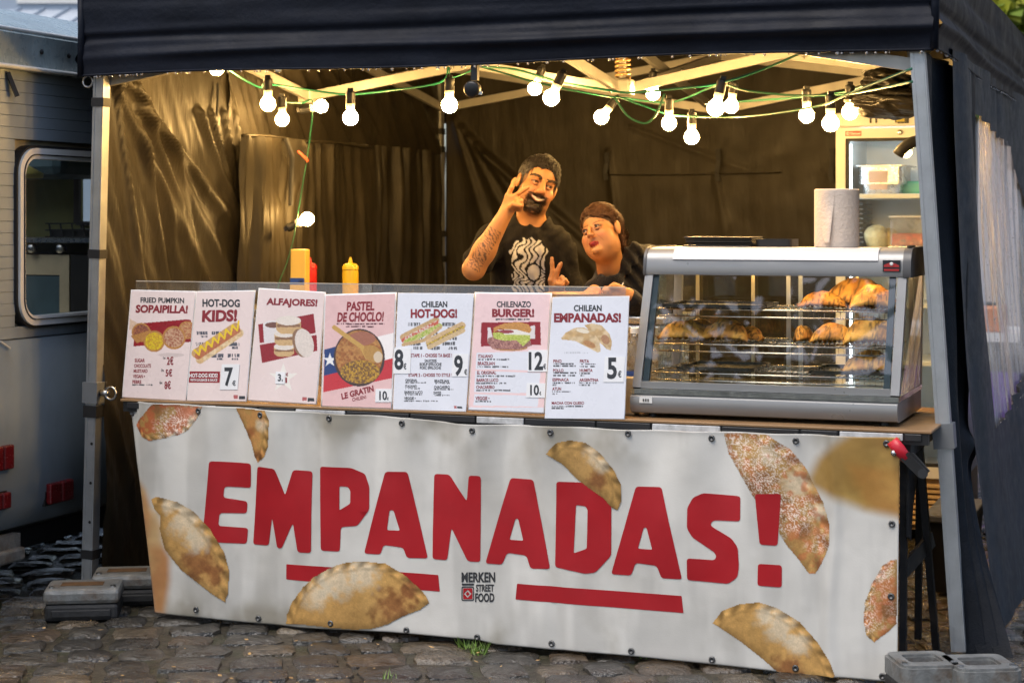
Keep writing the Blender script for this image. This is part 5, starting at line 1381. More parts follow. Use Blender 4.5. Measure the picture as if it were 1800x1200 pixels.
mb.hexa([p + Vector(v) for v in ((-.034, -.022, 0), (.034, -.022, 0), (.034, .022, 0), (-.034, .022, 0), (-.032, -.02, zt - 1.08), (.036, -.02, zt - 1.08), (.036, .02, zt - 1.08), (-.032, .02, zt - 1.08))])
o = mb.build('body', m_yb, t); md = o.modifiers.new('bevel', 'BEVEL'); md.width = .006; md.segments = 3
mb = MB(); mb.box((p.x - .031, p.y - .0235, p.z + .06), (p.x + .031, p.y - .0222, p.z + .125)); lb_ = mb.build('label', mat('label_blue', (.03, .08, .3), .4), t)
mb = MB(); mb.box((p.x - .031, p.y - .0245, p.z + .075), (p.x + .032, p.y - .0236, p.z + .098)); mb.build('label_band', m_yb, lb_)
mb = MB(); put_text(mb, '1K', (p.x + .008, -(p.z + .104), p.x + .028, -(p.z + .118)), lambda x, y: Vector((x, p.y - .025, -y))) ; mb.build('label_print', m_ink_d, lb_, normals=False)
def squeeze(px, top, w, r, m, label, nozzle=True):
    p = bottle_base(px, w, 0); zt = 1.43 - (top - 389) / 3200 * w - 1.08
    t = thing('squeeze_bottle', label, 'bottle', p)
    mb = MB(); mb.lathe([(r * .9, 0), (r, .01), (r, zt * .72), (r * .96, zt * .76)], 20, Matrix.Translation(p)); mb.build('body', m, t, smooth=True, angle=50)
    mb = MB(); mb.lathe([(r * 1.02, zt * .765), (r * 1.02, zt * .82), (r * .8, zt * .87), (r * .3, zt * .89), (r * .2, zt * .96), (r * .1, zt)], 20, Matrix.Translation(p)); mb.build('cap', m, t, smooth=True, angle=40)
squeeze(616, 452, 7.2, .032, m_mus, 'yellow mustard squeeze bottle with pointed nozzle')
squeeze(545, 452, 7.4, .028, m_ket, 'red ketchup bottle half hidden behind the pale yellow sauce bottle')
# clear drink bottle and cream box between the cards and the display case
m_pet = glass_mat('clear_plastic', (.8, .82, .82), .06, 1.4, .22, (.6, .6, .58), (1, 1, 1), 30)
q = onY(1116, 690, 6.0); q.z = ZB
t = thing('drink_bottle', 'clear plastic drink bottle with small flag label beside the display case', 'bottle', q)
mb = MB(); mb.lathe([(.032, 0), (.036, .01), (.036, .06), (.033, .065), (.036, .07), (.036, .15), (.033, .155), (.036, .16), (.034, .19), (.02, .235), (.0135, .25), (.0135, .262)], 18, Matrix.Translation(q)); mb.build('body', m_pet, t, smooth=True)
mb = MB(); mb.lathe([(.016, .262), (.016, .28), (.014, .282)], 14, Matrix.Translation(q)); mb.build('cap', m_white, t)
mb = MB(); mb.lathe([(.0368, .085), (.0372, .09), (.0372, .13), (.0368, .135)], 18, Matrix.Translation(q)); l_ = mb.build('label', mat('label_red', (.5, .03, .03), .4), t, smooth=True)
mb = MB(); mb.lathe([(.0374, .112), (.0376, .113), (.0376, .134), (.0374, .135)], 18, Matrix.Translation(q)); mb.build('label_band', mat('label_blue', (.03, .08, .3), .4), l_, smooth=True)
q = onY(1094, 735, 5.80); 
t = thing('card_box', 'cream card box behind the empanadas menu card', 'box', (q.x, 5.86, ZB))
mb = MB(); mb.bevbox((q.x - .03, 5.82, ZB), (q.x + .035, 5.9, ZB + .12), .006); mb.build('body', mat('cream_card', (.55, .44, .28), .6), t)
mb = MB(); mb.box((q.x - .031, 5.819, ZB + .105), (q.x + .036, 5.901, ZB + .123)); mb.build('lid', mat('cream_card', (.55, .44, .28), .6), t)
# bowl with the flatbread, near the woman's hand
q = onW(1015, 512, 6.72); q.z = 1.081
t = thing('serving_bowl', 'wide wooden bowl behind the clear screen in front of the woman', 'bowl', q)
mb = MB(); mb.lathe([(.06, 0), (.09, .02), (.125, .07), (.13, .085), (.122, .085), (.085, .03), (.01, .02)], 28, Matrix.Translation(q)); mb.build('body', mat('olive_wood', (.4, .22, .08), .45, var=.3), t, smooth=True, angle=60)
mb = MB(); mb.lathe([(.1, .066), (.112, .072), (.1, .08), (.01, .083)], 24, Matrix.Translation(q)); mb.build('flatbread', mat('flatbread', (.55, .33, .13), .7, var=.35, vs=40), t, smooth=True)

# ================================================================== heated display case
m_case = mat('case_grey_paint', (.27, .27, .27), .34, metal=.35, spec=.5, var=.05, vs=3, bump=.03, bs=30)
m_case_dk = mat('case_end_plastic', (.09, .088, .09), .4, var=.1)
m_chrome = mat('polished_steel_band', (.6, .62, .6), .16, metal=1., var=.12, vs=14)
m_seal = mat('blue_black_seal', (.012, .03, .045), .35)
m_caseglass = glass_mat('case_glass', (.96, .98, .97), .0, 1.3)
m_wire = mat('chromed_wire', (.62, .58, .5), .22, metal=1.)
KX0, KX1 = -1.763, -.888
case = thing('display_case', 'grey heated display case with slanted glass and wire racks holding pasties', 'display case', ((KX0 + KX1) / 2, 6.03, ZB))
YBK = 6.29
fz = lambda z: 5.795 + .117 * (z - .877) / .373                 # the slope of the front glass
mb = MB(); fx_ = lambda a, b, d: (d, a, b)
prof = [(5.83, .795), (5.80, .795), (5.782, .80), (5.772, .815), (5.768, .835), (5.772, .852), (5.782, .860), (YBK, .860), (YBK, .795)]
mb.prism(prof, fx_, KX0, KX1); base_ = mb.build('base', m_case, case, smooth=True, angle=35)
mb = MB(); mb.box((KX0 + .0, 5.776, .8605), (KX1 + .003, YBK, .877)); mb.build('steel_band', m_chrome, case)
mb = MB(); mb.box((KX0 + .033, 5.7665, .832), (KX0 + .077, 5.7735, .851)); sw = mb.build('switch_plate', m_white, base_)
for k in range(3):
    mb = MB(); mb.box((KX0 + .045 + k * .008, 5.765, .837), (KX0 + .050 + k * .008, 5.7664, .846)); mb.build('switch_mark', m_case_dk, base_)
for x in (KX0 + .06, KX1 - .05):
    for y in (5.83, 6.24):
        mb = MB(); mb.lathe([(.014, 0), (.012, .014)], 12, Matrix.Translation((x, y, ZB))); mb.build('foot', m_black, case)
for x in (KX0 + .014, KX1 - .012):                                # posts
    for (yb, yt) in ((fz(.877), fz(1.25)), (YBK - .015, YBK - .015)):
        mb = MB(); mb.bar((x + (.02 if yb < 6 and x < -1.3 else (-.006 if yb < 6 else 0)) * 0, yb + .012, .877), (x + (.010 if x < -1.3 else .006), yt + .012, 1.252), .028, .024, up=(0, 1, 0)); mb.build('post', m_case, case)
for x, dx in ((KX0 + .042, .006), (KX1 - .04, .002)):
    mb = MB(); mb.bar((x, fz(.89) + .016, .89), (x + dx, fz(1.25) + .016, 1.25), .020, .016, up=(0, 1, 0)); mb.build('seal', m_seal, case)
mb = MB(); mb.bar((KX0 + .028, fz(.887) + .010, .889), (KX1 - .026, fz(.887) + .010, .889), .022, .022); mb.build('lower_rail', m_case, case)
mb = MB(); mb.add([(KX0 + .028, fz(.898) + .006, .898), (KX1 - .026, fz(.898) + .006, .898), (KX1 - .022, fz(1.252) + .006, 1.252), (KX0 + .034, fz(1.252) + .006, 1.252)], [(0, 1, 2, 3)]); mb.build('front_pane', m_caseglass, case)
for x in (KX0 + .004, KX1 + .001):
    mb = MB(); mb.add([(x, fz(.88) + .03, .879), (x, YBK - .03, .879), (x + .006, YBK - .03, 1.25), (x + .006, fz(1.25) + .03, 1.25)], [(0, 1, 2, 3)]); mb.build('side_pane', m_caseglass, case)
for (x0, x1, y) in ((KX0 + .03, -1.30, YBK - .006), (-1.34, KX1 - .03, YBK - .018)):
    mb = MB(); mb.add([(x0, y, .88), (x1, y, .88), (x1, y, 1.25), (x0, y, 1.25)], [(0, 1, 2, 3)]); dp = mb.build('sliding_door', m_caseglass, case)
    for xx_ in (x0, x1):
        mb = MB(); mb.bar((xx_, y, .88), (xx_, y, 1.25), .014, .008, up=(0, 1, 0)); mb.build('door_frame', m_alu, dp)
hp_ = [(5.908, 1.251), (5.905, 1.262), (5.912, 1.300), (5.920, 1.318), (5.934, 1.332), (5.955, 1.339), (6.0, 1.342), (YBK, 1.342), (YBK, 1.290), (5.926, 1.290), (5.922, 1.251)]
mb = MB(); mb.prism(hp_, fx_, KX0 + .015, KX1 - .004); hood = mb.build('hood', m_case, case, smooth=True, angle=35)
hp2 = [(5.906, 1.249), (5.902, 1.262), (5.909, 1.302), (5.918, 1.321), (5.933, 1.335), (5.955, 1.3425), (6.0, 1.346), (YBK + .005, 1.346), (YBK + .005, 1.249)]
mb = MB(); mb.prism(hp2, fx_, KX1 - .0035, KX1 + .022); mb.build('end_cap', m_case_dk, case, smooth=True, angle=35)
mb = MB(); mb.prism(hp2, fx_, KX0 + .005, KX0 + .0145); mb.build('end_cap', m_case_dk, case, smooth=True, angle=35)
mb = MB(); mb.tube([(KX0 + .08, 5.955, 1.276), (KX1 - .08, 5.955, 1.276)], .007, 8); mb.build('added_hood_light', mat('added_warm_light', (1, .8, .5), .5, emit=36., ecol=(1., .62, .26), var=0), case, smooth=True)  # added light hidden under the hood to brighten the pasties
for k in range(3):
    mb = MB(); mb.lathe([(.009, -.002), (.009, .006), (.005, .007)], 12, Matrix.Translation((KX1 + .010, 5.965 + .03 * k, 1.345))); mb.build('vent_knob', m_black, case)
m_strip2 = mat('white_acrylic_cover', (.6, .585, .59), .22, var=.03)
SP = [(5.9094, 1.302), (5.9175, 1.3205), (5.932, 1.3345), (5.9545, 1.3415), (5.985, 1.3435)]
x0, x1 = onY(1184, 450, 5.92).x, onY(1544, 450, 5.92).x
mb = MB(); mb.prism([(a - .0015, b + .0008) for a, b in SP] + [(a + .002, b - .001) for a, b in reversed(SP)], fx_, x0, x1); mb.build('hood_strip', m_strip2, hood, smooth=True, angle=40)
bx0, bx1 = onY(1552, 470, 5.905).x, onY(1583, 470, 5.905).x
mb = MB(); mb.box((bx0, 5.901, 1.268), (bx1, 5.9075, 1.305)); bd = mb.build('badge', mat('badge_black', (.02, .02, .025), .25), hood)
mb = MB(); cxb = (bx0 + bx1) / 2
mb.add([(bx0 + .004, 5.9, 1.283), (bx1 - .004, 5.9, 1.283), (bx1 - .004, 5.9, 1.289), (cxb, 5.9, 1.299), (bx0 + .004, 5.9, 1.290)], [(0, 1, 2, 3, 4)]); mb.box((bx0 + .004, 5.8995, 1.2705), (bx1 - .004, 5.9005, 1.277)); mb.build('badge_mark', mat('badge_red', (.4, .03, .03), .3), bd)
mb = MB(); mb.lathe([(.006, 0), (.004, .003)], 12, Matrix.Translation((cxb, 5.900, 1.293)) @ Matrix.Rotation(math.pi / 2, 4, 'X')); mb.build('badge_mark', m_white, bd)
racks = (1.137, 1.022, .928)
for zr in racks:
    y0, y1 = fz(zr) + .035, YBK - .04
    mb = MB()
    xa, xb = KX0 + .05, KX1 - .045
    mb.tube([(xa, y0, zr), (xb, y0, zr)], .0028, 6); mb.tube([(xa, y0 + .004, zr - .024), (xb, y0 + .004, zr - .024)], .0028, 6); mb.tube([(xa, y1, zr), (xb, y1, zr)], .0028, 6)
    mb.tube([(xa, y0, zr), (xa, y1, zr)], .0028, 6); mb.tube([(xb, y0, zr), (xb, y1, zr)], .0028, 6); mb.tube([(xa, (y0 + y1) / 2, zr - .003), (xb, (y0 + y1) / 2, zr - .003)], .0025, 6)
    n = 44
    for k in range(1, n):
        x = xa + (xb - xa) * k / n
        mb.tube([(x, y1, zr + .001), (x, y0, zr + .001), (x, y0 + .003, zr - .024)], .0013, 5)
    mb.build('wire_rack', m_wire, case, smooth=True)
for x in (KX0 + .10, KX0 + .30, -1.10):
    mb = MB(); mb.bar((x, YBK - .03, .88), (x, YBK - .03, 1.25), .012, .006, up=(0, 1, 0)); mb.build('rack_rail', mat('brass_rail', (.55, .47, .28), .35, metal=.7), case)
m_pasty = mat('baked_pastry', (1, 1, 1), .48, spec=.4, var=.15, vs=60, vc='col', bump=.35, bs=120)
def pasty(px, yy, zr, L, label, rot=0., dark=0., seed=1, hgt=.05):
    L *= 1.24; hgt *= 1.3
    q = onY(px, 560, yy)
    t = Vector((q.x, yy, zr))
    nu, nv = 40, 22
    U, V = np.meshgrid(np.linspace(-1, 1, nu), np.linspace(0, 1, nv), indexing='ij')
    x = U * L / 2
    yo = np.sqrt(np.clip(1 - U ** 2, 0, 1)) * L * .52
    y = -L * .12 * (1 - U ** 2) + V * (yo + L * .12 * (1 - U ** 2)) * 1.0
    dome = np.clip(1 - U ** 2, 0, 1) ** .6 * np.sin(math.pi * np.clip(V * .86 + .02, 0, 1)) ** .6
    z = hgt * dome * (1 + .25 * (fbm(U * 4, V * 4, seed, 3) - .5)) + .003
    rim = sstep(.82, .9, V); z = z * (1 - rim) + (.009 + .007 * np.sin(U * 30)) * rim
    n1, n2 = fbm(U * 3, V * 3, seed + 3, 4), fbm(U * 14, V * 9, seed + 6, 3)
    c = np.array([.78, .40, .075])[None, None] * np.ones(U.shape + (1,)); a = sstep(.42, .62, n1)[..., None] * .7; c = c * (1 - a) + np.array([.46, .17, .03]) * a
    a = sstep(.54, .68, n2)[..., None] * (.8 + dark); a = np.clip(a + dark * .75, 0, 1); c = c * (1 - a) + np.array([.10, .05, .02]) * a
    ca, sa = math.cos(rot), math.sin(rot)
    P = np.stack([q.x + x * ca - (y - L * .2) * sa, yy + x * sa + (y - L * .2) * ca, zr + .004 + z], -1)
    o = grid_mesh('pasty', P, m_pasty, None, colors=c); solidify(o, .004, -1)
    return tag(o, label, 'pasty', 'pasties in the display case')
L3, L2_, L1 = racks[2], racks[1], racks[0]
pasty(1205, 6.0, L2_, .145, 'golden pasty at the bottle end of the middle rack', .15, .0, 2)
pasty(1228, 6.1, L2_, .13, 'browned pasty peeping out behind the golden one at the bottle end', .5, .3, 3)
pasty(1276, 6.0, L2_, .14, 'pale blistered pasty with flour on the middle rack', -.1, .0, 4, .055)
pasty(1316, 6.05, L2_, .11, 'small dark pasty beside the pale blistered one on the middle rack', -.5, .35, 5, .035)
pasty(1412, 6.05, L2_, .07, 'broken end of a pasty on the middle rack, right of centre', .9, .1, 6, .04)
pasty(1465, 6.0, L2_, .12, 'golden pasty with brown blisters on the middle rack, before the last one', .0, .05, 7)
pasty(1532, 5.98, L2_, .15, 'large orange pasty at the tent leg end of the middle rack', .2, .0, 8, .07)
pasty(1532, 6.0, L3, .15, 'orange pasty in the black tray on the bottom rack', .1, .0, 9, .055)
pasty(1447, 6.05, L1, .13, 'dark scorched pasty, first of those on the top rack', .1, .55, 10, .04)
pasty(1510, 6.12, L1, .19, 'big scorched pasty at the back of the top rack', -.1, .6, 11, .075)
pasty(1536, 5.99, L1, .13, 'bright golden pasty at the front of the top rack', .2, .0, 12, .06)
m_tray = mat('dark_tin', (.06, .055, .05), .28, metal=.8, var=.2)
def tray(px0, px1, zr, label):
    a, b = onY(px0, 640, 5.95).x, onY(px1, 640, 5.95).x
    mb = MB(); o_ = rrect(a, 5.89, b, 6.18, .02, 4); i_ = rrect(a + .012, 5.902, b - .012, 6.168, .014, 4)
    ring(mb, o_, i_, lambda x, y, d: (x, y, d), zr + .004, zr + .015); n = len(i_); mb.add([(x, y, zr + .006) for x, y in i_], [tuple(range(n))])
    tag(mb.build('baking_tray', m_tray), label, 'tray', 'trays in the display case')
tray(1195, 1330, L3 + .002, 'empty dark baking tray at the bottle end of the bottom rack')
tray(1425, 1560, L3 + .002, 'dark baking tray holding one orange pasty on the bottom rack')
tray(1170, 1345, L1 + .002, 'flat dark tray lying empty on the top rack')

# on top of the case
ZT = 1.342
m_plate = mat('black_card_tray', (.02, .017, .014), .4, var=.3)
x0, x1 = onY(1205, 430, 6.08).x, onY(1331, 430, 6.08).x
for k in range(5):
    mb = MB(); d = random.uniform(-.012, .012)
    mb.bevbox((x0 + .01 + d, 6.02 + d, ZT + .001 + k * .0072), (x1 - .008 + d * .6, 6.2 + d, ZT + .0066 + k * .0072), .0018, seg=1)
    t = tag(mb.build('serving_tray', m_plate), ['black card serving tray, %s of the stack on the display case' % w for w in ('bottom', 'second from bottom', 'middle', 'second from top', 'top')][k], 'tray', 'card trays stacked on the display case')
x2, x3 = onY(1333, 430, 6.08).x, onY(1396, 430, 6.08).x
mb = MB(); o_ = rrect(x2, 6.03, x3, 6.17, .02, 4); i_ = rrect(x2 + .008, 6.038, x3 - .008, 6.162, .015, 4); ring(mb, o_, i_, lambda x, y, d: (x, y, d), ZT + .001, ZT + .028); mb.add([(x, y, ZT + .003) for x, y in i_], [tuple(range(len(i_)))])
tag(mb.build('plastic_tray', m_black), 'shallow black plastic tray beside the card stack on the display case', 'tray')
m_roll = mat('kitchen_paper', (.66, .55, .46), .9, spec=.15, var=.04, vs=5, bump=.35, bs=90)
qx = onY(1471, 437, 6.1).x
t = thing('paper_roll', 'thick roll of kitchen paper standing on the display case', 'paper roll', (qx, 6.1, ZT))
R_, HR = .075, .196
mb = MB(); mb.lathe([(.02, HR - .02), (.02, HR), (R_ - .004, HR), (R_, HR - .003), (R_, .003), (R_ - .004, .001), (.02, .001)], 40, Matrix.Translation((qx, 6.1, ZT))); mb.build('roll', m_roll, t, smooth=True, angle=50)
U, V = np.meshgrid(np.linspace(0, 1, 26), np.linspace(0, 1, 30), indexing='ij')
ang = math.radians(-128) + U * .75 - .18 * V; rad_ = R_ + .0015 + .012 * sstep(.35, 1, U) * sstep(.1, .8, V)
tri = .20 + .8 * U
zz = ZT + .012 + (HR - .03) * (1 - V * (.35 + .62 * sstep(0, .8, U)))
grid_mesh('loose_sheet', np.stack([qx + rad_ * np.cos(ang), 6.1 + rad_ * np.sin(ang), zz], -1), m_roll, t)

# ================================================================== glass-door fridge
m_fr = mat('fridge_white', (.68, .69, .71), .35, var=.04, vs=2)
m_frin = mat('fridge_lining', (.72, .76, .77), .4, var=.03)
m_frglass = glass_mat('fridge_glass', (.92, .95, .95), .01, 1.3)
FX0, FX1, FY0, FY1 = -1.548, -.985, 8.25, 8.86
fr = thing('fridge', 'tall white glass door fridge lit inside behind the display case', 'fridge', ((FX0 + FX1) / 2, 8.55, 0))
mb = MB()
mb.box((FX0, FY0 + .05, .28), (FX0 + .04, FY1, 1.85)); mb.box((FX1 - .04, FY0 + .05, .28), (FX1, FY1, 1.85)); mb.box((FX0 + .04, FY1 - .04, .28), (FX1 - .04, FY1, 1.85))
mb.box((FX0 + .04, FY0 + .05, .28), (FX1 - .04, FY1 - .04, .31)); mb.box((FX0, FY0 + .05, 1.8505), (FX1, FY1, 1.92)); mb.build('body', m_fr, fr)
mb = MB(); mb.bevbox((FX0, FY0 + .0, 1.856), (FX1, FY0 + .048, 1.92), .006); hd = mb.build('header', m_fr, fr)
mb = MB(); mb.box((FX0 + .28, FY0 - .003, 1.868), (FX0 + .33, FY0 - .0005, 1.90)); mb.build('display', m_black, hd)
dxx = onY(1583, 212, FY0).x
mb = MB(); mb.box((dxx - .025, FY0 - .004, 1.872), (dxx + .025, FY0 - .0005, 1.900)); d_ = mb.build('controller', mat('controller_olive', (.05, .05, .03), .4), hd)
mb = MB(); mb.box((dxx - .018, FY0 - .006, 1.876), (dxx + .018, FY0 - .0045, 1.895)); mb.build('controller_screen', mat('controller_yellow', (.45, .38, .05), .4), d_)
for x_ in (.155, .18):
    mb = MB(); mb.box((FX0 + x_, FY0 - .003, 1.872), (FX0 + x_ + .009, FY0 - .0005, 1.896)); mb.build('rocker_switch', m_black, hd)
mb = MB(); ring(mb, rrect(FX0 + .002, .285, FX1 - .002, 1.848, .006, 3), rrect(FX0 + .045, .335, FX1 - .045, 1.805, .004, 3), lambda a, b, d: (a, FY0 + d, b), .0, .045); door = mb.build('door', m_fr, fr)
mb = MB(); ring(mb, rrect(FX0 + .045, .335, FX1 - .045, 1.805, .004, 3), rrect(FX0 + .058, .348, FX1 - .058, 1.792, .004, 3), lambda a, b, d: (a, FY0 + d, b), .006, .04); mb.build('door_gasket', m_rubber, door)
mb = MB(); mb.add([(FX0 + .05, FY0 + .02, .34), (FX1 - .05, FY0 + .02, .34), (FX1 - .05, FY0 + .02, 1.8), (FX0 + .05, FY0 + .02, 1.8)], [(0, 1, 2, 3)]); mb.build('pane', m_frglass, door)
bx = onY(1486, 232, FY0).x
mb = MB(); mb.box((bx, FY0 - .003, 1.815), (bx + .072, FY0 - .0005, 1.838)); bg_ = mb.build('badge', mat('badge_bright_red', (.5, .03, .015), .35), door)
mb = MB(); fnb = lambda x, y: Vector((bx + x, FY0 - .0036, 1.815 + y))
ringp = [(.012 + .008 * math.cos(a), .0115 + .008 * math.sin(a)) for a in np.linspace(0, 6.283, 14)[:-1]]; ringq = [(.012 + .006 * math.cos(a), .0115 + .006 * math.sin(a)) for a in np.linspace(0, 6.283, 14)[:-1]]
put_poly(mb, [ringp, ringq], fnb); put_text(mb, 'D', (.009, .016, .015, .007), fnb); put_text(mb, 'Diamond', (.024, .017, .068, .006), fnb); mb.build('badge_lettering', m_ink_w, bg_, normals=False)
mb = MB(); mb.lathe([(.012, 0), (.012, .006), (.008, .008)], 16, Matrix.Translation((onY(1582, 231, FY0).x, FY0, 1.828)) @ Matrix.Rotation(math.pi / 2, 4, 'X')); mb.build('lock', m_steel, door, smooth=True, angle=40)
mb = MB(); mb.bar((FX1 - .02, FY0 - .025, .9), (FX1 - .02, FY0 - .025, 1.3), .02, .025, up=(0, 1, 0)); mb.build('handle', m_steel, door)
mb = MB(); mb.box((FX0 + .0402, FY0 + .055, .3102), (FX0 + .046, FY1 - .046, 1.85)); mb.box((FX1 - .046, FY0 + .055, .3102), (FX1 - .0402, FY1 - .046, 1.85)); mb.box((FX0 + .046, FY1 - .046, .3102), (FX1 - .046, FY1 - .0402, 1.85)); mb.build('lining', m_frin, fr)
for z in (1.555, 1.31, 1.06, .8, .55):
    mb = MB(); mb.bevbox((FX0 + .052, FY0 + .07, z - .022), (FX1 - .052, FY1 - .06, z), .004); mb.build('shelf', m_frin, fr)
for k in range(9):                                             # ribbed rail on the side wall
    mb = MB(); mb.box((FX0 + .047, FY0 + .28, 1.33 + k * .022), (FX0 + .075, FY1 - .06, 1.336 + k * .022)); mb.build('side_rib', mat('rib_grey', (.3, .32, .34), .4), fr)
m_led = mat('cool_led', (.9, .95, 1.), .5, emit=7., ecol=(.86, .95, 1.), var=0)
mb = MB(); mb.box((FX0 + .1, FY0 + .08, 1.825), (FX1 - .1, FY0 + .12, 1.845)); mb.build('lamp', m_led, fr)
mb = MB(); mb.box((FX0 + .052, FY0 + .06, .4), (FX0 + .062, FY0 + .075, 1.78)); mb.build('lamp', m_led, fr)
mb = MB(); mb.bevbox((-1.20, FY1 - .14, 1.60), (FX1 - .06, FY1 - .05, 1.80), .01); ev_ = mb.build('evaporator', m_frin, fr)
for k in range(6):
    mb = MB(); mb.box((-1.155, FY1 - .1425, 1.64 + k * .022), (FX1 - .08, FY1 - .1402, 1.649 + k * .022)); mb.build('grille_slot', m_black, ev_)
mb = MB(); mb.lathe([(.012, 0), (.012, .012)], 12, Matrix.Translation((-1.18, FY1 - .14, 1.635)) @ Matrix.Rotation(math.pi / 2, 4, 'X')); mb.build('thermostat_knob', m_black, ev_)
m_frb = mat('fridge_base_warm_lit', (.5, .36, .2), .5, var=.1)  # warm orange light painted into the colour of the white base
mb = MB(); mb.box((FX0, FY0 + .03, .05), (FX1, FY1, .278)); mb.build('plinth', m_frb, fr)
for k in range(8):
    mb = MB(); mb.hexa([(FX0 + .03, FY0 + .006, .075 + k * .024), (FX1 - .03, FY0 + .006, .075 + k * .024), (FX1 - .03, FY0 + .03, .082 + k * .024), (FX0 + .03, FY0 + .03, .082 + k * .024),
                        (FX0 + .03, FY0 + .006, .085 + k * .024), (FX1 - .03, FY0 + .006, .085 + k * .024), (FX1 - .03, FY0 + .03, .093 + k * .024), (FX0 + .03, FY0 + .03, .093 + k * .024)]); mb.build('louvre', m_frb, fr)
for x in (FX0 + .05, FX1 - .05):
    for y in (FY0 + .08, FY1 - .06):
        mb = MB(); mb.lathe([(.02, 0), (.016, .05)], 10, Matrix.Translation((x, y, 0))); mb.build('foot', m_black, fr)
# what stands in it
pc = onY(1550, 330, 8.5); pc.z = 1.556
t = thing('steel_pan', 'deep steel pan with peach label on the fridge top shelf', 'pan', pc)
mb = MB(); A_, B_ = rrect(pc.x - .075, 8.42, pc.x + .095, 8.62, .02, 4), rrect(pc.x - .095, 8.40, pc.x + .115, 8.64, .025, 4)
ring(mb, [(a, b) for a, b in B_], [(a, b) for a, b in rrect(pc.x - .09, 8.405, pc.x + .11, 8.635, .022, 4)], lambda a, b, d: (a, b, d), 1.60, 1.68)
n = len(A_); mb.add([(a, b, 1.557) for a, b in A_] + [(a, b, 1.68) for a, b in B_], [(i, (i + 1) % n, (i + 1) % n + n, i + n) for i in range(n)] + [tuple(range(n))]); mb.build('body', m_steel, t, smooth=True, angle=40)
mb = MB(); ring(mb, rrect(pc.x - .115, 8.38, pc.x + .14, 8.66, .03, 4), rrect(pc.x - .093, 8.403, pc.x + .113, 8.637, .022, 4), lambda a, b, d: (a, b, d), 1.681, 1.686); mb.build('rim', m_steel, t)
mb = MB(); mb.hexa([(pc.x - .04, 8.405, 1.575), (pc.x + .04, 8.405, 1.575), (pc.x + .04, 8.412, 1.575), (pc.x - .04, 8.412, 1.575), (pc.x - .045, 8.392, 1.66), (pc.x + .045, 8.392, 1.66), (pc.x + .045, 8.399, 1.66), (pc.x - .045, 8.399, 1.66)]); mb.build('label', mat('peach_label', (.62, .42, .3), .6), t)
gx_ = onY(1612, 320, 8.55).x
mb = MB(); mb.bevbox((gx_ - .07, 8.5, 1.556), (gx_ + .09, 8.68, 1.615), .01); tag(mb.build('plastic_tub', mat('green_tub', (.08, .4, .26), .4)), 'green plastic tub at the back of the fridge top shelf', 'tub')
m_caul = mat('cauliflower_cream', (.62, .58, .36), .6, var=.2, vs=40, bump=.8, bs=90)
for px, r, lb_, m__ in ((1541, .052, 'pale halved vegetable leaning on its neighbour in the fridge', m_caul), (1560, .046, 'browner round vegetable beside the container in the fridge', mat('root_tan', (.5, .42, .22), .6, var=.3, vs=30, bump=.5, bs=60))):
    q = onY(px, 420, 8.47)
    o = lumpy('vegetable', Vector((q.x, 8.47 + (.03 if px > 1550 else 0), 1.31 + r * .9)), (r * 1.15, r, r), 5 + px, m__, None, 30, 18, .12, (3, 2)); tag(o, lb_, 'vegetable', 'vegetables in the fridge')
q = onY(1595, 420, 8.45)
t = thing('food_container', 'clear food container of chopped red filling on the fridge shelf', 'container', (q.x, 8.5, 1.31))
mb = MB(); mb.bevbox((q.x - .075, 8.42, 1.312), (q.x + .085, 8.62, 1.445), .012); mb.build('tub', glass_mat('cloudy_plastic', (.9, .9, .9), .15, 1., .45, (.8, .8, .8), (1, 1, 1), 6), t)
mb = MB(); mb.bevbox((q.x - .068, 8.427, 1.318), (q.x + .078, 8.613, 1.375), .01); mb.build('filling', mat('red_filling', (.6, .09, .06), .5, var=.6, vs=60, bump=.5, bs=80), t)
mb = MB(); mb.bevbox((q.x - .08, 8.415, 1.446), (q.x + .09, 8.625, 1.455), .004); mb.build('lid', m_white, t)
# dark crate on the floor behind the trestle
q = onZ(1655, 1045, 0.)
t = thing('storage_crate', 'black plastic storage crate on the floor behind the tent leg', 'crate', (q.x, q.y + .2, 0))
mb = MB(); mb.hexa([(q.x - .03, q.y, .01), (q.x + .09, q.y, .01), (q.x + .09, q.y + .4, .01), (q.x - .03, q.y + .4, .01), (q.x - .05, q.y - .03, .28), (q.x + .11, q.y - .03, .28), (q.x + .11, q.y + .43, .28), (q.x - .05, q.y + .43, .28)]); mb.build('body', m_black, t)
mb = MB(); mb.bevbox((q.x - .065, q.y - .045, .281), (q.x + .12, q.y + .445, .31), .006); mb.build('rim', m_case_dk, t)

# ================================================================== strings of bulbs
m_bulb = mat('lit_bulb', (1, .9, .7), .4, emit=BULB_POWER, ecol=BULB_COLOR, var=0)
m_neck = mat('bulb_neck', (.55, .5, .42), .4)
m_cable = mat('green_flat_cable', (.008, .095, .052), .38, var=.15)
def deep(px, py, w):
    """the strings hang in planes parallel to the stall front: nearest 6.1 m from the viewer's line, farthest about 8"""
    return onY(px, py, 6.1 + (w - 6.4) * 1.4)
def cable(pts, label, r=.0045):
    P = [deep(x, y, w) for x, y, w in pts]
    Q = []                                                     # smooth through the points
    for i in range(len(P) - 1):
        p0, p1, p2, p3 = P[max(i - 1, 0)], P[i], P[i + 1], P[min(i + 2, len(P) - 1)]
        for k in range(6):
            t = k / 6
            Q.append(.5 * (2 * p1 + (p2 - p0) * t + (2 * p0 - 5 * p1 + 4 * p2 - p3) * t * t + (3 * p1 - p0 - 3 * p2 + p3) * t ** 3))
    Q.append(P[-1])
    mb = MB(); mb.tube(Q, r, 7, flat=.5)
    return tag(mb.build('festoon_cable', m_cable, None, smooth=True), label, 'cable', 'green festoon cables')
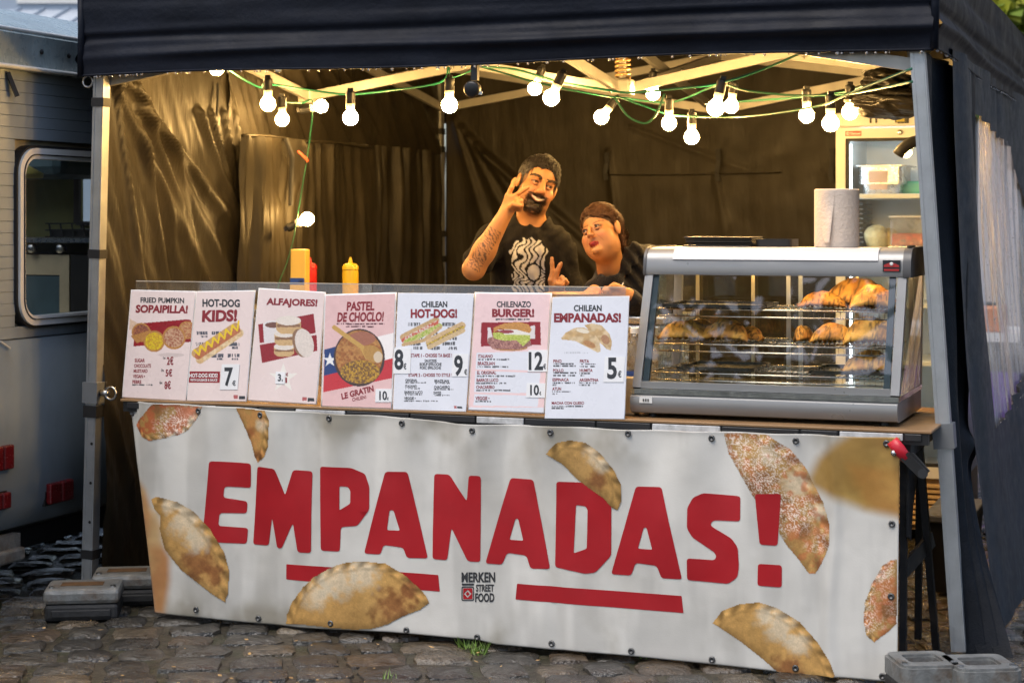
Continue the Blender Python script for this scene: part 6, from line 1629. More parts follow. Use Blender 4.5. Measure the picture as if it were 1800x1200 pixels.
cable([(384, 112, 6.6), (405, 125, 6.6), (430, 141, 6.6), (458, 154, 6.6), (470, 148, 6.6), (547, 159, 6.6), (610, 166, 6.6), (680, 160, 6.55), (774, 145, 6.5), (788, 118, 6.5), (795, 136, 6.5), (829, 124, 6.5), (860, 108, 6.6)], 'green festoon cable sagging along the front from the caravan corner')
cable([(850, 118, 6.6), (902, 122, 6.6), (948, 134, 6.55), (990, 146, 6.5), (1070, 159, 6.5), (1112, 163, 6.5), (1200, 155, 6.45), (1263, 147, 6.4), (1347, 120, 6.4), (1420, 88, 6.35)], 'thick green festoon cable crossing below the hub and rising to the front valance')
cable([(840, 116, 7.1), (900, 133, 7.1), (934, 143, 7.1), (997, 157, 7.1), (1070, 170, 7.1), (1095, 173, 7.1), (1165, 198, 7.1), (1200, 204, 7.1), (1280, 206, 7.0), (1313, 205, 6.9), (1380, 197, 6.7), (1447, 184, 6.5), (1497, 163, 6.3), (1603, 121, 6.05)], 'lowest green festoon cable running to the tent leg by the fridge')
cable([(1095, 172, 7.2), (1180, 180, 7.3), (1263, 150, 7.0), (1313, 160, 6.9), (1397, 168, 6.8), (1480, 166, 6.6), (1540, 157, 6.4), (1604, 144, 6.1)], 'thin green cable just above the row of bulbs near the fridge')
cable([(1240, 184, 7.5), (1313, 178, 7.4), (1397, 172, 7.2), (1480, 163, 7.0), (1520, 150, 6.9)], 'short green cable passing behind the bulbs near the fridge')
cable([(1080, 172, 7.0), (1088, 184, 7.0), (1102, 203, 7.0), (1120, 214, 7.0), (1138, 216, 7.0), (1154, 200, 7.0), (1168, 165, 7.0)], 'loop of green cable drooping under the centre hub')
cable([(500, 180, 7.2), (530, 181, 7.3), (548, 176, 7.3), (549, 200, 7.3), (547, 224, 7.29), (540, 276, 7.25), (526, 360, 7.19), (515, 423, 7.12), (503, 465, 7.06), (490, 500, 7.0), (480, 560, 6.94)], 'green festoon cable hanging down past the single low bulb')
mb = MB(); P1_, P2_ = deep(524, 266, 7.22), deep(539, 280, 7.22); mb.tube([P1_, P2_, deep(541, 284, 7.22)], .006, 6)
tag(mb.build('cable_tie', mat('orange_tape', (.5, .07, .03), .5)), 'small orange tie on the hanging green cable', 'cable tie')
BULBS = [(381, 120, 6.55, 0, 0, 'lit bulb cut off by the front valance near the caravan'), (471, 183, 6.55, 0, 0, 'lit bulb hanging first along the front cable, near the caravan leg'), (496, 210, 7.11, 4, 0, 'lower lit bulb just under the first front bulb'),
         (565, 187, 7.33, 0, 100, 'lit bulb turned sideways at the left truss joint'), (616, 207, 6.5, 0, 0, 'lit bulb hanging alone between the left joint and the back pole'), (790, 185, 6.45, -4, 0, 'large lit bulb in front of the top of the back pole'),
         (540, 385, 7.19, 0, 115, 'low lit bulb on the hanging cable before the black wall'), (940, 156, 7.4, 0, 20, 'smaller lit bulb touching the large one above the man'), (969, 172, 6.45, 0, 25, 'large lit bulb above the head of the man'),
         (1057, 206, 7.1, 0, 40, 'tilted lit bulb hanging left of the cable loop'), (1148, 165, 7.6, 0, 0, 'lit bulb half behind the bar right of the centre hub'), (1176, 217, 7.1, 0, 0, 'lit bulb just right of the drooping cable loop'),
         (1216, 241, 7.1, 0, 0, 'lowest lit bulb of the row above the stacked trays'), (1258, 190, 6.4, 0, 14, 'large lit bulb with big black socket overlapping its neighbour'), (1285, 187, 7.2, 0, 8, 'smaller lit bulb behind the one with big black socket'),
         (1418, 203, 7.0, 0, 0, 'lit bulb over the gap left of the fridge'), (1460, 217, 6.6, 0, 0, 'lit bulb overlapping the top corner of the fridge'), (1494, 197, 6.9, 0, 0, 'lit bulb in front of the fridge header')]
proto = None
for (px, py, w, tx, ang, lab) in BULBS:
    p = deep(px, py, w)
    if proto is None:
        proto = thing('festoon_bulb', lab, 'light bulb', (0, 0, 0), 0, 'lit bulbs of the festoon strings')
        mb = MB(); r = .0295
        prof = [(.0004, -r)] + [(r * math.sin(a), -r * math.cos(a)) for a in np.linspace(.25, 2.45, 11)] + [(.0135, .030)]
        mb.lathe(prof, 20); mb.build('glass', m_bulb, proto, smooth=True, local=True)
        mb = MB(); mb.lathe([(.0138, .029), (.0165, .036), (.0175, .052), (.015, .053)], 16); mb.build('neck', m_neck, proto, smooth=True, local=True, angle=40)
        mb = MB(); mb.lathe([(.0180, .0525), (.0185, .06), (.0172, .08), (.0190, .085), (.0180, .097), (.011, .102)], 16); mb.box((-.010, -.012, .099), (.010, .012, .112)); mb.build('socket', m_black, proto, smooth=True, local=True, angle=40)
        o = proto
    else:
        o = copy_tree(proto); o['label'] = lab
    o.location = p
    # lean: turn in the picture plane of the stall front, by the angle the photograph shows
    o.rotation_euler = (Matrix.Rotation(PH, 4, 'Z') @ Matrix.Rotation(math.radians(-ang if ang in (100, 115) else (ang if ang != 180 else 180)), 4, 'Y') @ Matrix.Rotation(math.radians(tx), 4, 'X')).to_euler()

# ================================================================== people: one smooth body each, grown from a distance field
class Field:
    def __init__(s, lo, hi, h):
        s.lo = np.array(lo, float); s.h = h
        s.n = np.ceil((np.array(hi) - s.lo) / h).astype(int) + 1
        s.F = np.full(s.n, .06, np.float32)
    def pts(s, a, b):
        i = np.clip(np.floor((np.array(a) - s.lo) / s.h).astype(int), 0, s.n - 1); j = np.clip(np.ceil((np.array(b) - s.lo) / s.h).astype(int) + 1, 1, s.n)
        g = [s.lo[k] + s.h * np.arange(i[k], j[k]) for k in range(3)]
        return (slice(i[0], j[0]), slice(i[1], j[1]), slice(i[2], j[2])), np.stack(np.meshgrid(*g, indexing='ij'), -1)
    def add(s, fn, a, b, k=.01, sub=False, pad=.03):
        sl, P = s.pts(np.array(a) - pad, np.array(b) + pad)
        if 0 in P.shape: return
        d = fn(P).astype(np.float32); f = s.F[sl]
        if sub:
            d = -d; hh = np.clip(.5 - .5 * (f - d) / k, 0, 1); s.F[sl] = np.maximum(f, d) + hh * (1 - hh) * 0 + k * hh * (1 - hh)
        else:
            hh = np.clip(.5 + .5 * (f - d) / k, 0, 1); s.F[sl] = f * (1 - hh) + d * hh - k * hh * (1 - hh)
    def cap(s, a, b, ra, rb, k=.01, sq=None, sub=False):
        a = np.array(a, float); b = np.array(b, float)
        def fn(P):
            ba = b - a; L = (ba * ba).sum() + 1e-9
            t = np.clip(((P - a) @ ba) / L, 0, 1)
            return np.linalg.norm(P - a - t[..., None] * ba, axis=-1) - (ra + (rb - ra) * t)
        r = max(ra, rb); s.add(fn, np.minimum(a, b) - r, np.maximum(a, b) + r, k, sub)
    def ell(s, c, r, k=.01, R=None, sub=False):
        c = np.array(c, float); r = np.array(r, float)
        def fn(P):
            q = P - c
            if R is not None: q = q @ R
            k0 = np.linalg.norm(q / r, axis=-1); k1 = np.linalg.norm(q / (r * r), axis=-1)
            return k0 * (k0 - 1) / (k1 + 1e-9)
        m = r.max(); s.add(fn, c - m, c + m, k, sub)
    def mesh(s):
        F_ = s.F; neg = F_ < 0
        c = [F_[:-1 if i == 0 else None, :-1 if j == 0 else None, :-1 if k == 0 else None][(1 if i else 0):, (1 if j else 0):, (1 if k else 0):] for i in (0, 1) for j in (0, 1) for k in (0, 1)]
        n8 = [x < 0 for x in c]; cnt = sum(x.astype(np.int8) for x in n8)
        cells = np.argwhere((cnt > 0) & (cnt < 8))
        ci = tuple(cells.T); val = np.stack([x[ci] for x in c], -1)
        off = np.array([(i, j, k) for i in (0, 1) for j in (0, 1) for k in (0, 1)], float)
        acc = np.zeros((len(cells), 3)); num = np.zeros(len(cells))
        for p in range(8):
            for q in range(p + 1, 8):
                if np.abs(off[p] - off[q]).sum() != 1: continue
                a, b = val[:, p], val[:, q]; m = (a < 0) != (b < 0)
                t = np.where(m, a / np.where(m, a - b, 1), 0)
                acc += np.where(m[:, None], off[p] + (off[q] - off[p]) * t[:, None], 0); num += m
        V = s.lo + s.h * (cells + acc / num[:, None])
        idx = np.full(np.array(F_.shape) - 1, -1, int); idx[ci] = np.arange(len(cells))
        Q = []
        for ax_ in range(3):
            a = [slice(None)] * 3; b = [slice(None)] * 3; a[ax_] = slice(None, -1); b[ax_] = slice(1, None)
            ch = neg[tuple(a)] != neg[tuple(b)]; e = np.argwhere(ch); u, v = [(1, 2), (2, 0), (0, 1)][ax_]
            e = e[(e[:, u] > 0) & (e[:, v] > 0) & (e[:, u] < F_.shape[u] - 1) & (e[:, v] < F_.shape[v] - 1)]
            flip = neg[tuple(a)][tuple(e.T)]
            du = np.zeros(3, int); du[u] = 1; dv = np.zeros(3, int); dv[v] = 1
            q = np.stack([idx[tuple((e - du - dv).T)], idx[tuple((e - dv).T)], idx[tuple(e.T)], idx[tuple((e - du).T)]], -1)
            q[~flip] = q[~flip][:, ::-1]; Q.append(q)
        return V, np.concatenate(Q)
def sdf_object(name, V, Q, m, parent, colors=None, smooth_it=1):
    if smooth_it:
        E_ = np.concatenate([Q[:, [0, 1]], Q[:, [1, 2]], Q[:, [2, 3]], Q[:, [3, 0]]]); 
        for _ in range(smooth_it):
            A = np.zeros_like(V); N_ = np.zeros(len(V)); np.add.at(A, E_[:, 0], V[E_[:, 1]]); np.add.at(A, E_[:, 1], V[E_[:, 0]]); np.add.at(N_, E_[:, 0], 1); np.add.at(N_, E_[:, 1], 1)
            V = V * .5 + .5 * A / N_[:, None]
    me = bpy.data.meshes.new(name)
    me.vertices.add(len(V)); me.vertices.foreach_set('co', V.astype(np.float32).ravel())
    me.loops.add(len(Q) * 4); me.loops.foreach_set('vertex_index', Q.astype(np.int32).ravel())
    me.polygons.add(len(Q)); me.polygons.foreach_set('loop_start', np.arange(len(Q), dtype=np.int32) * 4)
    me.update(calc_edges=True); me.validate(); me.materials.append(m)
    if colors is not None:
        a = me.color_attributes.new('col', 'FLOAT_COLOR', 'POINT'); cc = np.ones((len(V), 4)); cc[:, :3] = colors; a.data.foreach_set('color', cc.ravel())
    me.polygons.foreach_set('use_smooth', [True] * len(me.polygons))
    return link(bpy.data.objects.new(name, me), parent, True)
def rot(roll, yaw, pitch):
    r, y, p = map(math.radians, (roll, yaw, pitch))
    Ry = np.array([[math.cos(r), 0, math.sin(r)], [0, 1, 0], [-math.sin(r), 0, math.cos(r)]])
    Rz = np.array([[math.cos(y), -math.sin(y), 0], [math.sin(y), math.cos(y), 0], [0, 0, 1]])
    Rx = np.array([[1, 0, 0], [0, math.cos(p), -math.sin(p)], [0, math.sin(p), math.cos(p)]])
    return Ry @ Rz @ Rx
m_skin = mat('skin', (1, 1, 1), .42, spec=.45, var=.05, vs=30, vc='col', bump=.08, bs=160)
m_hair = mat('dark_hair', (1, 1, 1), .58, spec=.25, var=.3, vs=60, vc='col', bump=.7, bs=110, bstretch=(1, 1, .4))
m_tee = mat('black_tee', (1, 1, 1), .85, spec=.2, var=.1, vs=12, vc='col', bump=.3, bs=300, bump2=.25, bs2=14)
m_trouser = mat('dark_denim', (.02, .023, .03), .8, spec=.2, bump=.4, bs=250)
m_shoe = mat('black_leather', (.015, .014, .014), .4)
SKIN = np.array([.47, .22, .085])

def head(f, c, R, male, s=1.):
    """c: point between the eyes' level and the middle of the skull; local axes: x to the viewer's right, y away, z up"""
    c = np.array(c); g = lambda *p: c + R @ (np.array(p) * s)
    e = lambda p, r, k=.012, sub=False: f.ell(g(*p), np.array(r) * s, k * s, R, sub)
    q = lambda a, b, ra, rb, k=.008, sub=False: f.cap(g(*a), g(*b), ra * s, rb * s, k * s, None, sub)
    e((0, .018, .032), (.075, .095, .084), .02)                       # skull
    e((0, -.022, -.040), (.060, .064, .070), .03)                     # face
    if male: e((0, -.045, -.094), (.034, .032, .026), .025)
    else:
        e((0, -.042, -.088), (.036, .034, .028), .028); e((0, -.015, -.095), (.056, .048, .034), .03)
        for sx in (-1, 1): e((sx * .040, -.038, -.050), (.032, .034, .036), .025)
    for sx in (-1, 1):
        e((sx * .040, -.052, -.030), (.026, .026, .024), .022)        # cheekbones
        e((sx * .046, -.02, -.075), (.02, .035, .028), .03)           # jaw corners
        e((sx * .031, -.095 - (0 if male else .005), .001), (.0175, .014, .0115), .012, True)  # eye sockets
        e((sx * .031, -.0765, .0005), (.0125, .0115, .012), .0015)     # eyeballs
        q((sx * .019, -.0865, .0075), (sx * .032, -.0905, .0105), .0028, .0032, .003); q((sx * .032, -.0905, .0105), (sx * .045, -.081, .0055), .0032, .0026, .003)      # upper lids
        q((sx * .019, -.0855, -.0065), (sx * .033, -.0875, -.0105), .0024, .0028, .003); q((sx * .033, -.0875, -.0105), (sx * .045, -.080, -.004), .0028, .0024, .003)    # lower lids
        if male: q((sx * .014, -.094, .020), (sx * .034, -.0925 + (0 if male else .006), .026), .005, .005, .012); q((sx * .034, -.0925 + (0 if male else .006), .026), (sx * .052, -.076, .018), .005, .004, .012)   # brows
        e((sx * .0785, .004, -.010), (.008, .019, .031), .006); e((sx * .083, .006, -.002), (.004, .017, .023), .004)      # ears
        m_ = 1. if male else .78; e((sx * .0145 * m_, -.099, -.034), (.0095 * m_, .0100 * m_, .0080 * m_), .006)     # nostrils
    if male: q((0, -.093, .010), (0, -.111, -.027), .0088, .0130, .010); e((0, -.110, -.031), (.0135, .0120, .0105), .008)      # nose
    else: q((0, -.090, .008), (0, -.104, -.024), .0072, .0088, .010); e((0, -.105, -.028), (.0105, .0100, .0085), .008)
    if male:                                                           # broad smile with teeth
        e((0, -.082, -.0620), (.028, .0085, .0085), .003)
        for sx in (-1, 1):
            q((0, -.0935, -.0555), (sx * .030, -.078, -.0505), .0042, .003, .004); q((0, -.0915, -.0735), (sx * .030, -.077, -.0545), .0048, .003, .004)
            e((sx * .037, -.070, -.048), (.014, .012, .018), .014)
        q((-.020, -.094, -.047), (.020, -.094, -.047), .0045, .0045, .008); e((0, -.078, -.104), (.026, .014, .018), .018)   # moustache and goatee
    else:                                                              # pursed lips, tongue tip touching
        e((-.003, -.093, -.062), (.021, .009, .0060), .005); e((-.003, -.091, -.073), (.018, .010, .0075), .005); e((-.003, -.098, -.068), (.008, .008, .006), .004)
        e((0, -.080, -.096), (.022, .016, .015), .012)
def face_colors(V, c, R, male, C_, s=1.):
    L = (V - np.array(c)) @ R / s; x, y, z = L[:, 0], L[:, 1], L[:, 2]; ax_ = np.abs(x)
    hd = (np.linalg.norm(L / np.array([.11, .14, .15]), axis=1) < 1)
    front = hd & (y < -.03)
    n = noise3(L, 60, 5); n2 = noise3(L, 260, 8, 2)
    def put(m, col, a=1.):
        a = np.asarray(a) * np.ones(len(V)); C_[m] = C_[m] * (1 - a[m, None]) + np.array(col) * a[m, None]
    red = np.exp(-((ax_ - .042) / .02) ** 2 - ((z + .035) / .022) ** 2) + .8 * np.exp(-(x / .014) ** 2 - ((z + .038) / .014) ** 2)
    put(front, (.50, .17, .10), np.clip(red * .5, 0, .55))
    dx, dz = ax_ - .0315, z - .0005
    put(front & ((dx / .021) ** 2 + ((dz + .002) / .016) ** 2 < 1), (.30, .14, .085), .5)         # eye socket shade painted into the skin colour
    lid = front & (y < -.076) & ((dx / .0115) ** 2 + (dz / (.0038 if male else .0050)) ** 2 < 1)
    put(lid, (.36, .31, .27)); off = (.003 if male else -.002)
    ir = front & lid & (((x - np.sign(x) * .0315 - off) / .0066) ** 2 + (dz / .0062) ** 2 < 1); put(ir, (.018, .01, .006))
    rim = front & (np.abs((dx / .0125) ** 2 + ((dz - .0004) / (.0046 if male else .0058)) ** 2 - 1) < .42) & (z > -.0015); put(rim, (.03, .016, .012), .85)
    bz = .0225 + .004 * np.sin((ax_ - .012) / .042 * 2.6) - .0016
    bw = .0062 if male else .0030
    put(front & (ax_ > .012) & (ax_ < .055) & (np.abs(z - bz) < bw * (1.2 - .6 * (ax_ - .012) / .043)), (.02, .013, .009) if male else (.06, .035, .02), np.clip(.75 + .5 * n2, 0, 1) * (.95 if male else .6))
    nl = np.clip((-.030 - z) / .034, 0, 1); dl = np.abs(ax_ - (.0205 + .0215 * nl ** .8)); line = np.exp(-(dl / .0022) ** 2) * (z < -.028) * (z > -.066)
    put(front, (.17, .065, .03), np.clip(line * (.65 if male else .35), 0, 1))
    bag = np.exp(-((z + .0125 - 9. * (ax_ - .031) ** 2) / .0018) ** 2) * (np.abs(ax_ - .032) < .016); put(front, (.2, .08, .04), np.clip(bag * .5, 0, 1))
    if male:
        crow = (np.abs(np.sin((z - .002) * 520 + (ax_ - .05) * 60)) > .93) * (ax_ > .05) * (ax_ < .064) * (np.abs(z) < .012); put(front, (.2, .08, .04), crow * .4)
        beard = (np.exp(-((ax_) / .041) ** 8) * sstep(-.040, -.048, z) * sstep(-.128, -.118, z)); zm = z + .0640 - 12. * x ** 2; mouth = (x / .0315) ** 2 + (zm / .0092) ** 2 < 1
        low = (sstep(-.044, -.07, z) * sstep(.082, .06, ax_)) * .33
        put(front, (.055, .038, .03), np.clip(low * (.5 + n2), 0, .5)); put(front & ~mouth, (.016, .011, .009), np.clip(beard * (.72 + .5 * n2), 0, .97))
        put(front & mouth, (.25, .075, .055), .92)
        teeth = front & ((x / .0275) ** 2 + ((zm - .0008) / .0052) ** 2 < 1); put(teeth, (.60, .55, .47))
        side = hd & (y > -.04) & (ax_ > .055) & (z > -.02) & (z < .05); put(side & (y < .03) & (ax_ < .077), (.07, .055, .045), .7)
        scalp = hd & (z > .088 - .95 * (y + .085)) & (y > -.085) & ~((ax_ > .074) & (z < .03)); put(scalp, (.03, .024, .02), .9)
    else:
        lp = ((x + .003) / .0225) ** 2 + ((z + .068) / .0125) ** 2 < 1; put(front & lp & (y < -.076), (.26, .008, .010), .97)
        put(front & lp & (np.abs(z + .0685) < .0013), (.08, .0, .0), .9)
        put(front & ((dx / .016) ** 2 + ((dz - .007) / .006) ** 2 < 1), (.16, .09, .07), .35)
        scalp = hd & (z > .06 - .8 * (y + .085)) & (y > -.085) & ~((ax_ > .074) & (z < .03)); put(scalp, (.05, .028, .018), .9)
def hand(f, wrist, knuck, up, fingers, thumb, s=1., k=.006):
    """wrist, knuck: wrist and middle knuckle; up: across the palm towards the little finger side; fingers: four lists of joints from the knuckle; thumb: joints"""
    w = np.array(wrist); m = np.array(knuck); a = np.array(up, float); a /= np.linalg.norm(a)
    for j in range(4):
        kn = m + a * (j - 1.35) * .019 * s
        f.cap(w + a * (j - 1.5) * .009 * s, kn, .0135 * s, .0112 * s, .010)
        pts = [kn] + [np.array(p) for p in fingers[j]]
        r = [.0100, .0092, .0084, .0072][:len(pts)] if j < 3 else [.0085, .008, .0072, .0062][:len(pts)]
        for i in range(len(pts) - 1): f.cap(pts[i], pts[i + 1], r[i] * s, r[min(i + 1, len(r) - 1)] * s, .004)
    t = [np.array(p) for p in thumb]; r = [.015, .0115, .0095]
    for i in range(len(t) - 1): f.cap(t[i], t[i + 1], r[i] * s, r[i + 1] * s, .007)

def strands(V, Q, c, R, s, n, flow, length, w, lift, seed):
    """short curved locks laid over a hair volume"""
    r = np.random.default_rng(seed); L_ = (V - c) @ R / s
    pick = r.choice(len(V), n); p = V[pick]; nrm = (V[pick] - c - R @ np.array((0, .02, .02))); nrm /= np.linalg.norm(nrm, axis=1)[:, None]
    d = (flow(L_[pick]) + r.normal(0, .35, (n, 3))) @ R.T; d -= nrm * (d * nrm).sum(1)[:, None]; d /= np.linalg.norm(d, axis=1)[:, None]
    sd = np.cross(nrm, d); ln_ = r.uniform(*length, n) * s; bend = r.normal(0, .25, n)
    vs, qs = [V], [Q]; base = len(V); K = 5
    ring_ = []
    for k in range(K):
        t = k / (K - 1); h = lift * (np.sin(math.pi * (.15 + .7 * t)) - .45) * r.uniform(.4, 1., n)
        q = p + d * (ln_ * (t - .3))[:, None] + sd * (bend * ln_ * t * t)[:, None] + nrm * (h - .55 * (ln_ * (t - .3)) ** 2 / .09)[:, None]
        ww = w * (1 - .75 * abs(2 * t - .8) / 1.2)
        ring_.append((q - sd * ww, q + nrm * ww * .7, q + sd * ww))
    A = np.stack([np.stack(x, 1) for x in ring_], 1).reshape(n, K * 3, 3)
    vs.append(A.reshape(-1, 3)); off = base + np.arange(n)[:, None] * (K * 3)
    f_ = np.array([(k * 3 + j, k * 3 + j + 1, k * 3 + j + 4, k * 3 + j + 3) for k in range(K - 1) for j in (0, 1)])
    qs.append((off[:, None, :] + f_[None, :, :]).reshape(-1, 4))
    return np.concatenate(vs), np.concatenate(qs)

def person(name_label, basepx, w, build):
    base = onW(basepx, 500, w); base.z = 0
    t = thing('person', name_label, 'person', base, PH)
    x0 = (basepx - CX) / F * w
    def Lp(zx, zy, y=0.):
        ww = w + y
        return np.array(((790 + zx / 4.444 - CX) / F * ww - x0, y, H + (HY - 260 - zy / 4.444) / F * ww))
    build(t, Lp)
    return t
def legs(t, hip_z=.93, dx=.0, spread=.10):
    f = Field((-.3, -.25, .04), (.3, .25, hip_z + .15), .012)
    f.ell((dx, .0, hip_z), (.17, .12, .13), .05)
    for sx in (-1, 1):
        f.cap((dx + sx * .085, 0, hip_z - .02), (dx + sx * spread, -.015, .5), .088, .064, .04); f.cap((dx + sx * spread, -.015, .5), (dx + sx * (spread + .01), .01, .08), .066, .05, .03)
    V, Q = f.mesh(); sdf_object('trousers', V, Q, m_trouser, t)
    for sx in (-1, 1):
        f = Field((dx + sx * spread - .1, -.25, -.01), (dx + sx * spread + .1, .15, .16), .008)
        f.ell((dx + sx * (spread + .01), -.06, .035), (.048, .13, .036), .02); f.cap((dx + sx * (spread + .01), .01, .05), (dx + sx * (spread + .01), .01, .1), .045, .042, .02)
        V, Q = f.mesh(); sdf_object('shoe', V, Q, m_shoe, t)

# ---------------------------------------------------------------- the man
def build_man(t, L):
    c = L(686, 288, -.015); R = rot(22, 13, -5); hs = .96
    f = Field((-.36, -.40, .86), (.32, .22, 1.76), .0034)
    head(f, c, R, True, hs)
    nb = L(640, 640, .03); g = c + R @ np.array((0, .012, -.07))
    f.cap(g, nb, .054, .06, .03)
    ShL, ShR = L(335, 665, .03), L(845, 700, .03); ShL[2] -= .03; ShR[2] -= .03
    chest = np.array([nb[0] - .01, .04, 1.22])
    f.ell(chest, (.145, .095, .2), .05); f.ell((chest[0], .04, 1.02), (.14, .09, .2), .05); f.cap(ShL, ShR, .05, .05, .05); f.cap(nb, nb + np.array((0, 0, -.06)), .052, .062, .04)
    El = L(190, 945, -.20); Wr = L(445, 500, -.235)
    f.cap(ShL, El, .046, .041, .02); f.cap(El, El + (Wr - El) * .35, .043, .042, .015); f.cap(El + (Wr - El) * .3, Wr, .042, .0265, .02)
    # raised hand: two fingers spread, the others folded under the thumb
    Kn = L(500, 392, -.25)
    up = L(560, 415, -.262) - L(455, 375, -.235)
    k1, k2 = Kn + up / np.linalg.norm(up) * (-1.35) * .019, Kn + up / np.linalg.norm(up) * (-.35) * .019
    fold = lambda zx, zy, d=-.27: L(zx, zy, d)
    hand(f, Wr, Kn, up, [[L(487, 310, -.245), L(502, 265, -.24), L(512, 243, -.238)],
                          [L(550, 350, -.265), L(590, 324, -.275), L(618, 308, -.28)],
                          [fold(555, 415, -.285), fold(562, 452, -.28), fold(535, 470, -.26)],
                          [fold(560, 440, -.275), fold(560, 478, -.268), fold(535, 490, -.25)]],
         [L(470, 470, -.25), L(505, 440, -.285), L(545, 450, -.295)], 1.0)
    # the other hand, low in front of the shirt: a second V sign
    Er = L(960, 1010, .0); Er[2] = 1.08; W2 = L(835, 1125, -.20); K2 = L(842, 1035, -.235)
    f.cap(ShR, Er, .046, .04, .02); f.cap(Er, W2, .04, .027, .02)
    up2 = np.array((1., .25, -.1))
    hand(f, W2, K2, up2, [[L(806, 960, -.245), L(801, 900, -.25), L(800, 862, -.252)],
                          [L(846, 955, -.25), L(862, 920, -.255), L(872, 902, -.257)],
                          [L(880, 1012, -.265), L(900, 1035, -.275), L(885, 1060, -.262)],
                          [L(905, 1030, -.255), L(922, 1055, -.262), L(905, 1075, -.25)]],
         [L(815, 1085, -.22), L(850, 1060, -.265), L(885, 1065, -.285)], 1.0)
    V, Q = f.mesh()
    C_ = SKIN * np.ones((len(V), 1)) * (.92 + .16 * noise3(V, 25, 3))[:, None]
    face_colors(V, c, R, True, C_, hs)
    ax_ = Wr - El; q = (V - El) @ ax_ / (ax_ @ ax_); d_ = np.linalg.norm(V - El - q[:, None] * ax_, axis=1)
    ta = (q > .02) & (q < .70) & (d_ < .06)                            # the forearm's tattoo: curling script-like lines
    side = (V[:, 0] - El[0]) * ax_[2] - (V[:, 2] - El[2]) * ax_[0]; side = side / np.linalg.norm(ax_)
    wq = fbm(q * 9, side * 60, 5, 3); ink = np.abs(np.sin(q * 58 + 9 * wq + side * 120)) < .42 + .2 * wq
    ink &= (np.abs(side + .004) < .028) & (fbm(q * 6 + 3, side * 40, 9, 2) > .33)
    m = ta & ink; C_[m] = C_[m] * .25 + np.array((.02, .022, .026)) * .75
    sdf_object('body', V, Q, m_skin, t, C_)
    Lf = (V - c) @ R / hs; fx_m = (np.linalg.norm(Lf / np.array([.11, .14, .15]), axis=1) < 1) & (Lf[:, 1] < -.035)
    zq = Lf[:, 2] + .0640 - 12. * Lf[:, 0] ** 2; mo = (Lf[:, 0] / .030) ** 2 + (zq / .0085) ** 2 < 1
    bm_ = fx_m & ~mo & (np.abs(Lf[:, 0]) < .043) & (Lf[:, 2] < -.044) & (Lf[:, 2] > -.114)
    def tuft(name, m, n, flow, ln_, w, lift, seed):
        Vs = V[m]; nv0 = len(Vs); V2, Q2 = strands(Vs, np.zeros((0, 4), int), c, R, hs, n, flow, ln_, w, lift, seed)
        keep = V2[nv0:]; sdf_object(name, keep, Q2 - nv0, m_hair, t, np.array((.016, .012, .009)) * np.ones((len(keep), 1)), 0)
    tuft('beard', bm_, 900, lambda l: np.stack([l[:, 0] * 9, -.2 + 0 * l[:, 0], -1 + 0 * l[:, 0]], 1), (.006, .013), .0007, .0025, 3)
    bz_ = .0225 + .004 * np.sin((np.abs(Lf[:, 0]) - .012) / .042 * 2.6) - .0016
    tuft('eyebrows', fx_m & (np.abs(Lf[:, 0]) > .012) & (np.abs(Lf[:, 0]) < .052) & (np.abs(Lf[:, 2] - bz_) < .005), 260, lambda l: np.stack([np.sign(l[:, 0]), .3 + 0 * l[:, 0], .35 + 0 * l[:, 0]], 1), (.006, .011), .0006, .002, 4)
    # hair
    f = Field(c - .16, c + .18, .0036); g = lambda *p: c + R @ np.array(p)
    def hairf(P):
        Lq = (P - c) @ R / hs; x, y, z = Lq[..., 0], Lq[..., 1], Lq[..., 2]
        q_ = (Lq - np.array((0, .02, .036))) / np.array((.0795, .0995, .0875)); k0 = np.linalg.norm(q_, axis=-1)
        d = (k0 - 1) * .085 - .003 * sstep(.03, .11, z) * (1 + .6 * sstep(.03, -.06, y)) + .009 * (noise3(Lq, 45, 7, 3) - .5) * 2 + .004 * np.sin(x * 260 + 30 * noise3(Lq, 20, 9, 2) + y * 90)
        cut = (.080 + .004 * np.sin(x * 90) - .95 * (y + .085)) - z; cut = np.maximum(cut, (-.03 - z))
        cut = np.where(y > -.01, np.maximum(-.055 - z, (.0 - y) - .9 * (z + .02)), cut)
        return np.maximum(d, cut * .7)
    f.add(hairf, c - .15, c + .17, .001)
    V, Q = f.mesh(); V, Q = strands(V, Q, c, R, hs, 2600, lambda l: np.stack([.45 * np.sign(l[:, 0]) * (np.abs(l[:, 0]) > .045) + .55 + 0 * l[:, 0], .75 + 0 * l[:, 0], np.where(l[:, 2] > .06, .25, -.6)], 1), (.02, .045), .0016, .007, 5); Lq = (V - c) @ R
    grey = np.clip(sstep(.045, .07, np.abs(Lq[:, 0])) * sstep(.085, .03, Lq[:, 2]), 0, 1) * sstep(.3, .6, noise3(V, 200, 4, 2)) * .85
    C_ = np.array((.022, .017, .014)) * (1 - grey[:, None]) + np.array((.16, .15, .14)) * grey[:, None]
    sdf_object('hair', V, Q, m_hair, t, C_, 0)
    # t-shirt with its printed swirl
    f = Field((-.36, -.30, .84), (.32, .24, 1.50), .0036)
    f.ell(chest, (.157, .107, .205), .05); f.ell((chest[0], .04, 1.0), (.152, .103, .2), .05); f.cap(ShL, ShR, .062, .062, .05); f.cap(nb + np.array((0, .0, .02)), nb + np.array((0, 0, -.08)), .070, .095, .05)
    f.cap(ShL, ShL + (El - ShL) * .72, .062, .060, .02); f.cap(ShR, ShR + (Er - ShR) * .8, .062, .064, .02)
    f.ell(nb + np.array((.005, -.02, .072)), (.074, .105, .066), .004, None, True)
    dq = (El - ShL) / np.linalg.norm(El - ShL); pc_ = ShL + (El - ShL) * .80
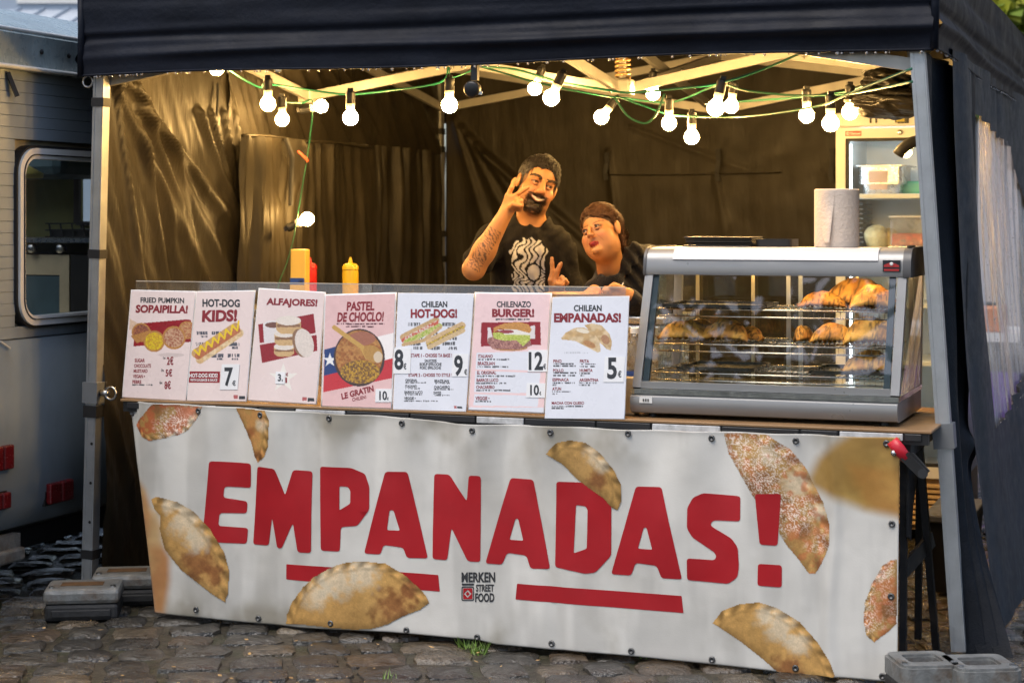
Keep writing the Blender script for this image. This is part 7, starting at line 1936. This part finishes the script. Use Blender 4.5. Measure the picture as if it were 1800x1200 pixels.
    f.add(lambda P: -((P - pc_) @ dq) + 0 * P[..., 0], pc_ - .1, pc_ + .1, .003, True) if False else None
    sl, P = f.pts((-.36, -.3, .84), (.32, .24, 1.5))
    f.F[sl] += ((.006 * np.sin(P[..., 2] * 38 + 40 * P[..., 0] + 4 * np.sin(P[..., 0] * 20)) + .004 * np.sin(P[..., 0] * 90 - P[..., 2] * 30 + 3 * np.sin(P[..., 2] * 25))) * sstep(.02, .0, np.abs(f.F[sl]))).astype(np.float32)
    f.F[sl] = np.maximum(f.F[sl], (.885 - P[..., 2]).astype(np.float32))
    V, Q = f.mesh(); C_ = np.array((.0125, .011, .010)) * np.ones((len(V), 1))
    a0, a1 = L(485, 1080, -.07), L(800, 720, -.07)
    u = (V[:, 0] - a0[0]) / (a1[0] - a0[0]); v = (V[:, 2] - a0[2]) / (a1[2] - a0[2])
    blob_ = (np.hypot((u - .42) / .46, (v - .72) / .32) < 1 + .08 * np.sin(np.arctan2(v - .7, u - .4) * 11)) | ((u > .0) & (u < .82) & (v > -.9) & (v < .72) & (u > .03 + .04 * np.sin(v * 22)))
    blob_ &= (V[:, 1] < .02)
    wx, wy = u + .22 * (fbm(u * 3, v * 3.4, 31, 2) - .5) + .05 * np.sin(v * 17), v
    sw_ = np.sin(wx * 44 + 5.5 * np.sin(wy * 9 + 6 * fbm(u * 2.5, v * 2.5, 33, 2)))
    wht = blob_ & (sw_ > -.35)
    wht |= (np.hypot((u - .55) / .15, (v - .30) / .17) < 1)
    wht &= ~((np.abs(np.hypot((u - .55) / .17, (v - .30) / .19) - 1) < .12))
    C_[wht] = (.55, .55, .54)
    sdf_object('t_shirt', V, Q, m_tee, t, C_)
    legs(t, .92, chest[0])
person('man in a black printed T-shirt giving peace signs behind the counter', 930, 7.15, build_man)

# ---------------------------------------------------------------- the woman
def build_woman(t, L):
    c = L(1186, 652, .0); R = rot(-24, -30, -20); hs = .885
    f = Field((-.34, -.34, .86), (.40, .26, 1.54), .0034)
    head(f, c, R, False, hs)
    nb = L(1265, 965, .06)
    f.cap(c + R @ np.array((0, .012, -.06)), nb, .049, .054, .03)
    Sl, Sr = nb + np.array((-.115, .0, -.155)), nb + np.array((.175, .05, -.03))
    chest = nb + np.array((.03, .03, -.25))
    f.ell(chest, (.15, .11, .2), .05); f.ell(chest + np.array((0, 0, -.2)), (.15, .11, .2), .05); f.cap(Sl, Sr, .045, .045, .05)
    El, Wl = Sl + np.array((-.02, -.06, -.26)), L(1130, 1120, -.16)
    Er, Wr = Sr + np.array((.02, -.06, -.25)), L(1400, 1150, -.17)
    f.cap(Sl, El, .044, .038, .02); f.cap(El, Wl, .038, .025, .02); f.cap(Sr, Er, .044, .038, .02); f.cap(Er, Wr, .038, .025, .02)
    K = L(1290, 1120, -.2)
    hand(f, Wr, K, np.array((.1, .3, -1.)), [[L(1245, 1100, -.21), L(1215, 1095, -.21)], [L(1235, 1115, -.215), L(1205, 1112, -.215)], [L(1240, 1130, -.21), L(1212, 1130, -.21)], [L(1250, 1145, -.2), L(1225, 1148, -.2)]], [L(1340, 1105, -.19), L(1300, 1085, -.21), L(1265, 1080, -.22)], .95)
    K = L(1090, 1150, -.18)
    hand(f, Wl, K, np.array((-1., .2, -.1)), [[L(1100, 1180, -.2), L(1105, 1200, -.19)], [L(1085, 1182, -.2), L(1090, 1205, -.19)], [L(1070, 1180, -.195), L(1075, 1200, -.19)], [L(1055, 1175, -.19), L(1060, 1192, -.185)]], [L(1125, 1150, -.19), L(1130, 1175, -.2), L(1128, 1195, -.205)], .95)
    V, Q = f.mesh(); C_ = SKIN * 1.06 * np.ones((len(V), 1)) * (.93 + .14 * noise3(V, 25, 3))[:, None]
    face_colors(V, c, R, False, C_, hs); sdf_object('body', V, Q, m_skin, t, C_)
    f = Field(c - .17, c + .2, .0036)
    def hairf(P):
        Lq = (P - c) @ R / hs; x, y, z = Lq[..., 0], Lq[..., 1], Lq[..., 2]
        q_ = (Lq - np.array((0, .022, .034))) / np.array((.0800, .1000, .0885)); k0 = np.linalg.norm(q_, axis=-1)
        d = (k0 - 1) * .085 - .004 + .004 * np.sin(x * 150 + 60 * z + 20 * noise3(Lq, 14, 9, 2)) + .006 * (noise3(Lq, 30, 7, 2) - .5)
        hl = .088 - .9 * (y + .085) - .055 * np.clip(x / .06 + .2, 0, 1) * sstep(-.03, -.09, y)              # fringe swept to one side
        hl = np.where(y > -.015, -.02 - .5 * (y + .015), hl)
        cut = hl - z
        ear = np.linalg.norm((Lq - np.array((.08, .004, -.012))) / np.array((.03, .024, .036)), axis=-1); cut = np.maximum(cut, (1 - ear) * .02)
        return np.maximum(d, cut * .7)
    f.add(hairf, c - .15, c + .17, .001)
    g = lambda *p: c + R @ (np.array(p) * hs)
    f.ell(g(0, .120, -.01), (.034, .036, .034), .02, R); f.cap(g(.02, .12, -.02), g(.03, .11, -.09), .018, .005, .02); f.cap(g(.072, .03, -.04), g(.076, .02, -.09), .007, .002, .012)
    V, Q = f.mesh(); V, Q = strands(V, Q, c, R, hs, 2400, lambda l: np.stack([np.where(l[:, 1] < -.03, .9, .15), .8 + 0 * l[:, 0], -.35 + 0 * l[:, 0]], 1), (.03, .06), .0015, .004, 6); C_ = np.array((.085, .038, .018)) * (.7 + .6 * noise3(V, 120, 3, 2))[:, None]
    sdf_object('hair', V, Q, m_hair, t, C_, 0)
    # hooded sweatshirt
    f = Field((-.36, -.34, .80), (.44, .30, 1.44), .0048)
    f.ell(chest, (.168, .128, .21), .05); f.ell(chest + np.array((0, 0, -.2)), (.172, .132, .22), .05); f.cap(Sl, Sr, .063, .066, .05)
    f.cap(Sl, El, .062, .056, .02); f.cap(El, El + (Wl - El) * .9, .055, .042, .02); f.cap(Sr, Er, .064, .057, .02); f.cap(Er, Er + (Wr - Er) * .9, .056, .042, .02)
    f.cap(nb + np.array((.0, .05, -.03)), nb + np.array((.16, .05, .035)), .06, .05, .04)                      # bunched hood
    f.cap(nb + np.array((.03, .09, -.01)), nb + np.array((.14, .09, .05)), .045, .05, .03); f.cap(nb + np.array((-.07, .0, -.06)), nb + np.array((.02, .08, -.0)), .03, .04, .03)
    f.cap(nb + np.array((-.065, -.01, -.06)), nb + np.array((.0, -.052, -.03)), .036, .032, .02)
    f.cap(nb + np.array((-.005, -.045, -.04)), nb + np.array((.085, -.015, .080)), .034, .030, .02); f.cap(nb + np.array((.06, .05, .04)), nb + np.array((.15, .06, .045)), .058, .06, .03)
    f.cap(nb + np.array((.0, -.055, -.028)), nb + np.array((-.045, -.07, .11)), .022, .08, .008, None, True)
    sl, P = f.pts((-.36, -.34, .8), (.44, .3, 1.44))
    f.F[sl] += (.007 * np.sin(P[..., 2] * 45 + 30 * P[..., 0] + 6 * np.sin(P[..., 0] * 16 + P[..., 2] * 9)) * sstep(.02, .0, np.abs(f.F[sl]))).astype(np.float32)
    f.F[sl] = np.maximum(f.F[sl], (.86 - P[..., 2]).astype(np.float32))
    V, Q = f.mesh(); sdf_object('hooded_sweatshirt', V, Q, m_black_cloth, t)
    mb = MB(); a, b = L(1358, 1052, -.13), L(1315, 1092, -.14); mb.tube([Vector(a), Vector((a + b) / 2 + np.array((.004, 0, -.004))), Vector(b)], .0022, 6); mb.build('drawstring', m_white, t, smooth=True, local=True)
    legs(t, .86, chest[0] - .01, .09)
person('woman in a black hooded sweatshirt with red lips leaning towards the man', 1080, 6.85, build_woman)
